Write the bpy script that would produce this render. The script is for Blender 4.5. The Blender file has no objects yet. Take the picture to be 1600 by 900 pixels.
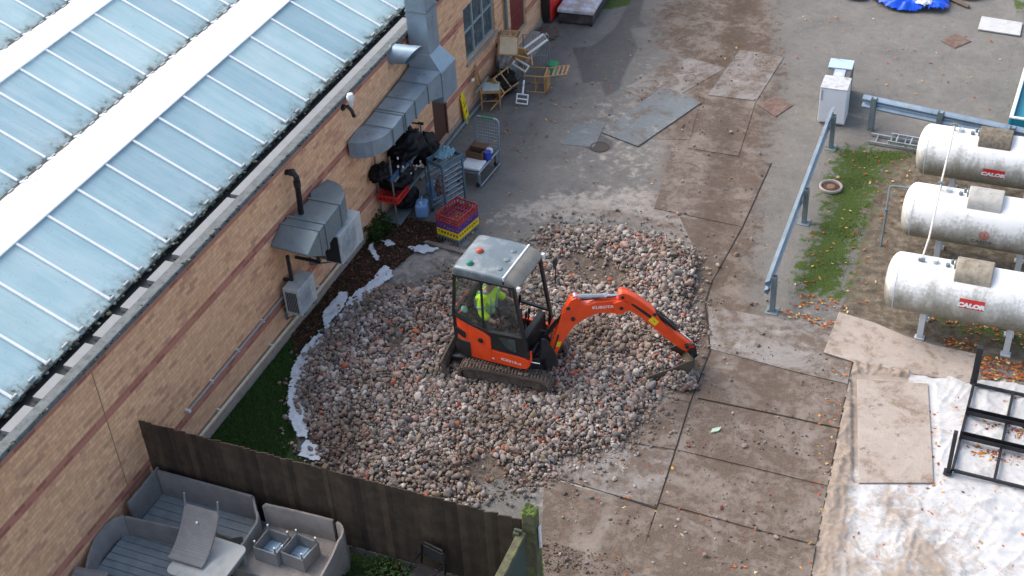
import bpy, bmesh, math, random
import numpy as np
from mathutils import Vector, Matrix, noise as mnoise
random.seed(7); rng = np.random.default_rng(11)
R = math.radians
SC = bpy.context.scene
COL = SC.collection

# ------------------------------------------------------------------ camera
FPX, PT, RL, AZ = 2144.37, R(37.462), R(-3.7705), R(24.017)
CAM = Vector((11.15, 0.0, 15.0))
_f = Vector((-math.sin(AZ)*math.cos(PT), math.cos(AZ)*math.cos(PT), -math.sin(PT)))
_x = Vector((math.cos(AZ), math.sin(AZ), 0)); _u = _x.cross(_f)
BX = math.cos(RL)*_x + math.sin(RL)*_u
BU = -math.sin(RL)*_x + math.cos(RL)*_u
BF = _f
cd = bpy.data.cameras.new('camera'); cam = bpy.data.objects.new('camera', cd); COL.objects.link(cam)
cam.matrix_world = Matrix(((BX.x, BU.x, -BF.x, CAM.x), (BX.y, BU.y, -BF.y, CAM.y), (BX.z, BU.z, -BF.z, CAM.z), (0, 0, 0, 1)))
cd.sensor_width = 36; cd.lens = 36*FPX/1600; cd.clip_end = 2000; SC.camera = cam

# ------------------------------------------------------------------ light
SUN_EL, SUN_AZ = R(44), R(172)        # direction TO the sun, measured from +X counter-clockwise
W = bpy.data.worlds.new('World'); SC.world = W; W.use_nodes = True
nt = W.node_tree; bg = nt.nodes['Background']; sky = nt.nodes.new('ShaderNodeTexSky')
sky.sky_type = 'NISHITA'; sky.sun_disc = False; sky.sun_elevation = SUN_EL; sky.sun_rotation = math.pi/2 - SUN_AZ
sky.air_density = 1.0; sky.dust_density = 3.5; sky.ozone_density = 1.0
hs = nt.nodes.new('ShaderNodeHueSaturation'); hs.inputs['Saturation'].default_value = .78; nt.links.new(sky.outputs[0], hs.inputs['Color']); nt.links.new(hs.outputs[0], bg.inputs[0]); bg.inputs[1].default_value = 0.15
sl = bpy.data.lights.new('sun', 'SUN'); sl.energy = 1.0; sl.angle = R(58); sl.color = (1.0, 0.93, 0.84)
so = bpy.data.objects.new('sun', sl); COL.objects.link(so)
sd = Vector((math.cos(SUN_EL)*math.cos(SUN_AZ), math.cos(SUN_EL)*math.sin(SUN_AZ), math.sin(SUN_EL)))
so.rotation_euler = sd.to_track_quat('Z', 'Y').to_euler(); so.location = (0, 0, 30)
SC.view_settings.view_transform = 'Standard'; SC.view_settings.look = 'None'; SC.view_settings.gamma = 1
SC.view_settings.exposure = 1.1
SC.cycles.max_bounces = 8; SC.cycles.transparent_max_bounces = 12

# ------------------------------------------------------------------ helpers
def G(px, py, z=0.0):
    """point of the level plane z seen at a place of the photograph (survey helper)"""
    r = (px-800)*BX - (py-450)*BU + FPX*BF
    return CAM + r*((z-CAM.z)/r.z)

def tag(o, label=None, cat=None, group=None, kind=None):
    if label: o['label'] = label
    if cat: o['category'] = cat
    if group: o['group'] = group
    if kind: o['kind'] = kind
    return o

def thing(name, label, cat, loc=(0, 0, 0), rz=0.0, group=None):
    o = bpy.data.objects.new(name, None); COL.objects.link(o); o.empty_display_size = .2
    o.location = loc; o.rotation_euler = (0, 0, rz)
    return tag(o, label, cat, group)

def wmat(o):
    m = Matrix.Identity(4)
    while o is not None:
        m = (Matrix.Translation(o.location) @ o.rotation_euler.to_matrix().to_4x4() @ Matrix.Diagonal((*o.scale, 1))) @ m
        o = o.parent
    return m

def at(p0, p1, up=(0, 0, 1)):
    z = (Vector(p1)-Vector(p0)).normalized(); u = Vector(up)
    if abs(z.dot(u)) > .99: u = Vector((1, 0, 0))
    x = u.cross(z).normalized(); y = z.cross(x)
    return Matrix(((x.x, y.x, z.x, p0[0]), (x.y, y.y, z.y, p0[1]), (x.z, y.z, z.z, p0[2]), (0, 0, 0, 1)))

class MB:
    def __init__(s, M=None): s.v = []; s.f = []; s.M = M; s.mi = []; s.cur = 0
    def add(s, vs, fs, M=None):
        b = len(s.v)
        for p in vs:
            p = Vector(p)
            if M is not None: p = M @ p
            if s.M is not None: p = s.M @ p
            s.v.append(p)
        for f in fs: s.f.append([b+i for i in f]); s.mi.append(s.cur)
        return s
    def box(s, c, d, M=None, rz=0.0):
        x, y, z = d[0]/2, d[1]/2, d[2]/2
        T = Matrix.Translation(c) @ Matrix.Rotation(rz, 4, 'Z')
        if M is not None: T = M @ T
        return s.add([(-x, -y, -z), (x, -y, -z), (x, y, -z), (-x, y, -z), (-x, -y, z), (x, -y, z), (x, y, z), (-x, y, z)],
                     [(0, 3, 2, 1), (4, 5, 6, 7), (0, 1, 5, 4), (1, 2, 6, 5), (2, 3, 7, 6), (3, 0, 4, 7)], T)
    def b2(s, lo, hi, M=None):
        return s.box([(a+b)/2 for a, b in zip(lo, hi)], [b-a for a, b in zip(lo, hi)], M)
    def bar(s, p0, p1, w, h, up=(0, 0, 1), ext=0.0):
        p0 = Vector(p0); p1 = Vector(p1); L = (p1-p0).length
        return s.box((0, 0, L/2), (w, h, L+2*ext), at(p0, p1, up))
    def cyl(s, p0, p1, r0, r1=None, n=16, caps=True):
        r1 = r0 if r1 is None else r1
        p0 = Vector(p0); p1 = Vector(p1); L = (p1-p0).length; T = at(p0, p1)
        vs = [(r0*math.cos(2*math.pi*i/n), r0*math.sin(2*math.pi*i/n), 0) for i in range(n)] + \
             [(r1*math.cos(2*math.pi*i/n), r1*math.sin(2*math.pi*i/n), L) for i in range(n)]
        fs = [(i, (i+1) % n, n+(i+1) % n, n+i) for i in range(n)]
        if caps: fs += [tuple(range(n))[::-1], tuple(range(n, 2*n))]
        return s.add(vs, fs, T)
    def lathe(s, prof, T=None, n=24):
        """prof: list (r, z) turned about z"""
        vs = []; fs = []
        for r, z in prof: vs += [(r*math.cos(2*math.pi*i/n), r*math.sin(2*math.pi*i/n), z) for i in range(n)]
        for k in range(len(prof)-1):
            for i in range(n): fs.append((k*n+i, k*n+(i+1) % n, (k+1)*n+(i+1) % n, (k+1)*n+i))
        fs.append(tuple(range(n))[::-1]); m = (len(prof)-1)*n; fs.append(tuple(range(m, m+n)))
        return s.add(vs, fs, T)
    def tube(s, pts, r, n=8, closed=False):
        pts = [Vector(p) for p in pts]; m = len(pts)
        if m == 2 and not closed: return s.cyl(pts[0], pts[1], r, n=n)
        rs = r if isinstance(r, (list, tuple)) else [r]*m
        vs = []; fs = []; x = None
        for k in range(m):
            a = pts[(k-1) % m] if (k > 0 or closed) else pts[k]; b = pts[(k+1) % m] if (k < m-1 or closed) else pts[k]
            t = (b-a).normalized()
            if x is None:
                u = Vector((0, 0, 1)) if abs(t.z) < .9 else Vector((1, 0, 0)); x = u.cross(t).normalized()
            else:
                x = (x - t*x.dot(t)).normalized()
            y = t.cross(x)
            vs += [pts[k] + rs[k]*(math.cos(2*math.pi*i/n)*x + math.sin(2*math.pi*i/n)*y) for i in range(n)]
        kk = m if closed else m-1
        for k in range(kk):
            for i in range(n):
                a = k*n+i; b = k*n+(i+1) % n; c = ((k+1) % m)*n
                fs.append((a, b, c+(i+1) % n, c+i))
        if not closed: fs += [tuple(range(n))[::-1], tuple(range((m-1)*n, m*n))]
        return s.add(vs, fs)
    def prism(s, poly, t0, t1, M=None):
        """2D polygon (a,b) in the local x,z plane pushed from y=t0 to y=t1"""
        n = len(poly)
        vs = [(a, t0, b) for a, b in poly] + [(a, t1, b) for a, b in poly]
        fs = [tuple(range(n)), tuple(range(n, 2*n))[::-1]] + [(i, n+i, n+(i+1) % n, (i+1) % n) for i in range(n)]
        return s.add(vs, fs, M)
    def slab(s, pts, th, M=None):
        """top outline (3D points) with thickness downwards"""
        n = len(pts); pts = [Vector(p) for p in pts]
        vs = pts + [p-Vector((0, 0, th)) for p in pts]
        fs = [tuple(range(n)), tuple(range(n, 2*n))[::-1]] + [(i, n+i, n+(i+1) % n, (i+1) % n) for i in range(n)]
        return s.add(vs, fs, M)
    def rings(s, rings, cap=True, closed=True):
        n = len(rings[0]); vs = [p for r in rings for p in r]; fs = []
        for k in range(len(rings)-1):
            for i in range(n if closed else n-1):
                fs.append((k*n+i, k*n+(i+1) % n, (k+1)*n+(i+1) % n, (k+1)*n+i))
        if cap: fs += [tuple(range(n))[::-1], tuple(range((len(rings)-1)*n, len(rings)*n))]
        return s.add(vs, fs)
    def build(s, name, mats, parent=None, world=False, bevel=0.0, smooth=False, seg=1, label=None, sub=0, angle=35):
        me = bpy.data.meshes.new(name)
        V = s.v
        if parent is not None and world:
            inv = wmat(parent).inverted(); V = [inv @ p for p in V]
        me.from_pydata([tuple(p) for p in V], [], s.f)
        if not isinstance(mats, (list, tuple)): mats = [mats]
        for m in mats: me.materials.append(m)
        if len(mats) > 1: me.polygons.foreach_set('material_index', s.mi)
        bm = bmesh.new(); bm.from_mesh(me)
        bmesh.ops.recalc_face_normals(bm, faces=bm.faces)
        if bevel > 0:
            es = [e for e in bm.edges if len(e.link_faces) == 2 and e.calc_face_angle(0) > R(30)]
            if es:
                try: bmesh.ops.bevel(bm, geom=es, offset=bevel, segments=seg, profile=.5, affect='EDGES', clamp_overlap=True)
                except Exception: pass
        bm.to_mesh(me); bm.free()
        if smooth:
            me.shade_smooth() if hasattr(me, 'shade_smooth') else None
            try: me.set_sharp_from_angle(angle=R(angle))
            except Exception: pass
        o = bpy.data.objects.new(name, me); COL.objects.link(o)
        if parent is not None: o.parent = parent
        if label: o['label'] = label
        if sub:
            md = o.modifiers.new('sub', 'SUBSURF'); md.levels = sub; md.render_levels = sub
        return o

def copy_tree(o, parent=None):
    c = o.copy(); COL.objects.link(c); c.parent = parent
    for ch in list(o.children): copy_tree(ch, c)
    return c

def text_mesh(s, size, bold=0.0, ext=0.002, spacing=1.0):
    """letters as a mesh: centred, in the x,y plane, returns (verts, faces)"""
    cu = bpy.data.curves.new('t', 'FONT'); cu.body = s; cu.size = size; cu.offset = bold; cu.extrude = ext
    cu.align_x = 'CENTER'; cu.align_y = 'CENTER'; cu.resolution_u = 3; cu.space_character = spacing
    ob = bpy.data.objects.new('t', cu); COL.objects.link(ob)
    dg = bpy.context.evaluated_depsgraph_get(); dg.update()
    me = bpy.data.meshes.new_from_object(ob.evaluated_get(dg))
    vs = [v.co.copy() for v in me.vertices]; fs = [tuple(p.vertices) for p in me.polygons]
    bpy.data.objects.remove(ob); bpy.data.curves.remove(cu); bpy.data.meshes.remove(me)
    return vs, fs

# ------------------------------------------------------------------ materials
def newmat(name):
    m = bpy.data.materials.new(name); m.use_nodes = True
    return m, m.node_tree, m.node_tree.nodes['Principled BSDF']
def NN(nt, t, **k):
    n = nt.nodes.new(t)
    for a, b in k.items():
        if a.startswith('i_'):
            key = a[2:]; n.inputs[int(key) if key.isdigit() else key].default_value = b
        else: setattr(n, a, b)
    return n
def c4(c): return (c[0], c[1], c[2], 1)
def noisen(nt, vec, scale, detail=4, rough=.55, dist=0.0):
    n = NN(nt, 'ShaderNodeTexNoise', i_Scale=scale, i_Detail=detail, i_Roughness=rough, i_Distortion=dist)
    nt.links.new(vec, n.inputs['Vector']); return n.outputs['Fac']
def ramp(nt, fac, stops, interp='LINEAR'):
    r = NN(nt, 'ShaderNodeValToRGB'); r.color_ramp.interpolation = interp
    el = r.color_ramp.elements
    while len(el) < len(stops): el.new(.5)
    for e, (p, c) in zip(el, stops): e.position = p; e.color = c4(c) if not isinstance(c, (int, float)) else (c, c, c, 1)
    nt.links.new(fac, r.inputs[0]); return r.outputs[0]
def mixc(nt, fac, a, b, mode='MIX'):
    n = NN(nt, 'ShaderNodeMix', data_type='RGBA', blend_type=mode)
    for s, v in ((n.inputs[0], fac), (n.inputs[6], a), (n.inputs[7], b)):
        if hasattr(v, 'is_output'): nt.links.new(v, s)
        elif isinstance(v, (int, float)): s.default_value = v
        else: s.default_value = c4(v)
    return n.outputs[2]
def mth(nt, op, a, b=0.0, clamp=False):
    n = NN(nt, 'ShaderNodeMath', operation=op, use_clamp=clamp)
    for s, v in ((n.inputs[0], a), (n.inputs[1], b)):
        if hasattr(v, 'is_output'): nt.links.new(v, s)
        else: s.default_value = v
    return n.outputs[0]
def bumpn(nt, p, h, strength=.3, dist=.01):
    b = NN(nt, 'ShaderNodeBump', i_Strength=strength, i_Distance=dist)
    nt.links.new(h, b.inputs['Height']); nt.links.new(b.outputs[0], p.inputs['Normal']); return b

def pm(name, col, rough=.6, metal=0.0, var=.18, scale=6.0, bump=.15, dirt=None, dirt_amt=.45, dirt_scale=3.0, fine=60.0, spec=.4, coat=0.0):
    """paint/metal/plastic with uneven tone, fine grain and blotches of dirt"""
    m, nt, p = newmat(name)
    tc = NN(nt, 'ShaderNodeTexCoord').outputs['Object']
    n1 = noisen(nt, tc, scale, 5); n2 = noisen(nt, tc, fine, 3)
    lo = [c*(1-var) for c in col]; hi = [min(1, c*(1+var)) for c in col]
    c = ramp(nt, n1, [(.3, lo), (.7, hi)])
    c = mixc(nt, .25, c, ramp(nt, n2, [(.35, [x*.75 for x in col]), (.65, [min(1, x*1.2) for x in col])]))
    rg = ramp(nt, n1, [(.3, max(0, rough-.1)), (.7, min(1, rough+.1))])
    if dirt is not None:
        d = noisen(nt, tc, dirt_scale, 8, .65)
        dm = ramp(nt, d, [(1-dirt_amt-.1, 0), (1-dirt_amt+.14, 1)])
        c = mixc(nt, dm, c, dirt); rg = mixc(nt, dm, rg, (.85, .85, .85))
    nt.links.new(c, p.inputs['Base Color']); nt.links.new(rg, p.inputs['Roughness'])
    p.inputs['Metallic'].default_value = metal; p.inputs['Specular IOR Level'].default_value = spec
    if coat: p.inputs['Coat Weight'].default_value = coat; p.inputs['Coat Roughness'].default_value = .15
    if bump: bumpn(nt, p, n2, bump, .004)
    return m

def glassm(name, tint=(.55, .62, .6), refl=.12, dirt=.08):
    m, nt, p = newmat(name); nt.nodes.remove(p)
    out = nt.nodes['Material Output']
    tr = NN(nt, 'ShaderNodeBsdfTransparent'); tr.inputs[0].default_value = c4(tint)
    gl = NN(nt, 'ShaderNodeBsdfGlossy'); gl.inputs['Roughness'].default_value = .06
    df = NN(nt, 'ShaderNodeBsdfDiffuse'); df.inputs[0].default_value = (.35, .33, .3, 1)
    tc = NN(nt, 'ShaderNodeTexCoord').outputs['Object']
    fr = NN(nt, 'ShaderNodeFresnel', i_IOR=1.5)
    fa = mth(nt, 'MULTIPLY', fr.outputs[0], .22+refl)
    m1 = NN(nt, 'ShaderNodeMixShader'); nt.links.new(fa, m1.inputs[0]); nt.links.new(tr.outputs[0], m1.inputs[1]); nt.links.new(gl.outputs[0], m1.inputs[2])
    dn = ramp(nt, noisen(nt, tc, 5, 6), [(.4, dirt*.3), (.75, dirt*2)])
    m2 = NN(nt, 'ShaderNodeMixShader'); nt.links.new(dn, m2.inputs[0]); nt.links.new(m1.outputs[0], m2.inputs[1]); nt.links.new(df.outputs[0], m2.inputs[2])
    nt.links.new(m2.outputs[0], out.inputs[0]); return m

MUD = (.13, .095, .068)
M_galv = pm('galvanised', (.27, .35, .42), .36, .45, .16, 4, .1, (.22, .24, .22), .33, 5)
M_galv_dull = pm('galvanised_dull', (.19, .24, .265), .5, .3, .2, 4, .12, (.16, .17, .13), .42, 4)
M_grey = pm('grey_paint', (.3, .32, .33), .5)
M_white = pm('white_plastic', (.72, .74, .75), .4, dirt=(.38, .37, .33), dirt_amt=.32, dirt_scale=6)
M_black = pm('black_plastic', (.02, .021, .023), .42, var=.3)
M_blackgloss = pm('black_gloss', (.012, .012, .014), .22)
M_blacksteel = pm('black_steel', (.022, .023, .027), .45, .1, .35, 8, .2, (.09, .08, .07), .3, 9)
M_orange = pm('orange_red_paint', (.86, .075, .014), .36, 0, .10, 5, .05, (.30, .13, .08), .30, 8, coat=.2)
M_rubber = pm('muddy_track', (.085, .065, .05), .85, 0, .35, 9, .6, (.15, .115, .09), .55, 7, 40)
M_wood = pm('wood', (.42, .24, .10), .5, 0, .25, 9, .15, (.25, .15, .08), .3, 8)
M_wood_old = pm('wood_old', (.12, .09, .065), .85, 0, .35, 7, .4, (.10, .11, .06), .4, 6)
M_chrome = pm('chrome', (.75, .76, .78), .14, 1, .05, 6, 0)
M_alu = pm('aluminium', (.6, .62, .64), .32, .85, .1, 8, .08)
M_skin = pm('skin', (.42, .25, .18), .5, var=.06)
M_hivis = pm('hivis', (.60, 1.0, .02), .7, var=.06, scale=14)
M_tape = pm('reflective_tape', (.35, .55, .58), .35, .3, .1)
M_dark = pm('dark_cloth', (.018, .02, .024), .9)
M_blue = pm('blue_plastic', (.22, .42, .70), .35, var=.12)
M_red = pm('red_plastic', (.55, .03, .025), .45)
M_yellow = pm('yellow_plastic', (.85, .62, .02), .45)
M_glass = glassm('cab_glass', (.93, .955, .95), .0, .015)

def lane_ruts(nt, geo):
    """two dark wheel tracks pressed along the lane, from the measured line of the photograph"""
    a, b = G(1088, 560), G(1160, 60); d = Vector((b.x-a.x, b.y-a.y)).normalized(); n = Vector((d.y, -d.x))
    sx = NN(nt, 'ShaderNodeSeparateXYZ'); nt.links.new(geo, sx.inputs[0])
    wob = mth(nt, 'MULTIPLY', mth(nt, 'SUBTRACT', noisen(nt, geo, .5, 3), .5), .9)
    dist = mth(nt, 'ADD', mth(nt, 'SUBTRACT', mth(nt, 'ADD', mth(nt, 'MULTIPLY', sx.outputs[0], n.x), mth(nt, 'MULTIPLY', sx.outputs[1], n.y)), a.x*n.x+a.y*n.y), wob)
    out = None
    for off in (-.05, .98):
        r = ramp(nt, mth(nt, 'ABSOLUTE', mth(nt, 'SUBTRACT', dist, off)), [(.16, 1), (.42, 0)])
        out = r if out is None else mth(nt, 'MAXIMUM', out, r)
    rag = ramp(nt, noisen(nt, geo, 4, 8, .75), [(.38, .15), (.56, 1)])
    far = ramp(nt, mth(nt, 'MULTIPLY', sx.outputs[1], .02), [(.31, 0), (.345, 1)])
    return mth(nt, 'MULTIPLY', mth(nt, 'MULTIPLY', out, rag), far)
def lane_mud(nt, v):
    """colour of the mud smeared over the lane: same world pattern on the ground and on the mats"""
    n1 = noisen(nt, v, 1.3, 8, .7, .6); n2 = noisen(nt, v, 7, 8, .7); n3 = noisen(nt, v, 45, 4)
    c = ramp(nt, n2, [(.3, (.16, .130, .107)), (.7, (.31, .265, .225))])
    c = mixc(nt, ramp(nt, mth(nt, 'ADD', n1, mth(nt, 'MULTIPLY', mth(nt, 'SUBTRACT', n2, .5), .8)), [(.35, 0), (.55, .92)]), c, mixc(nt, 1.0, (.100, .070, .051), ramp(nt, n3, [(.3, .65), (.7, 1.5)]), 'MULTIPLY'))
    c = mixc(nt, ramp(nt, noisen(nt, v, 3.2, 6, .75), [(.60, 0), (.70, .75)]), c, (.075, .055, .042))
    c = mixc(nt, ramp(nt, noisen(nt, v, 2.3, 8, .8, .3), [(.56, 0), (.66, .4)]), c, (.34, .295, .255))
    return mixc(nt, mth(nt, 'MULTIPLY', lane_ruts(nt, v), .88), c, (.085, .060, .043)), n2, n3
# ------------------------------------------------------------------ ground
def gp(pts): return np.array([[*G(*p)[:2]] for p in pts])
def sdf(X, Y, poly):
    """signed distance, positive inside"""
    d = np.full(X.shape, 1e9); ins = np.zeros(X.shape, bool); n = len(poly)
    for i in range(n):
        ax, ay = poly[i]; bx, by = poly[(i+1) % n]
        ex, ey = bx-ax, by-ay; wx, wy = X-ax, Y-ay
        t = np.clip((wx*ex+wy*ey)/(ex*ex+ey*ey+1e-12), 0, 1)
        d = np.minimum(d, (wx-ex*t)**2+(wy-ey*t)**2)
        c = ((ay > Y) != (by > Y)) & (X < (bx-ax)*(Y-ay)/(by-ay+1e-12)+ax)
        ins ^= c
    d = np.sqrt(d); return np.where(ins, d, -d)
def soft(X, Y, pts, w, val=1.0, px=True):
    s = sdf(X, Y, gp(pts) if px else np.array(pts)); return val*np.clip(.5+s/(2*w), 0, 1)

xs = np.concatenate([np.linspace(-40, -1.2, 8), np.arange(-1, 14, .06), np.linspace(14.2, 80, 14)])
ys = np.concatenate([np.linspace(-30, 7.8, 8), np.arange(8, 34, .07), np.linspace(34.5, 110, 14)])
GX, GY = np.meshgrid(xs, ys)
A = {}
mud = soft(GX, GY, [(1060, -60), (1200, -60), (1228, 120), (1195, 300), (1180, 470), (1235, 520), (1335, 575), (1300, 750), (1262, 960), (840, 960), (822, 830), (905, 800), (1010, 700), (1085, 600), (1100, 470), (1085, 350), (1022, 330), (1040, 235), (1000, 150), (1080, 60)], .6, .85)
mud = np.maximum(mud, soft(GX, GY, [(1140, -60), (1185, -60), (1212, 90), (1190, 200), (1160, 330), (1150, 470), (1090, 620), (1010, 900), (940, 900), (1030, 650), (1100, 470), (1110, 330), (1120, 200)], .3, .95))
mud = np.maximum(mud, soft(GX, GY, [(1010, 10), (1100, -20), (1130, 60), (1080, 110), (1020, 80)], .5, .7))
mud = np.maximum(mud, soft(GX, GY, [(860, 330), (940, 340), (1050, 370), (1090, 400), (1075, 345), (960, 325)], .25, .6))
mud = np.maximum(mud, soft(GX, GY, [(840, 830), (900, 850), (1000, 790), (1260, 700), (1255, 960), (830, 960)], .4, .95))
dust = soft(GX, GY, [(840, 760), (880, 720), (1010, 690), (1090, 560), (1090, 470), (1190, 480), (1310, 500), (1332, 566), (1310, 700), (1270, 900), (1240, 900), (1180, 700), (1090, 640), (1010, 800), (880, 790)], .5, .7)
dust = np.maximum(dust, soft(GX, GY, [(560, 450), (590, 395), (660, 378), (720, 380), (760, 345), (860, 350), (980, 345), (1090, 400), (1120, 300), (1000, 290), (860, 300), (770, 330), (700, 420), (640, 440)], .35, .8))
dust = np.maximum(dust, soft(GX, GY, [(900, 180), (1020, 90), (1220, 70), (1225, 250), (1100, 330), (960, 290), (880, 260)], .8, .45))
dust = np.maximum(dust, soft(GX, GY, [(840, 700), (900, 700), (960, 760), (900, 800), (840, 800)], .4, .9))
wet = soft(GX, GY, [(893, 75), (925, 72), (960, 45), (985, 0), (1008, -10), (1000, 30), (1012, 42), (985, 45), (997, 75), (978, 110), (968, 140), (945, 152), (938, 128), (910, 130), (903, 100)], .10, 1.0)
wet = np.maximum(wet, soft(GX, GY, [(905, 215), (930, 205), (962, 220), (960, 235), (935, 242), (912, 232)], .10, .8))
wet = np.maximum(wet, soft(GX, GY, [(700, 230), (760, 170), (870, 190), (900, 240), (830, 300), (760, 310)], .7, .43))  # broad patch, only sets the tarmac darker beside the wall
wet = np.maximum(wet, soft(GX, GY, [(690, 290), (720, 200), (800, 40), (900, 10), (960, 30), (900, 200), (860, 330), (770, 370)], .9, .47))  # widest band, tarmac made darker towards the wall
moss = soft(GX, GY, [(1300, 232), (1345, 225), (1435, 240), (1395, 262), (1372, 300), (1355, 350), (1338, 400), (1325, 465), (1255, 470), (1235, 440), (1262, 370), (1282, 330), (1288, 290)], .45, .95)
moss = np.maximum(moss, soft(GX, GY, [(1220, 420), (1250, 380), (1262, 440), (1230, 470)], .2, .4))
moss = np.maximum(moss, soft(GX, GY, [(1400, 470), (1470, 520), (1640, 570), (1640, 520), (1500, 490)], .3, .62))
moss = np.maximum(moss, soft(GX, GY, [(935, 15), (960, -20), (1000, -20), (985, 8), (955, 14)], .1, 1.0))
moss = np.maximum(moss, soft(GX, GY, [(1580, 0), (1620, 0), (1620, 60), (1600, 30)], .2, .8))
soil = soft(GX, GY, [(1385, 235), (1700, 250), (1700, 620), (1540, 560), (1310, 490), (1330, 440), (1345, 380), (1365, 300)], .18, 1.0)
litter = soft(GX, GY, [(505, 470), (520, 440), (570, 375), (600, 340), (700, 365), (690, 378), (640, 392), (600, 430), (540, 470), (510, 505), (480, 530), (470, 520)], .12, 1.0)
lawn = soft(GX, GY, [(0, 900), (0, 1000), (900, 1000), (840, 830), (470, 715), (455, 640), (462, 560), (520, 500), (500, 470), (330, 660)], .08, 1.0)
yard = soft(GX, GY, [(0, 12.9), (0, 8), (6, 8), (6, 11.4), (1.6, 11.4)], .1, 1.0, False)
for nme, a in dict(mud=mud, dust=dust, wet=wet, moss=moss, soil=soil, litter=litter, lawn=np.maximum(lawn, yard)).items(): A[nme] = a
GZ = np.zeros_like(GX)
nx, ny = len(xs), len(ys)
verts = np.stack([GX.ravel(), GY.ravel(), GZ.ravel()], 1)
idx = np.arange(nx*ny).reshape(ny, nx)
quads = np.stack([idx[:-1, :-1], idx[:-1, 1:], idx[1:, 1:], idx[1:, :-1]], -1).reshape(-1, 4)
def np_mesh(name, V, Fq, mats, k=4, smooth=False):
    me = bpy.data.meshes.new(name); me.vertices.add(len(V)); me.vertices.foreach_set('co', np.asarray(V, np.float32).ravel())
    n = len(Fq); me.loops.add(n*k); me.loops.foreach_set('vertex_index', np.asarray(Fq, np.int32).ravel())
    me.polygons.add(n); me.polygons.foreach_set('loop_start', np.arange(0, n*k, k, dtype=np.int32))
    for m in (mats if isinstance(mats, (list, tuple)) else [mats]): me.materials.append(m)
    me.update(calc_edges=True); me.validate()
    if smooth: me.shade_smooth()
    o = bpy.data.objects.new(name, me); COL.objects.link(o); return o

mg, nt, p = newmat('yard_ground')
geo = NN(nt, 'ShaderNodeNewGeometry').outputs['Position']
def attr(nm): return NN(nt, 'ShaderNodeAttribute', attribute_name=nm).outputs['Fac']
nA = noisen(nt, geo, .9, 8, .62, .4); nB = noisen(nt, geo, 5, 8, .68, .3); nC = noisen(nt, geo, 38, 4, .6); nD = noisen(nt, geo, 140, 2)
def brk(fac, amp, lo=.42, hi=.58, src=None):
    """ragged edge: noise shifts the mask before it is cut"""
    v = mth(nt, 'ADD', fac, mth(nt, 'MULTIPLY', mth(nt, 'SUBTRACT', src if src is not None else nB, .5), amp))
    return ramp(nt, v, [(lo, 0), (hi, 1)])
base = ramp(nt, nA, [(.32, (.092, .086, .079)), (.5, (.155, .142, .126)), (.68, (.232, .21, .182))])
base = mixc(nt, .45, base, ramp(nt, nB, [(.3, (.10, .097, .092)), (.7, (.26, .245, .22))]))
base = mixc(nt, .3, base, ramp(nt, nD, [(.3, (.07, .07, .07)), (.7, (.34, .33, .3))]))
dm = brk(attr('dust'), 2.4, .38, .80)
c = mixc(nt, dm, base, ramp(nt, nB, [(.3, (.24, .21, .18)), (.7, (.40, .365, .325))]))
mm = brk(attr('mud'), 1.6, .34, .66)
c = mixc(nt, mm, c, lane_mud(nt, geo)[0])
mspot = mth(nt, 'MULTIPLY', ramp(nt, noisen(nt, geo, 2.6, 6, .7), [(.55, 0), (.66, 1)]), attr('mud'))
c = mixc(nt, mspot, c, (.085, .062, .045))
so_ = brk(attr('soil'), .9)
c = mixc(nt, so_, c, ramp(nt, nB, [(.3, (.06, .047, .033)), (.5, (.13, .105, .075)), (.7, (.27, .23, .18))]))
wm = brk(attr('wet'), 1.0, .40, .66)
c = mixc(nt, mth(nt, 'MULTIPLY', wm, .62), c, (.040, .040, .043))
ms = brk(attr('moss'), 2.0, .44, .68)
c = mixc(nt, ms, c, ramp(nt, nC, [(.3, (.03, .045, .012)), (.55, (.065, .105, .018)), (.75, (.12, .17, .03))]))
lm = brk(attr('litter'), .9)
c = mixc(nt, lm, c, ramp(nt, nC, [(.3, (.02, .013, .009)), (.6, (.06, .038, .025)), (.8, (.13, .075, .045))]))
gm = brk(attr('lawn'), .3)
c = mixc(nt, gm, c, ramp(nt, nC, [(.3, (.022, .045, .012)), (.7, (.05, .085, .02))]))
# crumbs and chips lying about
vor = NN(nt, 'ShaderNodeTexVoronoi', i_Scale=9.0); nt.links.new(geo, vor.inputs['Vector'])
crumb = mth(nt, 'MULTIPLY', ramp(nt, vor.outputs['Distance'], [(.10, 1), (.16, 0)]), ramp(nt, NN(nt, 'ShaderNodeSeparateColor').outputs[0], [(0, 0), (1, 1)]))
sep = NN(nt, 'ShaderNodeSeparateColor'); nt.links.new(vor.outputs['Color'], sep.inputs[0])
crumb = mth(nt, 'MULTIPLY', ramp(nt, vor.outputs['Distance'], [(.09, 1), (.17, 0)]), ramp(nt, sep.outputs[0], [(.72, 0), (.74, 1)]))
c = mixc(nt, mth(nt, 'MULTIPLY', crumb, .8), c, mixc(nt, ramp(nt, sep.outputs[1], [(.5, 0), (.52, 1)]), (.06, .045, .035), (.36, .33, .29)))
nt.links.new(c, p.inputs['Base Color'])
rg = mixc(nt, wm, (.88, .88, .88), (.42, .42, .42)); nt.links.new(rg, p.inputs['Roughness']); p.inputs['Specular IOR Level'].default_value = .3
hsum = mth(nt, 'ADD', mth(nt, 'MULTIPLY', nB, 1.0), mth(nt, 'MULTIPLY', nC, .6)); hsum = mth(nt, 'ADD', hsum, mth(nt, 'MULTIPLY', crumb, .35))
bumpn(nt, p, hsum, .8, .035)
ground = np_mesh('ground', verts, quads, mg, smooth=True)
for k, a in A.items():
    at_ = ground.data.attributes.new(k, 'FLOAT', 'POINT'); at_.data.foreach_set('value', a.ravel().astype(np.float32))
tag(ground, 'muddy concrete and tarmac yard with moss and bare soil patches', kind='structure')

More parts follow.
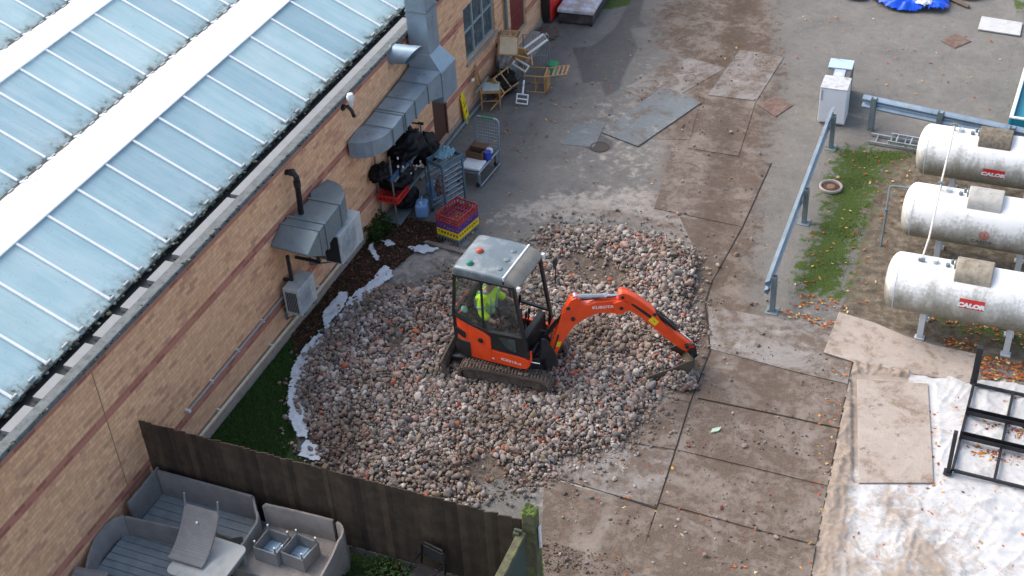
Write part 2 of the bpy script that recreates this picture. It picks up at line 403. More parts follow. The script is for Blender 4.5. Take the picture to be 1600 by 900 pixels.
# ------------------------------------------------------------------ gravel bed
GRAV = gp([(457, 640), (462, 590), (474, 560), (500, 530), (520, 505), (545, 478), (575, 455), (598, 446), (620, 452), (655, 452), (688, 440), (705, 428), (740, 425), (800, 405), (848, 392), (852, 372), (862, 362), (905, 362), (960, 364), (1010, 372), (1050, 385), (1088, 402), (1086, 440), (1075, 480), (1086, 520), (1070, 560), (1055, 585), (1020, 615), (1010, 640), (992, 680), (955, 702), (925, 712), (880, 716), (855, 742), (820, 758), (770, 762), (735, 785), (690, 790), (560, 755), (500, 722), (476, 705), (466, 690)])
DIRT = [gp([(866, 408), (905, 398), (960, 420), (985, 440), (965, 458), (920, 452), (880, 432)]), gp([(600, 530), (625, 520), (640, 545), (625, 560), (600, 552)]), gp([(725, 740), (760, 700), (800, 745), (800, 770), (740, 775)]), gp([(440, 660), (470, 650), (500, 700), (480, 730)])]
def fbm(X, Y, s, seed=0):
    """cheap smooth noise from summed sines"""
    r = np.random.default_rng(seed); o = np.zeros_like(X)
    for k in range(7):
        a = r.uniform(0, 6.28); f = s*r.uniform(.6, 1.7); o += np.sin((X*math.cos(a)+Y*math.sin(a))*f + r.uniform(0, 6.28))
    return o/7
def vnoise(X, Y, s, seed=0, octv=4):
    r = np.random.default_rng(seed); o = np.zeros_like(X, float); amp = 1; tot = 0
    for k in range(octv):
        T = r.uniform(size=(64, 64)); u_, v_ = X*s+r.uniform(0, 50), Y*s+r.uniform(0, 50); i, j = np.floor(u_).astype(int), np.floor(v_).astype(int); f, g = u_-i, v_-j
        f = f*f*(3-2*f); g = g*g*(3-2*g); a = T[i % 64, j % 64]*(1-f)+T[(i+1) % 64, j % 64]*f; b = T[i % 64, (j+1) % 64]*(1-f)+T[(i+1) % 64, (j+1) % 64]*f
        o += amp*(a*(1-g)+b*g); tot += amp; amp *= .5; s *= 2.03
    return o/tot
def ridged(X, Y, s, seed, octv=3, p=2.0): return (1-np.abs(2*vnoise(X, Y, s, seed, octv)-1))**p
def gh(X, Y):
    d = sdf(X, Y, GRAV)
    h = .13*np.clip(d/.55, 0, 1)**.7 + .035*fbm(X, Y, 3.2, 3)*np.clip(d/.4, 0, 1)
    for (px, py), r, a in (((955, 375), .9, .10), ((1050, 430), .8, .12), ((1035, 540), .30, .16), ((700, 640), 1.2, .05), ((560, 620), 1.0, .05), ((880, 640), .9, .05)):
        q = G(px, py); h = h + a*np.exp(-((X-q.x)**2+(Y-q.y)**2)/(r*r)) * (d > -.05)
    for D in DIRT: h = h - .05*np.clip(.5+sdf(X, Y, D)/.3, 0, 1)*(d > 0)
    cx, cy = X-4.05, Y-15.85         # pressed flat under the tracks
    w = np.clip(1.6-np.maximum(np.abs(cx)/1.0, np.abs(cy)/.75), 0, 1)
    h = h*(1-w) + .07*w
    return np.where(d > -.02, np.maximum(h, .0), 0)
gxs = np.arange(0, 7.4, .08); gys = np.arange(12.0, 20.6, .08); BXg, BYg = np.meshgrid(gxs, gys)
Zb = gh(BXg, BYg)-.012; keep = sdf(BXg, BYg, GRAV) > -.06
ii = np.arange(BXg.size).reshape(BXg.shape); q = np.stack([ii[:-1, :-1], ii[:-1, 1:], ii[1:, 1:], ii[1:, :-1]], -1).reshape(-1, 4)
q = q[keep.ravel()[q].all(1)]
m_soil, nts, ps = newmat('gravel_soil'); g2 = NN(nts, 'ShaderNodeNewGeometry').outputs['Position']
nts.links.new(ramp(nts, noisen(nts, g2, 14, 8, .7), [(.3, (.06, .045, .034)), (.7, (.20, .155, .12))]), ps.inputs['Base Color']); ps.inputs['Roughness'].default_value = .95
bumpn(nts, ps, noisen(nts, g2, 40, 6), .8, .02)
soil_o = np_mesh('gravel_base_soil', np.stack([BXg.ravel(), BYg.ravel(), Zb.ravel()], 1), q, m_soil, smooth=True)
tag(soil_o, 'brown earth showing between the stones of the gravel bed', kind='structure')

# stone shapes
def rock_templates(n):
    out = []
    bm = bmesh.new(); bmesh.ops.create_icosphere(bm, subdivisions=2, radius=1)
    V0 = np.array([v.co[:] for v in bm.verts]); F0 = np.array([[v.index for v in f.verts] for f in bm.faces]); bm.free()
    for k in range(n):
        V = V0.copy()
        for j in range(rng.integers(7, 13)):          # chop flat faces off the ball
            nrm = rng.normal(size=3); nrm /= np.linalg.norm(nrm); h = rng.uniform(.48, .82)
            dd = V@nrm; V = V - np.clip(dd-h, 0, None)[:, None]*nrm
        V *= np.array([rng.uniform(.95, 1.4), rng.uniform(.75, 1.1), rng.uniform(.55, .9)])
        V += rng.normal(scale=.02, size=V.shape); out.append(V)
    return out, F0
RT, RF = rock_templates(26)
def rand_rots(n):
    q = rng.normal(size=(n, 4)); q /= np.linalg.norm(q, axis=1)[:, None]; w, x, y, z = q.T
    return np.stack([1-2*(y*y+z*z), 2*(x*y-z*w), 2*(x*z+y*w), 2*(x*y+z*w), 1-2*(x*x+z*z), 2*(y*z-x*w), 2*(x*z-y*w), 2*(y*z+x*w), 1-2*(x*x+y*y)], 1).reshape(n, 3, 3)
def rocks(name, P, rad, mat, small=False):
    n = len(P);
    if small: return rocks_small(name, P, rad, mat)
    Rm = rand_rots(n); V = np.concatenate([(RT[rng.integers(len(RT))]*rad[i])@Rm[i].T+P[i] for i in range(n)])
    Fc = (RF[None]+(np.arange(n)*len(RT[0]))[:, None, None]).reshape(-1, 3)
    return np_mesh(name, V, Fc, mat, 3)
bm_ = bmesh.new(); bmesh.ops.create_icosphere(bm_, subdivisions=1, radius=1); SV = np.array([v.co[:] for v in bm_.verts]); SF = np.array([[v.index for v in f.verts] for f in bm_.faces]); bm_.free()
def rocks_small(name, P, rad, mat):
    n = len(P); Rm = rand_rots(n); J = SV[None]*rng.uniform(.6, 1.25, (n, len(SV), 1))*rng.uniform(.6, 1.2, (n, 1, 3))*rad[:, None, None]
    V = (np.einsum('nij,nkj->nki', Rm, J)+P[:, None]).reshape(-1, 3)
    return np_mesh(name, V, (SF[None]+(np.arange(n)*len(SV))[:, None, None]).reshape(-1, 3), mat, 3)
m_st, nts, ps = newmat('stones')
gn = NN(nts, 'ShaderNodeNewGeometry')
rc = ramp(nts, gn.outputs['Random Per Island'], [(0, (.25, .215, .19)), (.14, (.37, .315, .28)), (.28, (.13, .118, .114)), (.37, (.47, .425, .395)), (.48, (.30, .22, .19)), (.59, (.41, .36, .34)), (.70, (.21, .205, .21)), (.80, (.32, .25, .18)), (.86, (.60, .56, .52)), (.90, (.43, .28, .235)), (.95, (.55, .36, .29)), (.972, (.50, .15, .08)), (.988, (.27, .08, .06))], 'CONSTANT')
tcs = NN(nts, 'ShaderNodeTexCoord').outputs['Object']
rc = mixc(nts, .7, rc, mixc(nts, 1.0, rc, ramp(nts, noisen(nts, tcs, 30, 5, .7), [(.3, .35), (.7, 1.3)]), 'MULTIPLY'))
mudm = ramp(nts, noisen(nts, tcs, 1.1, 5, .6), [(.46, .06), (.64, .7)]); rc = mixc(nts, mudm, rc, (.12, .09, .068)); rc = mixc(nts, 1.0, rc, (1.08, 1.05, 1.0), 'MULTIPLY')
nts.links.new(rc, ps.inputs['Base Color']); ps.inputs['Roughness'].default_value = .8; ps.inputs['Specular IOR Level'].default_value = .25
bumpn(nts, ps, noisen(nts, tcs, 110, 3), .5, .004)
# scatter on a jittered grid, two layers
pts = []
for lay, (st, dz) in enumerate(((.066, .0), (.086, .024))):
    X, Y = np.meshgrid(np.arange(0, 7.4, st), np.arange(12.3, 20.4, st)); X = X+rng.uniform(-.5, .5, X.shape)*st; Y = Y+rng.uniform(-.5, .5, Y.shape)*st
    X = X.ravel(); Y = Y.ravel(); d = sdf(X, Y, GRAV)
    k = d > rng.normal(scale=.11, size=d.shape) - .01
    for D in DIRT: k &= rng.uniform(size=d.shape) > np.clip(.5+sdf(X, Y, D)/.35, 0, .93)
    X, Y = X[k], Y[k]; pts.append(np.stack([X, Y, gh(X, Y)+dz+rng.uniform(-.008, .02, X.shape)], 1))
P = np.concatenate(pts); k = P[:, 1] > 11.55; P = P[k]
rad = np.clip(rng.lognormal(math.log(.038), .33, len(P)), .017, .09)
P[:, 2] += rad*.25
# strays beyond the rim, and the heap held in the digger bucket
ex = []
while len(ex) < 800:
    i = rng.integers(len(GRAV)); a = GRAV[i]; b = GRAV[(i+1) % len(GRAV)]; t = rng.uniform(); q_ = a+(b-a)*t + rng.normal(scale=.22, size=2)
    if sdf(np.array([q_[0]]), np.array([q_[1]]), GRAV)[0] < 0 and q_[0] > 1.6 and q_[1] > 11.6: ex.append((q_[0], q_[1], .012))
for (x0, y0, x1, y1, n) in ((830, 700, 1000, 790, 70), (1000, 600, 1090, 700, 24), (1090, 480, 1300, 880, 50), (860, 790, 1240, 890, 40), (900, 60, 1230, 330, 60), (1100, 330, 1200, 480, 20), (1000, 620, 1060, 700, 20), (800, 330, 1080, 372, 60)):
    for _ in range(n):
        q_ = G(random.uniform(x0, x1), random.uniform(y0, y1)); ex.append((q_.x, q_.y, .02))
ex = np.array(ex); rade = np.clip(rng.lognormal(math.log(.022), .4, len(ex)), .01, .05); ex[:, 2] = np.where(sdf(ex[:, 0], ex[:, 1], GRAV) > 0, gh(ex[:, 0], ex[:, 1]), ex[:, 2])+rade*.3
bk = []; bc_ = G(1040, 556, .28)
for _ in range(420):
    a = random.uniform(0, 6.28); r_ = math.sqrt(random.random()); x_, y_ = bc_.x+.40*r_*math.cos(a), bc_.y+.30*r_*math.sin(a)
    bk.append((x_, y_, .06+.34*(1-r_**1.5)*random.uniform(.5, 1)))
bc_ = G(1062, 578, .1)
for _ in range(150):
    a = random.uniform(0, 6.28); r_ = math.sqrt(random.random()); bk.append((bc_.x+.28*r_*math.cos(a)+.04, bc_.y+.16*r_*math.sin(a), .02+.15*(1-r_)*random.uniform(.5, 1)))
for _ in range(420):
    a = random.uniform(0, 6.28); r_ = math.sqrt(random.random()); bk.append((6.74+.30*r_*math.cos(a), 16.30+.17*r_*math.sin(a), .03+.30*(1-r_*.8)*random.uniform(.35, 1)))
bk = np.array(bk); radb = np.clip(rng.lognormal(math.log(.034), .25, len(bk)), .02, .06)
grv = rocks('gravel_bed', np.concatenate([P, ex, bk]), np.concatenate([rad, rade, radb]), m_st)
tag(grv, 'bed of mixed grey, pink and brick red stones spread under the digger', 'gravel', kind='stuff')
X, Y = np.meshgrid(np.arange(0, 7.6, .042), np.arange(12.0, 20.6, .042)); X = (X+rng.uniform(-.5, .5, X.shape)*.042).ravel(); Y = (Y+rng.uniform(-.5, .5, Y.shape)*.042).ravel(); d = sdf(X, Y, GRAV)
k = (d > rng.normal(scale=.16, size=d.shape)-.03) & (Y > 11.6) & ((X > 1.2) | (d > 0)); X, Y, d = X[k], Y[k], d[k]
for D in DIRT:
    k = rng.uniform(size=X.shape) > np.clip(.4+sdf(X, Y, D)/.3, 0, .8); X, Y, d = X[k], Y[k], d[k]
fz = np.where(d > 0, gh(X, Y)+rng.uniform(.0, .045, X.shape), .012)
tag(rocks('gravel_fines', np.stack([X, Y, fz], 1), np.clip(rng.lognormal(math.log(.015), .35, len(X)), .006, .03), m_st, small=True), 'small chips and fines lying between the larger stones of the gravel', 'gravel fines', kind='stuff')

# ------------------------------------------------------------------ grass and leaves
def tri_scatter(name, P, size, mat, upright=True, h=(.03, .06)):
    n = len(P); a = rng.uniform(0, 6.28, n); s = rng.uniform(.6, 1.3, n)*size
    if upright:
        lean = rng.normal(scale=.35, size=(n, 2)); hh = rng.uniform(*h, n)
        d = np.stack([np.cos(a), np.sin(a), np.zeros(n)], 1)*s[:, None]
        tip = P+np.stack([lean[:, 0]*hh, lean[:, 1]*hh, hh], 1)
        V = np.stack([P-d, P+d, tip], 1).reshape(-1, 3); Fc = np.arange(3*n).reshape(n, 3); return np_mesh(name, V, Fc, mat, 3)
    d = np.stack([np.cos(a), np.sin(a), rng.normal(scale=.25, size=n)], 1)*s[:, None]; e = np.stack([-np.sin(a), np.cos(a), rng.normal(scale=.25, size=n)], 1)*(s*rng.uniform(.45, .8, n))[:, None]
    V = np.stack([P-d, P-e*.8-d*.1, P+d, P+e+d*.1], 1).reshape(-1, 3); V[:, 2] = np.maximum(V[:, 2], .004)
    return np_mesh(name, V, np.arange(4*n).reshape(n, 4), mat, 4)
def in_poly(n, poly, z=0.0, dens=None):
    poly = np.array(poly); lo, hi = poly.min(0), poly.max(0); out = np.zeros((0, 2))
    while len(out) < n:
        q_ = rng.uniform(lo, hi, (n*3, 2)); q_ = q_[sdf(q_[:, 0], q_[:, 1], poly) > 0]
        if dens is not None: q_ = q_[dens(q_)]
        out = np.concatenate([out, q_])
    out = out[:n]; return np.column_stack([out, np.full(n, z)])
def islandmat(name, stops, rough=.8):
    m, nt, p = newmat(name); g = NN(nt, 'ShaderNodeNewGeometry'); nt.links.new(ramp(nt, g.outputs['Random Per Island'], stops, 'CONSTANT'), p.inputs['Base Color'])
    p.inputs['Roughness'].default_value = rough; p.inputs['Specular IOR Level'].default_value = .2; return m
m_gr = islandmat('grass_blade', [(0, (.035, .095, .020)), (.3, (.055, .13, .028)), (.6, (.075, .16, .035)), (.9, (.12, .16, .05))])
lawn_poly = [(.03, 11.45), (1.75, 11.45), (1.3, 13.2), (.72, 14.0), (.5, 14.9), (.75, 15.7), (.62, 16.6), (.25, 17.3), (.03, 17.6)]
grass = tri_scatter('grass', in_poly(42000, lawn_poly, 0, lambda q: (sdf(q[:, 0], q[:, 1], GRAV) < -.03) & (rng.uniform(size=len(q)) < np.clip((17.6-q[:, 1])/1.5, .06, 1))), .0055, m_gr, h=(.018, .05))
tag(grass, 'short dark green grass between the brick wall and the gravel', 'grass', kind='stuff')
m_moss = islandmat('moss_tuft', [(0, (.035, .06, .012)), (.4, (.06, .10, .018)), (.75, (.10, .14, .028))])
mp = in_poly(5000, gp([(1305, 240), (1345, 225), (1435, 240), (1395, 262), (1372, 300), (1355, 350), (1338, 400), (1325, 465), (1235, 470), (1275, 370), (1290, 330)]), 0, lambda q: rng.uniform(size=len(q)) < np.clip(fbm(q[:, 0], q[:, 1], 5, 9)*2.5+.2, .0, 1))
tag(tri_scatter('moss', mp, .009, m_moss, h=(.004, .012)), 'bright green moss and weeds on the ground left of the gas tanks', 'moss', kind='stuff')
m_lit = islandmat('litter_leaf', [(0, (.035, .02, .013)), (.3, (.06, .034, .022)), (.55, (.10, .05, .03)), (.8, (.03, .022, .016)), (.93, (.20, .12, .07))])
lp = in_poly(19000, gp([(500, 480), (518, 445), (570, 378), (602, 335), (700, 355), (695, 378), (650, 392), (615, 422), (560, 462), (510, 500), (478, 540), (462, 560), (455, 520)]), .01)
lp[:, 2] = rng.uniform(.006, .05, len(lp)); lp = lp[lp[:, 0] > .03]
tag(tri_scatter('leaf_litter', lp, .026, m_lit, False), 'dark brown dead leaves and twigs at the foot of the brick wall', 'leaf litter', kind='stuff')
m_leaf = islandmat('fallen_leaf', [(0, (.45, .13, .03)), (.3, (.33, .075, .03)), (.5, (.22, .07, .03)), (.68, (.55, .30, .06)), (.82, (.55, .45, .22)), (.92, (.12, .06, .04))], .6)
LV = []
def leaves(n, poly, z=.016, clump=None):
    q_ = in_poly(n, gp(poly), z)
    q_[:, 2] += rng.uniform(0, .012, n); LV.append(q_)
leaves(330, [(1528, 555), (1640, 575), (1640, 615), (1600, 600), (1535, 592), (1528, 570)])
leaves(70, [(1215, 482), (1310, 505), (1290, 515), (1225, 495)])
leaves(60, [(1240, 480), (1330, 490), (1310, 470), (1250, 460)])
leaves(140, [(1290, 230), (1440, 240), (1360, 480), (1230, 480), (1270, 350)])
leaves(120, [(1440, 500), (1640, 560), (1640, 520), (1470, 490)])
leaves(60, [(1480, 525), (1530, 530), (1528, 552), (1470, 540)])
leaves(90, [(1200, 20), (1600, 30), (1580, 180), (1230, 170)])
leaves(60, [(830, 50), (1200, 50), (1190, 300), (820, 280)])
leaves(50, [(880, 720), (1320, 700), (1260, 900), (860, 900)])
leaves(70, [(1290, 560), (1335, 570), (1290, 800), (1268, 900), (1255, 880)])
leaves(120, [(1330, 760), (1640, 760), (1640, 910), (1290, 900)], .03)
leaves(130, [(1500, 650), (1640, 680), (1640, 700), (1510, 668)], .03)
leaves(150, [(1490, 690), (1640, 725), (1640, 745), (1500, 710)], .03)
leaves(60, [(1440, 620), (1510, 620), (1480, 760), (1450, 780)], .03)
leaves(40, [(1540, 605), (1640, 645), (1640, 660), (1545, 620)], .03)
leaves(60, [(520, 470), (760, 350), (900, 380), (700, 480)], .08)
leaves(60, [(700, 200), (830, 130), (900, 160), (780, 330)])
LVa = np.concatenate(LV); LVa = LVa[LVa[:, 0] > .1]
tag(tri_scatter('fallen_leaves', LVa, .034, m_leaf, False), 'orange and brown autumn leaves strewn across the yard and the sheets', 'fallen leaves', kind='stuff')

# mud clods dropped along the track
ck = []
for (poly, n) in (([(1090, 560), (1200, 500), (1320, 580), (1290, 760), (1240, 890), (960, 890), (1030, 760), (1080, 640)], 620), ([(850, 840), (1000, 800), (990, 900), (840, 900)], 260), ([(846, 850), (905, 850), (920, 890), (850, 895)], 200), ([(1100, 60), (1200, 60), (1200, 300), (1150, 480), (1100, 470), (1110, 300), (1040, 240)], 330), ([(870, 400), (980, 430), (960, 460), (880, 440)], 90)):
    q_ = in_poly(n, gp(poly), .026); ck.append(q_[(fbm(q_[:, 0], q_[:, 1], 3.1, 15) > -.12)])
ck = np.concatenate(ck); rk_ = np.clip(rng.lognormal(math.log(.0095), .5, len(ck)), .004, .035)
m_cl = islandmat('mud_clod', [(0, (.12, .09, .068)), (.35, (.16, .12, .09)), (.7, (.09, .066, .05)), (.9, (.22, .18, .145))], .95)
tag(rocks('mud_clods', ck, rk_, m_cl), 'crumbs and clods of brown mud dropped along the vehicle track', 'mud clods', kind='stuff')
# ------------------------------------------------------------------ brick building
mb_, nt, p = newmat('buff_brick')
geo = NN(nt, 'ShaderNodeNewGeometry').outputs['Position']
sx = NN(nt, 'ShaderNodeSeparateXYZ'); nt.links.new(geo, sx.inputs[0])
cv = NN(nt, 'ShaderNodeCombineXYZ'); nt.links.new(mth(nt, 'ADD', sx.outputs[1], sx.outputs[0]), cv.inputs[0]); nt.links.new(sx.outputs[2], cv.inputs[1])
bt = NN(nt, 'ShaderNodeTexBrick', i_Scale=1.0, offset=.5); nt.links.new(cv.outputs[0], bt.inputs['Vector'])
bt.inputs['Color1'].default_value = (0, 0, 0, 1); bt.inputs['Color2'].default_value = (1, 1, 1, 1); bt.inputs['Mortar'].default_value = (.5, .5, .5, 1)
bt.inputs['Mortar Size'].default_value = .007; bt.inputs['Brick Width'].default_value = .225; bt.inputs['Row Height'].default_value = .075; bt.inputs['Mortar Smooth'].default_value = .3
rnd = bt.outputs['Color']; mort = bt.outputs['Fac']
nL = noisen(nt, geo, .55, 5, .6); nM = noisen(nt, geo, 9, 6, .65); nF = noisen(nt, geo, 70, 3)
sh = mth(nt, 'ADD', rnd, mth(nt, 'MULTIPLY', mth(nt, 'SUBTRACT', nL, .5), .5))
bc = ramp(nt, sh, [(.0, (.72, .41, .225)), (.22, (.78, .46, .26)), (.4, (.69, .39, .215)), (.55, (.80, .49, .285)), (.76, (.64, .34, .20)), (.88, (.53, .27, .17)), (.935, (.38, .185, .135)), (.98, (.46, .21, .15))], 'CONSTANT')
bc = mixc(nt, .40, bc, (.74, .43, .265))
bc = mixc(nt, .40, bc, mixc(nt, 1.0, bc, ramp(nt, nM, [(.3, .5), (.7, 1.4)]), 'MULTIPLY'))
redb = ramp(nt, rnd, [(0, (.48, .20, .14)), (.5, (.42, .165, .12)), (.8, (.35, .13, .10))], 'CONSTANT')
def band(z0, z1):
    a = mth(nt, 'GREATER_THAN', sx.outputs[2], z0); b = mth(nt, 'LESS_THAN', sx.outputs[2], z1); return mth(nt, 'MULTIPLY', a, b)
bands = mth(nt, 'ADD', mth(nt, 'ADD', band(2.1, 2.25), band(.675, .825)), band(3.0, 3.075), True)
bc = mixc(nt, bands, bc, redb)
bc = mixc(nt, mth(nt, 'MULTIPLY', mort, .55), bc, (.45, .32, .23))
stn = mth(nt, 'MULTIPLY', ramp(nt, sx.outputs[2], [(0, 1), (.9, 0)]), ramp(nt, nM, [(.42, 0), (.66, .55)])); bc = mixc(nt, stn, bc, (.34, .30, .28))
nt.links.new(bc, p.inputs['Base Color']); p.inputs['Roughness'].default_value = .9; p.inputs['Specular IOR Level'].default_value = .2
bumpn(nt, p, mth(nt, 'ADD', mth(nt, 'MULTIPLY', mort, -1), mth(nt, 'MULTIPLY', nF, .4)), .5, .008)

# glazing: frosted sheet, algae along the eaves edge
PITCH_, YB_ = .7355, 16.43
def glaze(name, xe, xr, white=False):
    """sheet whose lower edge (eaves) lies at x=xe and ridge at x=xr"""
    m, nt, p = newmat(name); geo = NN(nt, 'ShaderNodeNewGeometry').outputs['Position']
    sx = NN(nt, 'ShaderNodeSeparateXYZ'); nt.links.new(geo, sx.inputs[0])
    t = NN(nt, 'ShaderNodeMapRange', clamp=True); nt.links.new(sx.outputs[0], t.inputs[0]); t.inputs[1].default_value = xe; t.inputs[2].default_value = xr
    nL = noisen(nt, geo, .8, 6, .6, .4); nM = noisen(nt, geo, 5, 8, .7); mp = NN(nt, 'ShaderNodeMapping'); mp.inputs['Scale'].default_value = (.6, 7, 1); nt.links.new(geo, mp.inputs[0])
    nS = noisen(nt, mp.outputs[0], 1.0, 6, .7)
    if white: c = ramp(nt, nL, [(.3, (.84, .85, .86)), (.7, (.92, .92, .92))])  # far slopes: sky glare on the glazing put into the base colour
    else:
        c = ramp(nt, nL, [(.3, (.27, .43, .475)), (.5, (.34, .51, .55)), (.7, (.46, .575, .60))])
        c = mixc(nt, .45, c, ramp(nt, nS, [(.3, (.24, .40, .455)), (.7, (.48, .60, .63))]))
        sp = NN(nt, 'ShaderNodeTexNoise', i_Scale=26.0, i_Detail=3.0); nt.links.new(geo, sp.inputs['Vector']); c = mixc(nt, ramp(nt, sp.outputs['Fac'], [(.66, 0), (.74, .5)]), c, (.09, .13, .13))
    e = mth(nt, 'ADD', mth(nt, 'MULTIPLY', t.outputs[0], 2.6 if not white else 5), mth(nt, 'MULTIPLY', mth(nt, 'SUBTRACT', nM, .5), 1.3))
    em = ramp(nt, e, [(.0, .9), (.08, .5), (.24, .18), (.55, 0)])
    c = mixc(nt, em, c, ramp(nt, nM, [(.35, (.02, .026, .022)), (.65, (.20, .20, .15))]))
    if not white:
        pane = mth(nt, 'FLOOR', mth(nt, 'DIVIDE', mth(nt, 'SUBTRACT', sx.outputs[1], YB_), PITCH_)); wn_ = NN(nt, 'ShaderNodeTexWhiteNoise', noise_dimensions='1D'); nt.links.new(pane, wn_.inputs['W'])
        c = mixc(nt, 1.0, c, ramp(nt, wn_.outputs['Value'], [(0, (.84, .86, .88)), (.5, (1, 1, 1)), (1, (1.13, 1.08, 1.03))]), 'MULTIPLY')
    nt.links.new(c, p.inputs['Base Color']); nt.links.new(mixc(nt, em, (.28, .28, .28), (.8, .8, .8)), p.inputs['Roughness'])
    p.inputs['Specular IOR Level'].default_value = .5
    bumpn(nt, p, nM, .15, .01); return m
M_coping = pm('coping_felt', (.13, .145, .15), .8, 0, .3, 5, .5, (.07, .08, .065), .42, 9)
M_gut = pm('gutter_dark', (.045, .05, .048), .7, 0, .4, 8, .5, (.12, .13, .09), .3, 7)
M_flash = pm('flashing', (.23, .24, .25), .6, 0, .15, 4, .3, (.25, .24, .2), .38, 5)
M_bar = pm('white_bar', (.80, .82, .84), .4, 0, .06, 5, .05, (.45, .46, .42), .3, 4)
M_plinth = pm('plinth_render', (.33, .29, .26), .9, 0, .2, 6, .5, (.16, .15, .12), .4, 6)
M_winframe = pm('grey_window_frame', (.28, .33, .34), .5, 0, .15, 8, .2, (.16, .16, .13), .35, 9)
M_pane = pm('dark_pane', (.06, .085, .10), .12, 0, .5, 6, .05, (.16, .19, .2), .35, 3, spec=.8)
M_maroon = pm('maroon_door', (.17, .028, .022), .5, 0, .2, 6, .1, (.10, .03, .02), .3, 4)
M_browndoor = pm('brown_door', (.085, .035, .025), .6, 0, .2, 5, .1)
Y0, Y1, ZT = 3.0, 40.0, 3.12
bld = thing('brick_building', 'long buff brick building with red brick bands and rows of pale blue roof glazing', 'building', (0, 0, 0))
ops = [(23.45, 25.05, 1.15, 2.38), (25.92, 26.85, .42, 2.45), (21.66, 22.32, .12, 2.0)]
wb = MB()
ycut = sorted({Y0, Y1, *[v for o in ops for v in o[:2]]})
for a, b in zip(ycut[:-1], ycut[1:]):
    hit = [o for o in ops if o[0] <= a+1e-6 and o[1] >= b-1e-6]
    if hit:
        o = hit[0]; wb.b2((-.28, a, -.2), (0, b, o[2])); wb.b2((-.28, a, o[3]), (0, b, 2.98))
    else: wb.b2((-.28, a, -.2), (0, b, 2.98))
wb.b2((-.125, Y0, 2.9801), (0, Y1, ZT))
wb.build('wall', mb_, bld)
MB().b2((0.002, 11.5, -.05), (.035, 40, .13)).build('plinth', M_plinth, bld, bevel=.008)
mj = MB(); mj.bar((.003, 10.78, .1), (.003, 10.78, 3.0), .012, .006); mj.build('movement_joint', pm('joint', (.30, .21, .13), .8), bld)
# window
for (a, b, z0, z1) in ops[:1]:
    f = MB(); w = .05
    f.b2((-.12, a, z0), (-.04, b, z0+w)); f.b2((-.12, a, z1-w), (-.04, b, z1)); f.b2((-.12, a, z0+w), (-.04, a+w, z1-w)); f.b2((-.12, b-w, z0+w), (-.04, b, z1-w))
    for k in (1, 2): y = a+(b-a)*k/3; f.b2((-.12, y-w/2, z0+w), (-.04, y+w/2, z1-w))
    zz = z0+(z1-z0)*.52
    for k in range(3):
        ya = a+(b-a)*k/3+w*.52*(1 if k else 2); yb = a+(b-a)*(k+1)/3-w*.52*(1 if k < 2 else 2); f.b2((-.118, ya, zz-.02), (-.045, yb, zz+.02))
    wf = f.build('window', M_winframe, bld, bevel=.006)
    MB().b2((-.10, a+w, z0+w), (-.085, b-w, z1-w)).build('pane', M_pane, wf)
    MB().b2((-.05, a-.05, z0-.06), (.06, b+.05, z0-.003)).build('sill', M_plinth, wf, bevel=.01)
    MB().b2((-.085, a-.02, z0+.02), (-.27, a-.02+.005, z1)).build('reveal', M_winframe, wf)
# maroon door and brown door
d = MB(); a, b, z0, z1 = ops[1]; d.b2((-.10, a+.05, z0+.04), (-.05, b-.05, z1-.05)); dd = d.build('door', M_maroon, bld, bevel=.004, label='maroon painted door at the far end of the wall')
f = MB(); f.b2((-.12, a, z0), (-.02, a+.05, z1)); f.b2((-.12, b-.05, z0), (-.02, b, z1)); f.b2((-.12, a+.05, z1-.05), (-.02, b-.05, z1)); f.b2((-.12, a+.05, z0), (.03, b-.05, z0+.04)); f.build('frame', pm('cream_frame', (.42, .36, .26), .6), dd)
d = MB()
for k in range(4): d.b2((-.10, a+.11, z0+.12+k*.48), (-.040, b-.11, z0+.50+k*.48))
d.build('door_panel', M_maroon, dd, bevel=.006)
MB().b2((-.07, b-.16, z0+.95), (-.015, b-.11, z0+1.0)).build('handle', M_alu, dd)
a, b, z0, z1 = ops[2]; dd = MB().b2((-.10, a+.03, z0), (-.04, b-.03, z1-.03)).build('door', M_browndoor, bld, bevel=.004, label='plain brown door under the metal duct')
MB().b2((-.12, a, z0), (-.02, a+.03, z1)).b2((-.12, b-.03, z0), (-.02, b, z1)).b2((-.12, a+.03, z1-.03), (-.02, b-.03, z1)).build('frame', M_browndoor, dd)
MB().b2((0.04, 25.7, -.05), (.42, 27.1, .14)).build('door_step', M_plinth, bld, bevel=.01)
# parapet gutter
MB().b2((-.13, Y0, ZT), (.05, Y1, 3.215)).build('gutter_coping', M_coping, bld, bevel=.012)
MB().b2((-.62, Y0, 3.0), (-.13, Y1, 3.06)).build('gutter', M_gut, bld)
fl = MB(); y = 7.3
while y < 24:
    L = .50 if y < 13 else (1.6 if y < 20 else 2.2); fl.b2((-.33, y, 3.065), (-.135, y+L, 3.155)); y += L+(.17 if y < 13.3 else (.10 if random.random() < .6 else .0))
fl.build('flashing', M_flash, bld, bevel=.004)
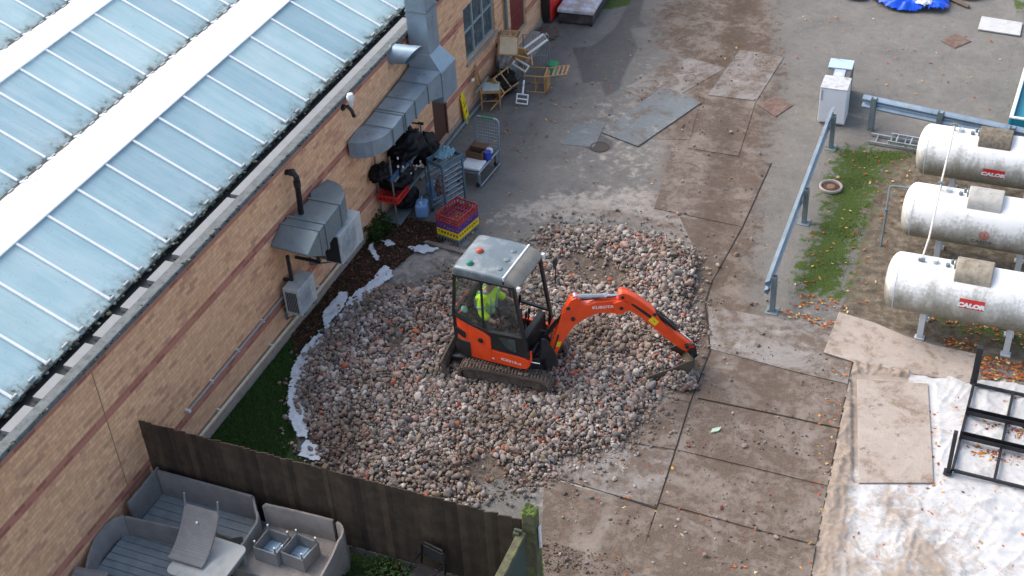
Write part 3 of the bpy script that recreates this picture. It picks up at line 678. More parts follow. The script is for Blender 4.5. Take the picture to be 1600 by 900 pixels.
# moss cushions on the coping and along the glass foot
mo = MB()
def lump(mbd, c, r, fl=.6):
    T = Matrix.Translation(c) @ Matrix.Rotation(random.uniform(0, 6.28), 4, 'Z') @ Matrix.Diagonal((r*random.uniform(.7, 1.5), r*random.uniform(.7, 1.3), r*fl, 1))
    prof = [(.0, -.3), (.9, 0), (1, .25), (.7, .75), (.25, 1.0)]; mbd.lathe(prof, T, 7)
for k in range(520):
    y = random.uniform(7.5, 23); lump(mo, (random.uniform(.0, .055), y, 3.19+random.uniform(-.03, .02)), random.uniform(.01, .028))
for k in range(650): lump(mo, (-.47+random.gauss(0, .02), random.uniform(7.5, 24), 3.15+random.uniform(-.03, .02)), random.uniform(.015, .04))
mo.build('moss_cushions', islandmat('moss_cushion', [(0, (.02, .022, .018)), (.35, (.045, .05, .035)), (.6, (.09, .095, .06)), (.8, (.20, .20, .17)), (.93, (.03, .03, .03))]), bld)['kind'] = 'stuff'
# roof slopes: eaves x, ridge x
ZR, ZV = 3.90, 3.19
roof_y0, roof_y1 = 5.0, 36.0
PITCH = .7355; YB = 16.43
def slope(xe, xr, white, yr):
    m = glaze('roof_sheet', xe, xr, white)
    ze, zr = ZV, ZR
    s = MB().slab([(xe, roof_y0, ze), (xe, roof_y1, ze), (xr, roof_y1, zr), (xr, roof_y0, zr)], .03).build('glazed_slope', m, bld, label='glazed slope on the far side of a ridge, sky glare painted in as white' if white else 'pale blue frosted slope with white glazing bars')
    k0 = math.ceil((yr[0]-YB)/PITCH); k1 = math.floor((yr[1]-YB)/PITCH)
    n = Vector((-(zr-ze), 0, (xr-xe))).normalized(); n = n if n.z > 0 else -n
    base = None
    for k in range(k0, k1+1):
        y = YB+k*PITCH
        if base is None:
            b = MB(); a = Vector((xe+(xr-xe)*(.0 if white else .035), 0, ze+(zr-ze)*(.0 if white else .035)))+n*.014; c = Vector((xr, 0, zr))+n*.014 - (Vector((xr, 0, zr))-Vector((xe, 0, ze))).normalized()*(.03)
            b.bar(a, c, .048, .03, n); o = b.build('glazing_bar', M_bar, s, bevel=.006); base = o
        else: o = base.copy(); COL.objects.link(o); o.parent = s
        o.location = (0, y, 0)
slope(-.46, -1.97, False, (8.6, 23.5)); slope(-3.80, -1.97, True, (11.5, 22)); slope(-3.80, -5.32, False, (12.0, 24.5)); slope(-7.15, -5.32, True, (15, 23))
slope(-7.15, -8.67, False, (15.5, 26)); slope(-10.5, -8.67, True, (19, 22)); slope(-10.5, -12.0, False, (20, 27))
rc_ = MB()
for xr in (-1.97, -5.32, -8.67, -12.0): rc_.slab([(xr-.05, roof_y0, ZR+.02), (xr, roof_y0, ZR+.045), (xr+.05, roof_y0, ZR+.02), (xr+.05, roof_y1, ZR+.02), (xr, roof_y1, ZR+.045), (xr-.05, roof_y1, ZR+.02)][:0] or [(xr-.045, roof_y0, ZR+.035), (xr+.045, roof_y0, ZR+.035), (xr+.045, roof_y1, ZR+.035), (xr-.045, roof_y1, ZR+.035)], .035)
rc_.build('ridge_cap', M_bar, bld, bevel=.012)
vg = MB()
for xv in (-3.80, -7.15, -10.5): vg.b2((xv-.085, roof_y0, ZV-.05), (xv+.085, roof_y1, ZV+.012))
vg.build('valley_gutter', M_gut, bld)
cl = MB()
for xv, ya, yb in ((-.50, 8, 24), (-3.76, 11, 25), (-7.1, 14, 26)):
    y = ya
    while y < yb:
        cl.box((xv, y, ZV+.035), (.035, .13, .03)); y += PITCH/2
cl.build('eaves_clip', pm('clip', (.34, .37, .36), .6), bld, bevel=.004)['kind'] = 'stuff'
MB().b2((-20, Y0, -.2), (-.29, Y1, 3.0)).build('inner_block', M_plinth, bld)

# ------------------------------------------------------------------ yard mats, boards, sheet
def matmat(name, a, b, mudc=(.112, .080, .058), lo=.42, hi=.66, seed=0.0, rough=.7, lane=False):
    m, nt, p = newmat(name); geo = NN(nt, 'ShaderNodeNewGeometry').outputs['Position']
    mp = NN(nt, 'ShaderNodeMapping'); mp.inputs['Location'].default_value = (seed, seed*2, 0); nt.links.new(geo, mp.inputs[0]); v = mp.outputs[0]
    if lane: c, n2, n3 = lane_mud(nt, geo)
    else:
        n1 = noisen(nt, v, 1.3, 8, .7, .6); n2 = noisen(nt, v, 7, 8, .7); n3 = noisen(nt, v, 45, 4)
        c = ramp(nt, n2, [(.3, a), (.7, b)])
        c = mixc(nt, ramp(nt, mth(nt, 'ADD', n1, mth(nt, 'MULTIPLY', mth(nt, 'SUBTRACT', n2, .5), .7)), [(lo, 0), (hi, .9)]), c, mixc(nt, 1.0, mudc, ramp(nt, n3, [(.3, .65), (.7, 1.5)]), 'MULTIPLY'))
        n4 = noisen(nt, v, 3.2, 6, .75); c = mixc(nt, ramp(nt, n4, [(.60, 0), (.68, .8)]), c, (.075, .055, .042))
        n5 = noisen(nt, v, 2.3, 8, .8, .3); c = mixc(nt, ramp(nt, n5, [(.57, 0), (.63, .65)]), c, (.36, .32, .28))
    nt.links.new(c, p.inputs['Base Color']); p.inputs['Roughness'].default_value = rough; p.inputs['Specular IOR Level'].default_value = .3
    bumpn(nt, p, mth(nt, 'ADD', n2, n3), .55, .02); return m
M_m1 = matmat('steel_mat_muddy', (.22, .19, .165), (.38, .335, .295), lane=True)
M_m2 = matmat('steel_mat_grey', (.20, .185, .17), (.31, .285, .262), lo=.40, hi=.58)
M_m3 = matmat('steel_mat_bare', (.135, .155, .165), (.20, .22, .225), lo=.50, hi=.70, seed=3)
M_bd = matmat('ply_board', (.34, .285, .245), (.44, .38, .33), (.21, .155, .115), lo=.50, hi=.66, seed=11)
GRP = 'ground mats laid end to end along the muddy track'
MATS = [
 ('mat', [(1110, 545), (1106, 478), (1178, 491), (1304, 513), (1287, 552), (1332, 565), (1325, 600), (1240, 580)], M_m2, .018, 'bluish grey mat below the near guardrail post, the largest beside the first board'),
 ('mat', [(1112, 546), (1240, 581), (1325, 601), (1311, 668), (1240, 652), (1090, 621)], M_m1, .022, 'muddy mat just right of the digger bucket and its long seam'),
 ('mat', [(1089, 624), (1240, 655), (1310, 671), (1294, 759), (1180, 731), (1057, 702)], M_m1, .018, 'muddy mat in the middle of the track with a dry pale leaf on it'),
 ('mat', [(1056, 705), (1180, 734), (1293, 762), (1276, 851), (1180, 826), (1030, 785)], M_m1, .022, 'darkest mud covered mat beside the foot of the white sheet'),
 ('mat', [(1029, 788), (1180, 829), (1275, 854), (1258, 960), (975, 960), (992, 895)], M_m1, .018, 'mud covered mat at the bottom edge beside the fabric sheet'),
 ('mat', [(1108, 550), (1078, 628), (1040, 619), (1000, 612), (1035, 540)], M_m1, .012, 'narrow mat between the gravel edge and the long seam under the bucket'),
 ('mat', [(1077, 631), (1055, 702), (976, 690), (990, 640), (1040, 622)], M_m1, .016, 'small mat left of the long seam by the loose stones'),
 ('mat', [(1054, 705), (1026, 792), (851, 741), (900, 700), (976, 692)], M_m2, .014, 'pale dusty mat at the lower corner of the gravel'),
 ('mat', [(1025, 796), (994, 895), (975, 960), (852, 935), (846, 845), (850, 744)], M_m1, .018, 'brown mat beside the mossy fence post'),
 ('mat', [(1050, 231), (1205, 255), (1160, 354), (1022, 325)], M_m1, .014, 'wide mud spotted mat above the top of the gravel'),
 ('mat', [(1158, 357), (1112, 440), (1101, 472), (1082, 468), (1090, 400), (1062, 338)], M_m1, .012, 'narrow dirty mat at the upper right corner of the gravel'),
 ('mat', [(1156, 77), (1225, 89), (1182, 157), (1106, 148)], M_m2, .016, 'topmost pale mat with two dried puddle marks'),
 ('mat', [(1104, 150), (1181, 159), (1154, 244), (1075, 231)], M_m1, .014, 'mud dotted mat next to the upper square manhole'),
 ('mat', [(972, 140), (1062, 85), (1134, 106), (1060, 149), (1004, 153)], M_m2, .010, 'grey mat lying slightly under the blue grey steel plate'),
 ('mat', [(1070, 152), (1094, 160), (1078, 218), (1018, 217)], M_m1, .008, 'small muddy mat at the right of the blue grey steel plate'),
]
for nm, pl_, m, z, lb in MATS:
    q_ = [G(*p_, z) for p_ in pl_]
    c_ = sum(q_, Vector())/len(q_)
    q_ = [c_+(v-c_)*.997 for v in q_]
    o = MB().slab(q_, .014+z*.2).build('ground_mat', m, bevel=.004); tag(o, lb, 'ground mat', GRP)
o = MB().slab([G(*p_, .035) for p_ in [(939, 206), (1037, 134), (1080, 152), (1096, 160), (997, 228)]], .02).build('steel_plate', M_m3, bevel=.004); tag(o, 'bare blue grey steel plate lying crosswise at the head of the track', 'steel plate')
o = MB().slab([G(*p_, .01) for p_ in [(877, 225), (897, 194), (948, 190), (928, 230)]], .012).build('steel_plate', M_m3, bevel=.004); tag(o, 'small dark worn plate beside the round drain cover', 'steel plate')
# seams: dark packed earth lines
sm = MB()
def seam(pts, w=.03):
    for a, b in zip(pts[:-1], pts[1:]): sm.bar(G(*a, .003), G(*b, .003), w, .006)
for s_ in [[(975, 960), (994, 895), (1025, 797), (1055, 703), (1078, 629), (1110, 547), (1102, 474), (1112, 440), (1160, 355), (1205, 255)], [(851, 742), (945, 768), (1025, 795)], [(1311, 669), (1240, 653), (1090, 622)]]: seam(s_)
tag(sm.build('ground_seams', pm('seam_earth', (.028, .022, .018), .9)), 'dark earth filled joints between the mats', kind='structure')
o = MB().slab([G(*p_, .06) for p_ in [(1339, 592), (1450, 599), (1459, 754), (1342, 754)]], .022).build('plywood_board', M_bd, bevel=.004); tag(o, 'tan rectangular plywood board lying alone on the white fabric sheet', 'board')
o = MB().slab([G(*p_, .055) for p_ in [(1311, 487), (1367, 504), (1413, 524), (1460, 539), (1528, 553), (1515, 598), (1425, 583), (1332, 564), (1287, 550)]], .025).build('plywood_board', M_bd, bevel=.004); tag(o, 'long brown muddy board with a bowed edge beside the gas tank ground', 'board')

# wrinkled geotextile
ms_, nt, p = newmat('fabric_sheet'); geo = NN(nt, 'ShaderNodeNewGeometry').outputs['Position']
n1 = noisen(nt, geo, 1.0, 8, .7, .8); n2 = noisen(nt, geo, 5, 9, .8, .8); n3 = noisen(nt, geo, 90, 2)
da = NN(nt, 'ShaderNodeAttribute', attribute_name='dirt').outputs['Fac']
c = ramp(nt, n2, [(.3, (.42, .425, .43)), (.7, (.60, .595, .585))])
dv = mth(nt, 'ADD', mth(nt, 'ADD', mth(nt, 'MULTIPLY', n1, .40), mth(nt, 'MULTIPLY', n2, .75)), mth(nt, 'MULTIPLY', mth(nt, 'SUBTRACT', da, .16), .26))
c = mixc(nt, ramp(nt, dv, [(.57, 0), (.61, .45), (.70, .92)]), c, ramp(nt, n2, [(.3, (.16, .115, .08)), (.7, (.38, .30, .23))]))
nt.links.new(c, p.inputs['Base Color']); p.inputs['Roughness'].default_value = .85; bumpn(nt, p, mth(nt, 'ADD', n2, n3), .35, .015)
SHEET = gp([(1332, 562), (1311, 670), (1290, 770), (1268, 900), (1262, 990), (1750, 990), (1750, 640), (1640, 610), (1590, 598), (1510, 596), (1420, 582)])
X, Y = np.meshgrid(np.arange(8.3, 14.2, .024), np.arange(11.6, 18.0, .024)); ds = sdf(X, Y, SHEET)
jag = ds + .03*fbm(X, Y, 30, 5)
wr = np.zeros_like(X); dirt = np.zeros_like(X)
ridges = [([(1330, 640), (1345, 720), (1385, 770), (1480, 800), (1640, 820)], .07, .05), ([(1320, 700), (1350, 770), (1450, 830), (1640, 850)], .06, .045), ([(1300, 760), (1310, 830), (1300, 950)], .05, .05), ([(1325, 600), (1315, 700), (1285, 900)], .05, .06), ([(1340, 760), (1400, 850), (1420, 950)], .05, .03), ([(1460, 770), (1600, 800), (1680, 800)], .05, .035), ([(1440, 830), (1550, 880), (1640, 960)], .06, .035), ([(1380, 740), (1450, 780), (1550, 785)], .04, .03), ([(1560, 620), (1640, 665)], .04, .03), ([(1465, 620), (1475, 760)], .05, .015), ([(1480, 840), (1500, 900), (1500, 960)], .06, .035), ([(1530, 830), (1570, 880), (1640, 900)], .05, .03)]
for pts_, w_, h_ in ridges:
    g_ = gp(pts_); dmin = np.full(X.shape, 9.0)
    for (ax, ay), (bx, by) in zip(g_[:-1], g_[1:]):
        ex_, ey_ = bx-ax, by-ay; t_ = np.clip(((X-ax)*ex_+(Y-ay)*ey_)/(ex_**2+ey_**2), 0, 1); dmin = np.minimum(dmin, np.hypot(X-ax-ex_*t_, Y-ay-ey_*t_))
    dmin = dmin+.03*fbm(X, Y, 7, int(w_*1000)); wr += h_*1.3*np.exp(-(dmin/w_)**2)
dirt = np.clip(1-np.abs(ds-.12)/.45, 0, 1)*(X < 10.2)
for (px, py), r_, a_ in (((1400, 800), .5, .5), ((1360, 700), .5, .4), ((1420, 885), .7, .55), ((1340, 880), .4, .6), ((1390, 600), .35, .5), ((1330, 650), .4, .6)):
    q_ = G(px, py); dirt = np.maximum(dirt, a_*np.exp(-((X-q_.x)**2+(Y-q_.y)**2)/r_**2))
WX_ = X+.25*(vnoise(X, Y, 1.3, 51)-.5); WY_ = Y+.25*(vnoise(X, Y, 1.4, 52)-.5)
def aniso(a, s1, s2, seed, p):
    ca, sa = math.cos(a), math.sin(a); return ridged((WX_*ca+WY_*sa)*s1, (-WX_*sa+WY_*ca)*s2, 1.0, seed, 2, p)
Zs = .012 + wr*.16 + .060*aniso(.25, .7, 3.2, 60, 5)*vnoise(X, Y, .9, 70, 2) + .05*aniso(-.55, .8, 3.6, 61, 5)*vnoise(X, Y, 1.1, 71, 2) + .04*aniso(1.3, .8, 4.2, 62, 5)*vnoise(X, Y, 1.0, 72, 2) + .012*ridged(X, Y, 7, 63)
Zs = Zs + dirt*(.06*aniso(-1.35, 1.2, 5.5, 64, 6)*vnoise(X, Y, 2, 75, 2) + .03*ridged(X, Y, 9, 65, 3, 2))
bo = gp([(1339, 592), (1450, 599), (1459, 754), (1342, 754)]); Zs = np.where(sdf(X, Y, bo) > -.1, np.minimum(Zs, .03), Zs)
Zs = np.maximum(Zs, .012)
ii = np.arange(X.size).reshape(X.shape); q = np.stack([ii[:-1, :-1], ii[:-1, 1:], ii[1:, 1:], ii[1:, :-1]], -1).reshape(-1, 4); q = q[(jag.ravel()[q] > 0).all(1)]
so2 = np_mesh('fabric_sheet', np.stack([X.ravel(), Y.ravel(), Zs.ravel()], 1), q, ms_, smooth=True)
aa = so2.data.attributes.new('dirt', 'FLOAT', 'POINT')
aa.data.foreach_set('value', dirt.ravel().astype(np.float32)) if len(so2.data.vertices) == X.size else None
tag(so2, 'large crumpled white fabric sheet spread on the ground, muddy along its left edge', 'fabric sheet')
# fabric showing under the gravel rim
M_geo2 = pm('fabric_bluish', (.62, .68, .72), .8, 0, .1, 5, .3, (.30, .28, .26), .35, 6)
def rag(pts, lb, z=.03, seed=1):
    P_ = gp(pts); lo, hi = P_.min(0)-.1, P_.max(0)+.1
    X, Y = np.meshgrid(np.arange(lo[0], hi[0], .025), np.arange(lo[1], hi[1], .025)); d_ = sdf(X, Y, P_)+.035*fbm(X, Y, 26, seed)
    Z = z+.03*np.abs(fbm(X, Y, 13, seed+5))+.02*fbm(X, Y, 28, seed+6); Z = np.maximum(Z, .012)
    ii = np.arange(X.size).reshape(X.shape); q = np.stack([ii[:-1, :-1], ii[:-1, 1:], ii[1:, 1:], ii[1:, :-1]], -1).reshape(-1, 4); q = q[(d_.ravel()[q] > 0).all(1)]
    o = np_mesh('fabric_scrap', np.stack([X.ravel(), Y.ravel(), Z.ravel()], 1), q, M_geo2, smooth=True); tag(o, lb, 'fabric scrap', 'torn white fabric round the gravel')
rag([(500, 522), (474, 548), (457, 580), (449, 620), (452, 658), (463, 686), (484, 694), (482, 660), (476, 620), (482, 590), (498, 564), (524, 542)], 'long curved strip of fabric edging the gravel beside the grass', .075, 1)
rag([(476, 688), (500, 702), (512, 706), (500, 726), (466, 716)], 'square white scrap of fabric where gravel meets the fence', .05, 2)
rag([(504, 493), (525, 468), (528, 462), (545, 458), (545, 470), (536, 490), (520, 505), (512, 530), (505, 515)], 'ragged triangular fabric scrap pointing at the wall, left of the pair', .07, 3)
rag([(530, 500), (545, 472), (558, 458), (572, 450), (585, 436), (598, 420), (610, 422), (618, 436), (604, 444), (580, 466), (562, 490), (545, 508), (528, 515)], 'longest torn fabric fold running up beside the dead leaves', .07, 4)
rag([(574, 392), (582, 382), (590, 395), (594, 410), (588, 412), (578, 400)], 'tiny pale fabric tuft standing in the dead leaves', .06, 6)
rag([(636, 388), (660, 385), (690, 392), (665, 400), (648, 398)], 'crumpled bluish white scrap by the end of the kerb plank', .05, 7)
rag([(592, 378), (612, 379), (622, 386), (605, 389)], 'small flat fabric scrap between the shelf rack and the leaves', .05, 8)
o = MB().slab([G(*p_, .06) for p_ in [(660, 378), (668, 375), (740, 392), (735, 398)]], .05).build('timber_plank', M_m2, bevel=.004); tag(o, 'weathered pale plank on the ground beside the crates', 'plank')

# ------------------------------------------------------------------ fence
M_fence = pm('fence_board', (.062, .045, .033), .9, 0, .45, 5, .5, (.095, .075, .05), .42, 3, 50)
_nt = M_fence.node_tree; _p = _nt.nodes['Principled BSDF']; _g = NN(_nt, 'ShaderNodeNewGeometry'); _src = _p.inputs['Base Color'].links[0].from_socket
_nt.links.new(mixc(_nt, 1.0, _src, ramp(_nt, _g.outputs['Random Per Island'], [(0, (.6, .56, .53)), (.3, (.8, .75, .7)), (.6, (.95, .9, .84)), (.85, (1.2, 1.1, 1.0))]), 'MULTIPLY'), _p.inputs['Base Color'])
M_fpost = pm('mossy_post', (.085, .08, .05), .9, 0, .35, 7, .4, (.15, .165, .06), .45, 9)
fn = thing('wooden_fence', 'tall dark brown close boarded fence running out from the brick wall', 'fence', (0, 11.35, 0))
def panel(x0, x1, lb):
    b = MB(); x = x0; k = 0
    while x < x1-.02:
        w = min(.105, x1-x); dz = random.uniform(-.012, .012); o_ = .006*(k % 2)
        b.box((x+w/2, o_, .80+dz/2), (w*.985, .018, 1.62+dz), M=Matrix.Translation((0, 0, 0)), rz=random.uniform(-.08, .08)+.16); x += .098; k += 1
    o = b.build('fence_panel', M_fence, fn, bevel=.003, label=lb)
    MB().b2((x0, .02, .30), (x1, .06, .37)).b2((x0, .02, .80), (x1, .06, .87)).b2((x0, .02, 1.30), (x1, .06, 1.37)).build('rail', M_fence, o)
    MB().b2((x0, -.02, -.02), (x1, .015, .12)).build('gravel_board', pm('gravel_board', (.13, .12, .11), .9, 0, .25, 5, .3, (.05, .06, .03), .4), o)
panel(.02, 3.06, 'darker fence panel next to the wall'); panel(3.12, 6.02, 'browner fence panel next to the gate')
MB().b2((3.05, -.03, 0), (3.125, .07, 1.66)).build('post', M_fence, fn, bevel=.006)
gpst = thing('gate_post', 'thick mossy green gate post at the end of the dark fence', 'post', (6.14, 11.37, 0))
MB().b2((-.1, -.09, -.05), (.08, .09, 1.82)).build('post', M_fpost, gpst, bevel=.012)
MB().b2((.10, -.02, 1.15), (.125, .03, 1.55)).build('latch_strip', M_white, gpst, bevel=.003)
ml = MB()
for k in range(60): lump(ml, (random.uniform(-.1, .08), random.uniform(-.09, .09), 1.815), random.uniform(.012, .03), .5)
ml.build('moss', m_moss, gpst)
gt = thing('wooden_gate', 'open mossy wooden gate with a green board hinged on the post', 'gate', (6.08, 11.22, 0))
MB().b2((-.035, -1.5, .1), (.035, -.03, 1.50)).build('gate_board', pm('green_gate', (.045, .07, .06), .8, 0, .25, 5, .3, (.10, .10, .05), .3), gt, bevel=.005)
MB().b2((-.065, -1.5, 1.50), (.05, -.02, 1.56)).b2((-.075, -1.5, .08), (-.04, -1.40, 1.5)).b2((-.075, -.13, .08), (-.04, -.03, 1.5)).build('gate_frame', M_fpost, gt, bevel=.008)
MB().box((-.06, -.06, 1.50), (.09, .10, .20)).cyl((-.1, -.06, 1.62), (.02, -.06, 1.62), .02).build('hinge', pm('old_hinge', (.07, .08, .05), .8), gt, bevel=.01)
# ------------------------------------------------------------------ mini digger
dg = thing('mini_excavator', 'small orange red tracked digger with a glazed cab working on the gravel', 'excavator', (4.05, 15.85, .06), R(-4))
M_glow = pm('olive_steel', (.105, .088, .062), .6, .3, .25, 5, .2, MUD, .5, 6)
M_roof = pm('cab_roof_paint', (.13, .165, .185), .38, .2, .2, 3, .05, (.30, .32, .33), .40, 4, coat=.1)
M_visor = pm('roof_window', (.20, .19, .16), .18, 0, .25, 4, .1, (.09, .12, .15), .4, 3)
M_seat = pm('seat', (.03, .03, .032), .8)
def rsec(w, z0, z1, r, n=3):
    """rounded rectangle in the v,z plane, upper corners rounded"""
    o = [(-w, z0), (w, z0)]
    for k in range(n+1): a = k/n*math.pi/2; o.append((w-r+r*math.cos(a), z1-r+r*math.sin(a)))
    for k in range(n+1): a = math.pi/2+k/n*math.pi/2; o.append((-w+r+r*math.cos(a), z1-r+r*math.sin(a)))
    return o
def uloft(mb, secs):
    mb.rings([[(u, v, z) for v, z in rsec(w, z0, z1, r)] for u, w, z0, z1, r in secs])
# undercarriage, turned a little to the cab
UM = Matrix.Rotation(R(8.5), 4, 'Z')
def stadium(L, r0, r1, n=9):
    """track side outline: idler (front) r1, sprocket (rear) r0; in (u,z)"""
    o = []
    for k in range(n+1): a = -math.pi/2+math.pi*k/n; o.append((L/2-r1+r1*math.cos(a), r1+r1*math.sin(a)))
    for k in range(n+1): a = math.pi/2+math.pi*k/n; o.append((-L/2+r0+r0*math.cos(a), r0+r0*math.sin(a)))
    return o
for sgn, lb in ((-1, None), (1, None)):
    vc = sgn*.50; b = MB(UM)
    out = stadium(1.56, .19, .17); inn = [(a*.955, .028+(z-.03)*.86) for a, z in out]
    n = len(out); w = .125
    vs = []; fs = []
    for (a, z), (c, d) in zip(out, inn): vs += [(a, vc-w, z), (a, vc+w, z), (c, vc+w, d), (c, vc-w, d)]
    for i in range(n):
        j = (i+1) % n
        for k in range(4): fs.append((4*i+k, 4*i+(k+1) % 4, 4*j+(k+1) % 4, 4*j+k))
    b.add(vs, fs)
    # lugs
    per = []
    for i in range(n):
        p0 = Vector((out[i][0], out[i][1])); p1 = Vector((out[(i+1) % n][0], out[(i+1) % n][1])); L = (p1-p0).length; m = max(1, round(L/.055))
        for k in range(m):
            c = p0+(p1-p0)*(k+.5)/m; t = (p1-p0).normalized(); ang = math.atan2(t.y, t.x)
            T = Matrix.Translation((c.x, vc, c.y)) @ Matrix.Rotation(-ang, 4, 'Y')
            for hv in (-1, 1): b.box((0, hv*.065, -.006), (.026, .105, .034), T, rz=hv*.12)
    tr = b.build('track', M_rubber, dg, bevel=.004)
    f = MB(UM); f.b2((-.55, vc-.07, .10), (.55, vc+.07, .25)); f.prism([(-.5, .25), (.5, .25), (.42, .30), (-.42, .30)], vc-.06, vc+.06); f.build('track_frame', M_rubber, tr, bevel=.012)
    for u, z, r, nm in ((-.56, .19, .15, 'sprocket'), (.58, .17, .13, 'idler'), (-.22, .10, .07, 'road_wheel'), (.05, .10, .07, 'road_wheel'), (.30, .10, .07, 'road_wheel')):
        g = MB(UM); g.cyl((u, vc-.085, z), (u, vc+.085, z), r, n=20); g.cyl((u, vc-.105, z), (u, vc+.105, z), r*.45, n=12); g.build(nm, M_rubber, tr, bevel=.006)
    # clods and a stone or two on top
    g = MB(UM)
    for k in range(46): lump(g, (random.uniform(-.7, .7), vc+random.uniform(-.11, .11), .385 if random.random() < .5 else .37), random.uniform(.01, .03), .6)
    g.build('caked_mud', M_rubber, tr)['kind'] = 'stuff'
u_ = MB(UM); u_.b2((-.42, -.38, .16), (.42, .38, .34)); u_.cyl((0, 0, .30), (0, 0, .50), .30, n=28); u_.build('undercarriage', M_blacksteel, dg, bevel=.015)
# dozer blade behind
b = MB(UM)
prof = [(-1.10, .05), (-1.06, .04), (-1.03, .14), (-1.03, .26), (-1.07, .36), (-1.10, .36), (-1.065, .25), (-1.07, .14)]
b.prism(prof, -.62, .62)
b.prism([(-1.05, .02), (-.98, .1), (-.98, .3), (-1.05, .36)], -.635, -.615); b.prism([(-1.05, .02), (-.98, .1), (-.98, .3), (-1.05, .36)], .615, .635)
bl = b.build('dozer_blade', M_rubber, dg, bevel=.006)
MB(UM).bar((-.35, -.22, .22), (-1.03, -.22, .17), .07, .09).bar((-.35, .22, .22), (-1.03, .22, .17), .07, .09).build('blade_arm', M_blacksteel, bl, bevel=.008)
MB(UM).cyl((-.45, 0, .30), (-.85, 0, .26), .04).cyl((-.85, 0, .26), (-1.03, 0, .22), .022).build('blade_cylinder', M_blacksteel, bl)
# lower black counterweight
b = MB()
def hw(u, w=.50, r=.36, u0=-.97):
    x = u-u0
    return w if x >= r else w*max(.35, math.sqrt(max(0, 1-((r-x)/r)**2.4)))
uloft(b, [(u, hw(u)+.012, .42, .74 if u < -.5 else .60, .03) for u in (-.985, -.97, -.94, -.9, -.84, -.76, -.66, -.58, -.53)])
b.build('counterweight', M_black, dg, bevel=.01, smooth=True)
# red rear hood
def ztop(u):
    pts_ = [(-1.0, 1.02), (-.93, 1.13), (-.84, 1.22), (-.80, 1.25), (-.6, 1.13), (-.42, 1.05), (-.26, .985), (-.17, .93), (-.145, .88), (-.13, .68), (.6, .68)]
    for (a, za), (c, zc) in zip(pts_[:-1], pts_[1:]):
        if a <= u <= c: return za+(zc-za)*(u-a)/(c-a)
    return 1.2
b = MB(); us = [-.968, -.955, -.93, -.88, -.82, -.74, -.66, -.57]
uloft(b, [(u, hw(u, .495), .70, ztop(u), .05) for u in us]); hood = b
uloft(b, [(u, .495, .42, ztop(u), .035) for u in (-.568, -.5, -.42, -.34, -.26, -.19, -.15)])
ho = b.build('rear_hood', M_orange, dg, smooth=True, bevel=.006)
b = MB()
for sg in (-1, 1): b.add([(-.80, sg*.497, 1.00), (-.60, sg*.501, .955), (-.60, sg*.501, .82), (-.65, sg*.500, .80), (-.78, sg*.496, .86)], [(0, 1, 2, 3, 4)]); 
sv = MB(); sv.prism([(-.78, .98), (-.60, .915), (-.60, .80), (-.66, .80), (-.77, .87)], -.502, -.47); sv.build('side_vent', M_black, ho, bevel=.003)
for k in range(3): pass
MB().cyl((-.33, -.47, .83), (-.33, -.515, .83), .045, n=20).cyl((-.33, -.51, .83), (-.33, -.53, .83), .02, n=10).build('fuel_cap', M_blackgloss, ho, bevel=.004)
MB().lathe([(.075, 0), (.075, .003), (.062, .004), (.060, .002)], at((-.33, -.497, .83), (-.33, -.51, .83)), 24).build('cap_recess', M_orange, ho)
MB().cyl((-.50, .30, 1.05), (-.50, .30, 1.16), .03).build('exhaust', M_blacksteel, ho)
b = MB(); b.rings([[(u, v, z) for v, z in ((-.452, .62), (.44, .62), (.44, ztop(u)+.03), (-.452, ztop(u)+.03))] for u in (-.84, -.6, -.42, -.26, -.17, -.10)])
b.build('dark_cab_filler', M_black, dg)  # added black filler: hides the hood, keeps the cab interior dark
# skirt under the cab
SKP = [(-.148, .42), (.36, .44), (.47, .47), (.53, .56), (.53, .68), (-.148, .68)]
MB().prism(SKP, .44, .495).build('side_skirt', M_orange, dg, bevel=.012, seg=2)
sk = MB().prism(SKP, -.495, -.44).build('side_skirt', M_orange, dg, bevel=.012, seg=2)
vs, fs = text_mesh('KX019-4', .085, .0015, .0015)
MB().add(vs, fs, Matrix.Translation((.20, -.4975, .545)) @ Matrix.Rotation(R(1.5), 4, 'Y') @ Matrix.Rotation(R(90), 4, 'X') @ Matrix.Diagonal((1.15, .8, 1, 1))).build('lettering', M_white, sk)
MB().b2((-.142, -.500, .50), (-.105, -.496, .525)).build('badge', M_white, sk)
MB().b2((-.5, -.43, .42), (.50, .43, .60)).build('floor', M_blacksteel, dg, bevel=.01)
b = MB(); b.bar((.50, -.49, .60), (.52, -.40, .80), .02, .05); b.bar((.55, .14, .62), (.52, .47, .80), .03, .13); b.bar((.54, -.46, .62), (.52, -.40, .75), .03, .10); b.build('front_guard', M_orange, dg, bevel=.008)
MB().cyl((.50, -.44, .60), (.68, -.42, .60), .014).build('step_bar', M_chrome, dg)
# cab frame
cabf = MB()
def side(v, t, far=False):
    B = lambda a, c, w: cabf.bar((a[0], v, a[1]), (c[0], v, c[1]), t, w, (0, 1, 0), w*.35)
    B((-.80, 1.22), (-.72, 1.98), .055); B((-.72, 2.05), (.30, 2.07), .065); B((-.75, 1.96), (-.66, 2.06), .05)
    B((.32, 2.03), (.50, .72), .075)
    if not far:
        B((-.80, 1.245), (-.52, 1.13), .07); B((-.52, 1.13), (-.15, 1.055), .075); B((-.15, 1.055), (.42, 1.10), .08)
        B((-.27, 1.08), (-.25, 2.03), .018)
    else:
        B((-.80, 1.22), (-.15, 1.02), .08); B((-.15, 1.02), (.45, .98), .05); B((-.25, 1.0), (-.25, 2.03), .03); B((.47, .98), (.45, .70), .05)
side(-.478, .045); side(.465, .045, True)
for (u, z) in ((-.73, 2.05), (.31, 2.05), (-.81, 1.22), (.51, .72)): cabf.bar((u, -.46, z), (u, .45, z), .05, .05, (0, 0, 1))
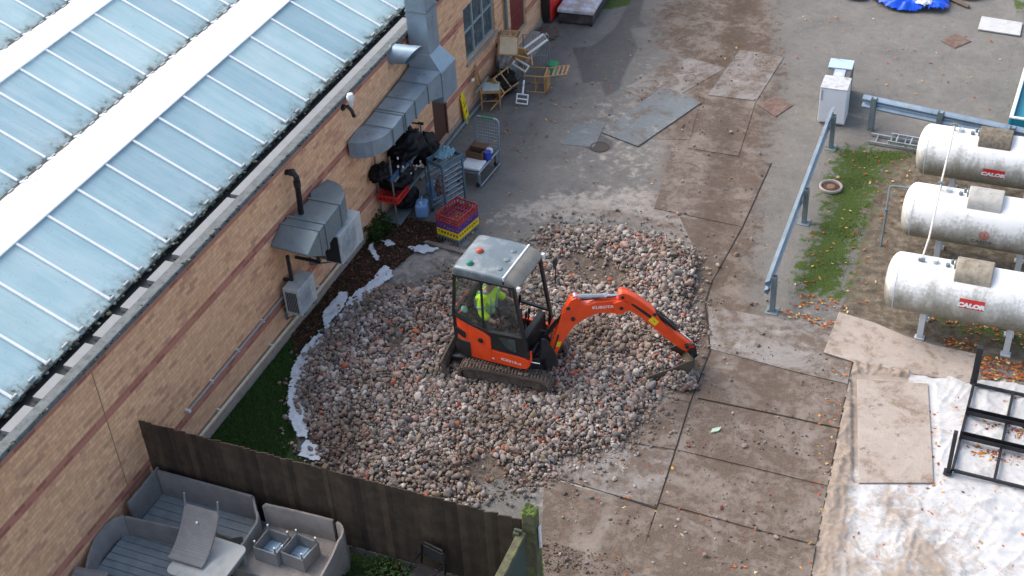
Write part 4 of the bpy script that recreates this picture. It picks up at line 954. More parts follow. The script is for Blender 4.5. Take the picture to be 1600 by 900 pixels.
cf = cabf.build('cab_frame', M_black, dg, bevel=.010, seg=2)
MB().prism([(-.16, 1.04), (.42, 1.08), (.515, .70), (-.12, .70), (-.14, .90)], -.495, -.465).build('door', M_black, dg, bevel=.006)
gl = MB(); gl.prism([(.00, 1.005), (.30, 1.03), (.30, .77), (.13, .80)], -.500, -.4955); gl.build('door_window', pm('dark_glass', (.035, .06, .06), .12, 0, .6, 9, 0, spec=.8), dg)
g = MB(); g.prism([(-.79, 1.24), (-.52, 1.13), (-.28, 1.08), (-.28, 2.03), (-.71, 2.02)], -.482, -.478); g.build('side_window', M_glass, dg)
g = MB(); g.prism([(-.24, 1.08), (.42, 1.12), (.31, 2.03), (-.24, 2.03)], -.482, -.478); g.build('side_window', M_glass, dg)
g = MB(); g.prism([(-.79, 1.22), (-.26, 1.05), (-.26, 2.03), (-.71, 2.02)], .465, .469); g.build('side_window', M_glass, dg)
g = MB(); g.prism([(-.24, 1.0), (.44, 1.0), (.31, 2.03), (-.24, 2.03)], .465, .469); g.build('side_window', M_glass, dg)
g = MB(); g.slab([(-.805, -.45, 1.24), (-.805, .44, 1.24), (-.735, .44, 2.02), (-.735, -.45, 2.02)], .004); g.build('rear_window', M_glass, dg)
# roof
b = MB(); secs = []
for u, w, zt in ((-.775, .40, 2.11), (-.765, .45, 2.145), (-.735, .475, 2.18), (-.68, .487, 2.20), (-.4, .49, 2.212), (-.1, .49, 2.212), (.13, .488, 2.20)): secs.append((u, w, 2.075, zt, .055))
uloft(b, secs); rf = b.build('cab_roof', M_roof, dg, smooth=True)
b = MB(); uloft(b, [(.165, .484, 2.07, 2.20, .05), (.26, .482, 2.06, 2.175, .05), (.34, .478, 2.05, 2.13, .05), (.385, .47, 2.035, 2.07, .02)]); b.build('roof_visor', M_visor, rf, smooth=True)
MB().b2((.132, -.48, 2.14), (.163, .48, 2.217)).build('roof_strip', M_white, rf, bevel=.006)
for v, m_, lb in ((.02, pm('beacon_red', (.50, .07, .03), .3, 0, .1), 'red beacon'), (-.33, pm('beacon_green', (.02, .20, .13), .3, 0, .1), 'green beacon')):
    be = MB().lathe([(.052, 0), (.056, .012), (.05, .02), (.046, .042), (.03, .056), (.0, .058)], Matrix.Translation((-.50, v, 2.208)), 20).build('beacon', m_, rf, smooth=True, label=lb)
    MB().lathe([(.062, 0), (.062, .008), (.05, .012)], Matrix.Translation((-.50, v, 2.206)), 20).build('beacon_base', M_black, be)
for v in (-.28, -.03, .22): MB().lathe([(.05, 0), (.048, .008), (.03, .013), (0, .014)], Matrix.Translation((-.01, v, 2.209)), 18).build('roof_knob', M_roof, rf, smooth=True)
MB().b2((.37, -.50, 2.02), (.43, -.44, 2.09)).b2((.36, .43, 2.03), (.42, .49, 2.11)).build('work_light', M_white, dg, bevel=.008)
mi = MB(); mi.tube([(.40, .49, 1.98), (.50, .60, 1.98), (.53, .62, 1.90), (.52, .60, 1.45), (.46, .50, 1.40)], .010, 6); mm_ = mi.build('mirror', M_black, dg, smooth=True)
MB().box((.52, .62, 1.85), (.03, .12, .17)).build('mirror_glass', M_black, mm_, bevel=.01)
# seat, consoles, levers
b = MB(); b.b2((-.66, -.22, .60), (-.22, .22, .88)); b.build('seat', M_seat, dg, bevel=.03, seg=2)
MB().box((-.69, 0, 1.16), (.08, .42, .55)).build('seat_back', M_seat, dg, bevel=.03, seg=2)
MB().b2((-.45, -.40, .60), (.0, -.26, .92)).b2((-.45, .26, .60), (.0, .40, .92)).b2((.30, -.38, .60), (.42, .40, .98)).build('console', M_black, dg, bevel=.02, seg=2)
lv = MB()
for u, v, du in ((-.05, -.33, .05), (-.05, .33, .05), (.24, -.06, .05), (.24, .06, .05)): lv.tube([(u, v, .85), (u+du*.5, v, 1.02), (u+du, v*.95, 1.18)], .012, 6); lv.cyl((u+du, v*.95, 1.16), (u+du+.01, v*.95, 1.27), .022)
lv.build('control_lever', M_blackgloss, dg, smooth=True)
bo_ = thing('drink_bottle', 'pale green plastic bottle standing behind the driver in the cab', 'bottle', (0, 0, 0)); 
bw = wmat(dg) @ Vector((-.70, -.30, 1.10)); bo_.location = bw
MB().lathe([(.045, 0), (.055, .01), (.055, .12), (.045, .16), (.02, .19), (.018, .205)], None, 16).build('bottle_body', pm('bottle_green', (.38, .62, .52), .3, 0, .1), bo_, smooth=True)
MB().lathe([(.022, .205), (.022, .235), (.018, .238)], None, 12).build('bottle_cap', M_black, bo_)
MB().b2((-.80, -.44, .98), (-.62, .42, 1.10)).build('rear_shelf', M_black, dg, bevel=.01)

# boom assembly in its own swung plane (x = reach, z = height)
BM = Matrix.Translation((4.73, 15.71, 0)) @ Matrix.Rotation(R(26.1), 4, 'Z')
def bpart(name, mb, mat, parent=dg, **k): return mb.build(name, mat, parent, world=True, **k)
b = MB(BM); b.b2((-.30, -.13, .34), (-.05, .13, .64)); b.cyl((-.16, 0, .26), (-.16, 0, .72), .10, n=18); b.prism([(-.1, .36), (.12, .48), (.10, .70), (-.04, 1.02), (-.12, 1.04), (-.18, .60)], -.13, -.09); b.prism([(-.1, .36), (.12, .48), (.10, .70), (-.04, 1.02), (-.12, 1.04), (-.18, .60)], .09, .13)
bpart('swing_bracket', b, M_blacksteel, bevel=.012)
hz = MB(BM)
for v in (-.08, -.03, .04, .09): hz.tube([(-.35, v, .55), (-.1, v*1.6, .85), (.08, v*1.4, .80), (.16, v*.9, 1.05)], .014, 6)
bpart('hose', hz, M_black, smooth=True)
up = [(.02, .56), (-.03, .60), (.00, .72), (.10, 1.03), (.23, 1.44), (.30, 1.60), (.37, 1.71), (.45, 1.755), (.51, 1.74), (.55, 1.62), (.62, 1.585), (.76, 1.635), (.95, 1.635), (1.12, 1.62), (1.24, 1.60), (1.26, 1.50), (1.20, 1.38), (1.12, 1.365), (.95, 1.40), (.84, 1.41), (.72, 1.38), (.61, 1.33), (.51, 1.27), (.42, 1.19), (.34, 1.08), (.28, .97), (.20, .82), (.10, .60)]
b = MB(BM); b.prism(up, -.062, .062)
b.prism([(.25, 1.46), (.37, 1.73), (.46, 1.775), (.53, 1.73), (.47, 1.60), (.36, 1.46)], -.085, -.062); b.prism([(.25, 1.46), (.37, 1.73), (.46, 1.775), (.53, 1.73), (.47, 1.60), (.36, 1.46)], .062, .085)
b.prism([(1.04, 1.60), (1.20, 1.64), (1.28, 1.55), (1.22, 1.37), (1.10, 1.35), (1.05, 1.45)], -.085, .085)
boom = bpart('boom', b, M_orange, bevel=.010, seg=2)
vs, fs = text_mesh('KUBOTA', .085, .003, .0015)
MB(BM).add(vs, fs, Matrix.Translation((.88, -.0645, 1.525)) @ Matrix.Rotation(R(2), 4, 'Y') @ Matrix.Rotation(R(90), 4, 'X') @ Matrix.Diagonal((1.0, .8, 1, 1))).build('lettering', M_white, boom, world=True)
b = MB(BM); b.prism([(.10, .80), (.17, .80), (.20, .90), (.13, .90)], -.0655, -.0625); bpart('warning_label', b, M_yellow, boom)
b = MB(BM); b.prism([(.142, .84), (.150, .84), (.158, .86), (.150, .86)], -.067, -.0657); bpart('label_mark', b, M_black, boom)
b = MB(BM)
for x, z in ((.40, 1.30+.05), (.33, 1.58), (1.17, 1.49), (.05, .64)): b.cyl((x, -.10, z), (x, .10, z), .032, n=14)
bpart('pin', b, M_blacksteel, boom, bevel=.004)
b = MB(BM); b.cyl((-.05, 0, .98), (.16, 0, 1.30), .038, n=14); b.cyl((.14, 0, 1.27), (.30, 0, 1.50), .022, n=12); bpart('boom_cylinder', b, M_blackgloss, smooth=True)
b = MB(BM); b.cyl((.47, 0, 1.735), (.93, 0, 1.705), .036, n=16); b.cyl((.45, -.045, 1.735), (.45, .045, 1.735), .045, n=14); ac = bpart('arm_cylinder', b, pm('silver_cylinder', (.42, .44, .46), .3, .7, .1), smooth=True)
bpart('cylinder_rod', MB(BM).cyl((.93, 0, 1.705), (1.20, 0, 1.69), .02, n=14).cyl((.90, 0, 1.707), (.945, 0, 1.704), .041, n=14), M_chrome, ac, smooth=True)
bpart('hose_cover', MB(BM).tube([(.50, .02, 1.66), (.60, .02, 1.645), (.90, .02, 1.66), (1.1, .02, 1.65)], .016, 6), M_black, boom)
# dipper arm
ar = [(1.13, 1.76), (1.19, 1.785), (1.28, 1.745), (1.42, 1.64), (1.60, 1.46), (1.72, 1.33), (1.755, 1.24), (1.82, 1.12), (1.95, .95), (2.12, .76), (2.26, .62), (2.35, .58), (2.38, .50), (2.35, .41), (2.28, .40), (2.16, .49), (1.96, .69), (1.84, .83), (1.64, 1.06), (1.46, 1.26), (1.32, 1.39), (1.22, 1.38), (1.12, 1.46)]
b = MB(BM); b.prism(ar, -.055, .055)
b.prism([(1.13, 1.76), (1.19, 1.79), (1.28, 1.75), (1.44, 1.62), (1.60, 1.46), (1.73, 1.31), (1.70, 1.24), (1.55, 1.38), (1.30, 1.60), (1.15, 1.66)], -.085, -.055); b.prism([(1.13, 1.76), (1.19, 1.79), (1.28, 1.75), (1.44, 1.62), (1.60, 1.46), (1.73, 1.31), (1.70, 1.24), (1.55, 1.38), (1.30, 1.60), (1.15, 1.66)], .055, .085)
arm = bpart('dipper_arm', b, M_orange, bevel=.010, seg=2)
b = MB(BM); b.prism([(1.33, 1.52), (1.36, 1.555), (1.64, 1.265), (1.66, 1.22), (1.62, 1.22)], -.0600, -.0553); bpart('arm_slot', b, M_black, arm)
b = MB(BM); b.prism([(1.60, 1.17), (1.67, 1.25), (1.78, 1.12), (1.71, 1.045)], -.0585, -.0555); bpart('warning_label', b, M_yellow, arm)
b = MB(BM); b.prism([(1.685, 1.15), (1.692, 1.162), (1.715, 1.135), (1.708, 1.122)], -.0600, -.0587); bpart('label_mark', b, M_black, arm)
b = MB(BM)
for x, z in ((1.19, 1.70), (2.33, .47), (2.24, .56), (1.70, 1.30)): b.cyl((x, -.095, z), (x, .095, z), .03, n=14)
bpart('pin', b, M_blacksteel, arm, bevel=.004)
b = MB(BM); b.cyl((1.70, 0, 1.30), (2.06, 0, .90), .036, n=14); bcyl = bpart('bucket_cylinder', b, M_black, smooth=True)
bpart('cylinder_rod', MB(BM).cyl((2.05, 0, .91), (2.31, 0, .62), .02, n=12), M_chrome, bcyl, smooth=True)
bpart('hose', MB(BM).tube([(1.60, -.03, 1.42), (1.80, -.05, 1.24), (1.98, -.05, 1.04), (2.12, -.04, .86)], .012, 6).tube([(1.60, .03, 1.42), (1.80, .05, 1.24), (1.98, .05, 1.04), (2.12, .04, .86)], .012, 6), M_black, bcyl, smooth=True)
b = MB(BM)
for v in (-.075, .075): b.bar((2.20, v, .60), (2.36, v, .62), .018, .05, (0, 1, 0)); b.bar((2.36, v, .62), (2.40, v, .40), .018, .05, (0, 1, 0))
bpart('bucket_link', b, M_blacksteel, bevel=.006)
# bucket, curled under towards the machine
pr = [(2.32, .42), (2.34, .32), (2.29, .20), (2.20, .11), (2.06, .04), (1.90, .03), (1.74, .06), (1.58, .15)]
b = MB(BM); n_ = len(pr); vs = []
for k, (x, z) in enumerate(pr):
    cx_, cz_ = 1.98, .34; d_ = Vector((cx_-x, cz_-z)).normalized()*.016
    vs += [(x, -.235, z), (x, .235, z), (x+d_.x, .235, z+d_.y), (x+d_.x, -.235, z+d_.y)]
fs = []
for k in range(n_-1):
    for j in range(4): fs.append((4*k+j, 4*k+(j+1) % 4, 4*k+4+(j+1) % 4, 4*k+4+j))
fs += [(3, 2, 1, 0), (4*n_-4, 4*n_-3, 4*n_-2, 4*n_-1)]
b.add(vs, fs)
sd_ = pr+[(1.72, .20), (1.95, .27), (2.18, .38)]
b.prism(sd_, -.252, -.236); b.prism(sd_, .236, .252)
bu = bpart('bucket', b, M_glow, bevel=.003)
b = MB(BM)
for k in range(4): b.box((1.565, -.18+.12*k, .155), (.09, .04, .02), None)
bpart('bucket_tooth', b, M_glow, bu, bevel=.004)
b = MB(BM); b.prism([(2.24, .46), (2.30, .52), (2.38, .50), (2.42, .36), (2.36, .30)], -.09, -.06); b.prism([(2.24, .46), (2.30, .52), (2.38, .50), (2.42, .36), (2.36, .30)], .06, .09); bpart('bucket_ear', b, M_blacksteel, bu, bevel=.006)

# ------------------------------------------------------------------ driver
def skin(name, pts, edges, mat, parent, sub=2, root=0, label=None):
    """pts: (x,y,z,rx,ry)"""
    me = bpy.data.meshes.new(name); me.from_pydata([p[:3] for p in pts], edges, []); me.materials.append(mat)
    o = bpy.data.objects.new(name, me); COL.objects.link(o)
    md = o.modifiers.new('skin', 'SKIN'); md.use_smooth_shade = True
    if not me.skin_vertices: me.skin_vertices.new() if hasattr(me.skin_vertices, 'new') else None
    sv = me.skin_vertices[0].data
    for i, p in enumerate(pts): sv[i].radius = (p[3], p[4] if len(p) > 4 else p[3])
    sv[root].use_root = True
    ms = o.modifiers.new('s', 'SUBSURF'); ms.levels = sub; ms.render_levels = sub
    dgp = bpy.context.evaluated_depsgraph_get(); dgp.update()
    m2 = bpy.data.meshes.new_from_object(o.evaluated_get(dgp)); m2.name = name
    o.modifiers.clear(); o.data = m2; m2.materials.clear(); m2.materials.append(mat); m2.shade_smooth()
    o.parent = parent
    if label: o['label'] = label
    return o
pe = thing('person', 'seated driver in a bright yellow high visibility jacket and dark trousers inside the cab', 'person', wmat(dg) @ Vector((-.48, -.02, .90)), R(-4))
B_ = [(0, 0, .08, .15, .13), (.0, 0, .24, .125, .105), (.03, 0, .40, .15, .115), (.07, 0, .53, .13, .10), (.10, 0, .61, .05, .05), (.14, 0, .68, .068, .078), (.17, 0, .78, .082, .088), (.16, 0, .85, .05, .055),
      (.07, -.20, .52, .055, .055), (.10, -.28, .32, .045, .045), (.30, -.31, .24, .036, .036), (.37, -.31, .25, .032, .022),
      (.07, .20, .52, .055, .055), (.10, .28, .32, .045, .045), (.30, .31, .24, .036, .036), (.37, .31, .25, .032, .022),
      (.05, -.10, .05, .09, .09), (.42, -.13, .10, .07, .07), (.52, -.13, -.12, .05, .05), (.56, -.13, -.16+.02, .045, .04), (.68, -.14, -.17+.02, .04, .03),
      (.05, .10, .05, .09, .09), (.42, .13, .10, .07, .07), (.52, .13, -.12, .05, .05), (.56, .13, -.14, .045, .04), (.68, .14, -.15, .04, .03)]
E_ = [(0, 1), (1, 2), (2, 3), (3, 4), (4, 5), (5, 6), (6, 7), (3, 8), (8, 9), (9, 10), (10, 11), (3, 12), (12, 13), (13, 14), (14, 15), (0, 16), (16, 17), (17, 18), (18, 19), (19, 20), (0, 21), (21, 22), (22, 23), (23, 24), (24, 25)]
skin('body', B_, E_, M_skin, pe)
# fingers closed on the levers
for s in (-1, 1):
    for k, (dz, L) in enumerate(((.020, .038), (.006, .042), (-.008, .040), (-.021, .032))):
        x0, y0, z0 = .385, s*.31, .25+dz
        skin('finger', [(x0, y0, z0, .009), (x0+L*.6, y0-s*.004, z0, .0085), (x0+L*.8, y0-s*.03, z0-.004, .008), (x0+L*.3, y0-s*.045, z0-.004, .007)], [(0, 1), (1, 2), (2, 3)], M_skin, pe, 1)
    skin('thumb', [(.365, s*.31-s*.02, .27, .011), (.385, s*.31-s*.045, .282, .010), (.41, s*.31-s*.045, .275, .008)], [(0, 1), (1, 2)], M_skin, pe, 1)
J = [(x, y, z, (a+.022), (c+.022)) for x, y, z, a, c in B_[:4]]+[(.09, 0, .585, .075, .07)]+[(x, y, z, a+.018, c+.018) for x, y, z, a, c in (B_[8], B_[9], (.24, -.30, .26, .040, .040), B_[12], B_[13], (.24, .30, .26, .040, .040))]
J[0] = (0, 0, .10, .18, .16); J = [(a, b, c, d*1.1, e*1.1) for a, b, c, d, e in J]
skin('high_visibility_jacket', J, [(0, 1), (1, 2), (2, 3), (3, 4), (3, 5), (5, 6), (6, 7), (3, 8), (8, 9), (9, 10)], M_hivis, pe)
tp = MB()
for z, rx_, ry_, cx_ in ((.17, .178, .17, .0), (.30, .174, .167, .015)): tp.lathe([(1, -.024), (1.012, -.02), (1.012, .02), (1, .024)], Matrix.Translation((cx_, 0, z)) @ Matrix.Diagonal((rx_, ry_, 1, 1)), 28)
for s in (-1, 1):
    tp.tube([(-.10, s*.10, .20), (-.115, s*.10, .40), (-.03, s*.105, .60), (.10, s*.10, .62), (.19, s*.10, .45), (.17, s*.10, .20)], .018, 6)
    tp.lathe([(1, -.02), (1.02, 0), (1, .02)], at((.085, s*.245, .42), (.10, s*.27, .34)) @ Matrix.Diagonal((.078, .078, 1, 1)), 16)
tp.build('reflective_band', M_tape, pe, smooth=True)
TR = [(x, y, z, a+.016, c+.016) for x, y, z, a, c in ((0, 0, .06, .145, .13),)+tuple(B_[16:20])+tuple(B_[21:25])]
skin('trousers', TR, [(0, 1), (1, 2), (2, 3), (3, 4), (0, 5), (5, 6), (6, 7), (7, 8)], M_dark, pe)
hc = MB().lathe([(.098, -.02), (.10, .02), (.09, .065), (.055, .098), (0, .108)], Matrix.Translation((.155, 0, .80)), 20); hc.lathe([(.09, 0), (.10, .006), (.09, .012)], Matrix.Translation((.20, 0, .795)) @ Matrix.Diagonal((1.1, .85, 1, 1)), 16)
hc.build('dark_cap', M_dark, pe, smooth=True)
fc = MB()
for s in (-1, 1): fc.lathe([(0, -.01), (.011, 0), (0, .01)], Matrix.Translation((.243, s*.032, .765)), 8)
fc.build('eyes', M_black, pe)
skin('nose', [(.235, 0, .77, .009), (.262, 0, .738, .013)], [(0, 1)], M_skin, pe, 1)
for s in (-1, 1): skin('ear', [(.155, s*.088, .77, .014, .010), (.15, s*.094, .74, .011, .008)], [(0, 1)], M_skin, pe, 1)
MB().box((.245, 0, .712), (.012, .045, .008)).build('mouth', pm('lips', (.30, .12, .10), .5), pe, bevel=.003)
for s in (-1, 1): skin('boot', [(.54, s*.13, -.125, .052, .05), (.60, s*.135, -.14, .05, .042), (.68, s*.14, -.145, .045, .035)], [(0, 1), (1, 2)], M_black, pe, 1)
# ------------------------------------------------------------------ gas tanks
def tankmat(name, seed, wear):
    m, nt, p = newmat(name); tc = NN(nt, 'ShaderNodeTexCoord').outputs['Object']
    mp = NN(nt, 'ShaderNodeMapping'); mp.inputs['Location'].default_value = (seed, seed, 0); mp.inputs['Scale'].default_value = (1, .35, .35); nt.links.new(tc, mp.inputs[0]); v = mp.outputs[0]
    sx = NN(nt, 'ShaderNodeSeparateXYZ'); nt.links.new(tc, sx.inputs[0])
    n1 = noisen(nt, v, 3.5, 8, .7); n2 = noisen(nt, tc, 16, 6, .7); n3 = noisen(nt, v, 1.6, 4)
    c = ramp(nt, n3, [(.3, (.72, .72, .70)), (.7, (.83, .825, .80))])
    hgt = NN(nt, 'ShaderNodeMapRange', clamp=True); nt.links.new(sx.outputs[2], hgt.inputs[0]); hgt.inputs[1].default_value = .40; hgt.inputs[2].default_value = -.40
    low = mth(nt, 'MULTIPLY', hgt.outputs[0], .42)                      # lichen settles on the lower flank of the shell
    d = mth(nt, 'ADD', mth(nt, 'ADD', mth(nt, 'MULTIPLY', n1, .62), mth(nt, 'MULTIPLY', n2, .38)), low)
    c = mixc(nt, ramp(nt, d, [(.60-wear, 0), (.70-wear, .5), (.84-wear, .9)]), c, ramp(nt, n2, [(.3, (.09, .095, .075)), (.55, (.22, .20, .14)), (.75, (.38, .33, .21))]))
    nt.links.new(c, p.inputs['Base Color']); p.inputs['Roughness'].default_value = .42; p.inputs['Specular IOR Level'].default_value = .45
    bumpn(nt, p, n2, .1, .004); return m
M_leg = pm('tank_leg', (.55, .57, .57), .5, 0, .1, 6, .1, (.3, .3, .27), .3, 6)
M_cov = pm('tank_cover', (.30, .265, .21), .85, 0, .25, 6, .3, (.16, .135, .09), .45, 7, 40)
M_cov2 = pm('tank_cover_grey', (.40, .39, .36), .75, 0, .15, 6, .3, (.26, .25, .22), .4, 7, 40)
TR_, TZ = .48, .92
def curved(mb, vs, fs, x0, ang, rr):
    """wrap flat artwork (x along the tank, y upwards) on the tank's flank"""
    out = []
    for q_ in vs:
        th = math.radians(ang)+q_[1]/TR_; r = rr+q_[2]; out.append((x0+q_[0], -r*math.cos(th), r*math.sin(th)))
    mb.add(out, fs)
def gridpatch(w, h, nx=6, ny=5):
    vs = [(-w/2+w*i/nx, -h/2+h*j/ny, 0) for j in range(ny+1) for i in range(nx+1)]
    return vs, [(j*(nx+1)+i, j*(nx+1)+i+1, (j+1)*(nx+1)+i+1, (j+1)*(nx+1)+i) for j in range(ny) for i in range(nx)]
def tank(x0, y0, L, seed, wear, lb, cover, logo, lx, lang, legs, rz=0.0):
    t = thing('gas_tank', lb, 'gas tank', (x0, y0, TZ), rz, 'white gas tanks lying side by side')
    prof = []
    for k in range(9): a = math.pi/2*k/8; prof.append((TR_*math.sin(a)**.8, .19*(1-math.cos(a))))
    pr_ = prof+[(TR_, L-z) for r, z in ((0, .19),)]+[(r, L-z) for r, z in prof[::-1][1:]]
    T = Matrix.Rotation(R(90), 4, 'Y')
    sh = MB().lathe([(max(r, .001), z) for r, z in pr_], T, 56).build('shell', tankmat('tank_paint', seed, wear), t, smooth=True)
    for xw in (.20, L-.20): MB().lathe([(TR_-.002, -.012), (TR_+.003, -.006), (TR_+.003, .006), (TR_-.002, .012)], Matrix.Translation((xw, 0, 0)) @ T, 56).build('weld_seam', M_leg, sh, smooth=True)
    for xl in legs:
        for sy in (-.26, .26):
            g = MB(); g.b2((xl-.05, sy-.035, -TZ), (xl+.05, sy+.035, -.38)); g.b2((xl-.08, sy-.06, -TZ-.01), (xl+.08, sy+.06, -TZ+.03)); g.build('leg', M_leg, t, bevel=.006)
    # lid over the valves, an arched hood
    cx = L/2
    arch = [(-.30, .30), (-.285, .42), (-.22, .53), (-.12, .585), (0, .60), (.12, .585), (.22, .53), (.285, .42), (.30, .30)]
    inn = [(a*.93, z-.02) for a, z in arch]
    c = MB(); c.rings([[(cx-.29+dx, a, z) for a, z in arch] for dx in (0, .58)], cap=True, closed=True)
    co = c.build('valve_cover', cover, t, bevel=.015, smooth=True)
    MB().box((cx-.30, 0, .50), (.04, .16, .12)).cyl((cx-.36, .05, .44), (cx-.36, .05, .56), .025).cyl((cx-.42, -.04, .44), (cx-.42, -.04, .53), .035).build('valve', M_galv_dull, t, bevel=.004)
    MB().cyl((cx-.62, 0, .46), (cx-.62, 0, .54), .05).build('filler_cap', M_leg, t, bevel=.006)
    g = MB()
    if logo == 'red':
        vs, fs = gridpatch(.39, .165); curved(g, vs, fs, lx, lang, TR_+.004); lo = g.build('sign', M_red, t, smooth=True)
        vs, fs = text_mesh('CALOR', .125, .010, .0005, 1.0); g = MB(); vs = [Vector((q_.x*1.02+q_.y*.12, q_.y*.78-.025, q_.z)) for q_ in vs]; curved(g, vs, fs, lx-.005, lang, TR_+.0075)
        g.build('lettering', M_white, lo)
    else:
        vs, fs = text_mesh('CALOR', .105, .0, .0005, 1.05); curved(g, vs, fs, lx, lang-11, TR_+.006); lo = g.build('lettering', pm('grey_ink', (.07, .08, .09), .6), t)
        g = MB(); n = 28
        for r0, r1, gap in ((.072, .086, .0), (.045, .058, .18)):
            vs = []; fs = []
            for k in range(n+1):
                a = -math.pi/2+gap*0+2*math.pi*k/n
                for r in (r0, r1): vs.append((r*math.cos(a), r*math.sin(a), 0))
            fs = [(2*k, 2*k+1, 2*k+3, 2*k+2) for k in range(n)]; curved(g, vs, fs, lx+.03, lang+7, TR_+.006)
        dr = [(0, .052), (.018, .02), (.022, -.002), (.014, -.02), (0, -.026), (-.014, -.02), (-.022, -.002), (-.018, .02)]
        curved(g, [(a, b, 0) for a, b in dr], [tuple(range(8))], lx+.03, lang+7, TR_+.006)
        g.build('flame_emblem', pm('salmon_ink', (.62, .14, .10), .5), lo)
    return t
tank(9.51, 18.96, 2.72, 1.0, .06, 'nearest white gas tank with a red sign, its lower side heavily lichened', M_cov, 'red', 1.42, 14, (.70, 2.08))
tank(9.44, 21.12, 2.72, 5.0, .0, 'middle white gas tank with grey lettering under a red ring emblem', M_cov2, 'flame', 1.42, -6, (.72, 2.10))
tank(9.38, 23.20, 2.72, 9.0, .05, 'farthest white gas tank with a red sign and speckled brown lid', pm('tank_cover_dark', (.20, .17, .13), .9, 0, .3, 14, .3, (.10, .085, .06), .5, 16), 'red', 1.44, -3, (.74, 2.12))
# pale pipe running over the tanks
o = thing('gas_pipe', 'thin pale pipe laid across the tops of the three gas tanks', 'pipe', (10.05, 18.9, 1.42))
P0 = [(10.03, 18.93, 1.41), (10.06, 19.5, 1.47), (10.03, 20.9, 1.50), (10.02, 21.12, 1.52), (10.0, 22.6, 1.50), (9.98, 23.2, 1.50)]
MB().tube([Vector(q_)-Vector((10.05, 18.9, 1.42)) for q_ in P0], .017, 8).build('pipe', pm('cream_pipe', (.62, .55, .48), .5), o, smooth=True)
for q_ in (P0[0], P0[3], P0[5]):
    v = Vector(q_)-Vector((10.05, 18.9, 1.42)); MB().cyl(v-Vector((0, 0, .10)), v+Vector((0, 0, .05)), .026).cyl(v+Vector((-.05, 0, .02)), v+Vector((.06, 0, .02)), .03).build('fitting', M_galv_dull, o, bevel=.004)
o = thing('standpipe', 'thin grey pipe rising from the soil and bending level towards the middle tank', 'pipe', tuple(G(1376, 385)))
zt = 1.05; a0 = G(1376, 385)
top = G(1391, 290, zt); e_ = G(1440, 296, zt)
MB().tube([(0, 0, -.05), ((top-a0).x*.5, (top-a0).y*.5, zt*.5), ((top-a0).x, (top-a0).y, zt-.04), ((top-a0).x+.03, (top-a0).y, zt), tuple(e_-a0)], .022, 8).build('pipe', M_galv_dull, o, smooth=True)
MB().cyl(((top-a0).x*.6, (top-a0).y*.6, zt*.6-.03), ((top-a0).x*.6, (top-a0).y*.6, zt*.6+.03), .034).build('coupling', M_galv_dull, o)

# ------------------------------------------------------------------ guard rails
def wbeam(p0, p1, side):
    """corrugated beam: section swept from p0 to p1; side = outward unit normal"""
    sec = [(0, .155), (.012, .14), (.055, .115), (.075, .085), (.055, .055), (.012, .03), (.0, .0), (.012, -.03), (.055, -.055), (.075, -.085), (.055, -.115), (.012, -.14), (0, -.155)]
    n = Vector(side); rr = []
    for p in (p0, p1):
        p = Vector(p); rr.append([p+n*a+Vector((0, 0, b)) for a, b in sec]+[p+n*(a-.006)+Vector((0, 0, b)) for a, b in sec[::-1]])
    return MB().rings(rr)
gr = thing('guard_rail', 'galvanised crash barrier running away from us along the left of the mossy strip', 'guard rail', (7.72, 18.6, 0))
off = Vector((7.72, 18.6, 0))
wbeam(Vector((7.66, 18.50, .60))-off, Vector((7.56, 24.55, .60))-off, (-1, 0, 0)).build('beam', M_galv, gr, world=False, smooth=True)
for y in (18.66, 21.45, 24.2):
    x = 7.72-(y-18.66)*.018
    MB().b2((x-.035-off.x, y-.055-off.y, -.02), (x+.05-off.x, y-.045-off.y, .76)).b2((x-.035-off.x, y+.045-off.y, -.02), (x+.05-off.x, y+.055-off.y, .76)).b2((x+.043-off.x, y-.045-off.y, -.02), (x+.051-off.x, y+.045-off.y, .76)).b2((x-.10-off.x, y-.12-off.y, -.01), (x+.12-off.x, y+.12-off.y, .015)).build('post', M_galv_dull, gr, bevel=.003)
gr = thing('guard_rail', 'galvanised crash barrier standing across behind the farthest gas tank', 'guard rail', (8.2, 25.15, 0))
off = Vector((8.2, 25.15, 0)); p0 = Vector((8.03, 25.20, .60)); p1 = Vector((12.8, 24.55, .60)); nn = Vector((p1.y-p0.y, -(p1.x-p0.x), 0)).normalized()
nn = nn if nn.y < 0 else -nn
wbeam(p0-off, p1-off, nn).build('beam', M_galv, gr, smooth=True)
for t in (.05, .33, .62, .9):
    q_ = p0+(p1-p0)*t-off; a = math.atan2(p1.y-p0.y, p1.x-p0.x); T = Matrix.Translation((q_.x, q_.y, 0)) @ Matrix.Rotation(a, 4, 'Z')
    MB(T).b2((-.055, -.11, -.02), (-.045, -.005, .76)).b2((.045, -.11, -.02), (.055, -.005, .76)).b2((-.045, -.11, -.02), (.045, -.10, .76)).build('post', M_galv_dull, gr, bevel=.003)
# ladder (two sections) on the ground
ld = thing('ladder', 'aluminium ladder lying on the moss at the far tank', 'ladder', (8.3, 24.72, .05), R(-3))
for z, x0, dy in ((0, 0, 0), (.07, .40, .02)):
    s_ = MB().b2((x0, -.17+dy, z-.03), (3.2, -.14+dy, z+.03)).b2((x0, .14+dy, z-.03), (3.2, .17+dy, z+.03)).build('side_rail', M_alu, ld, bevel=.003)
    r_ = MB()
    for k in range(10): r_.cyl((x0+.15+.28*k, -.15+dy, z), (x0+.15+.28*k, .15+dy, z), .016, n=8)
    r_.build('rung', M_alu, ld)
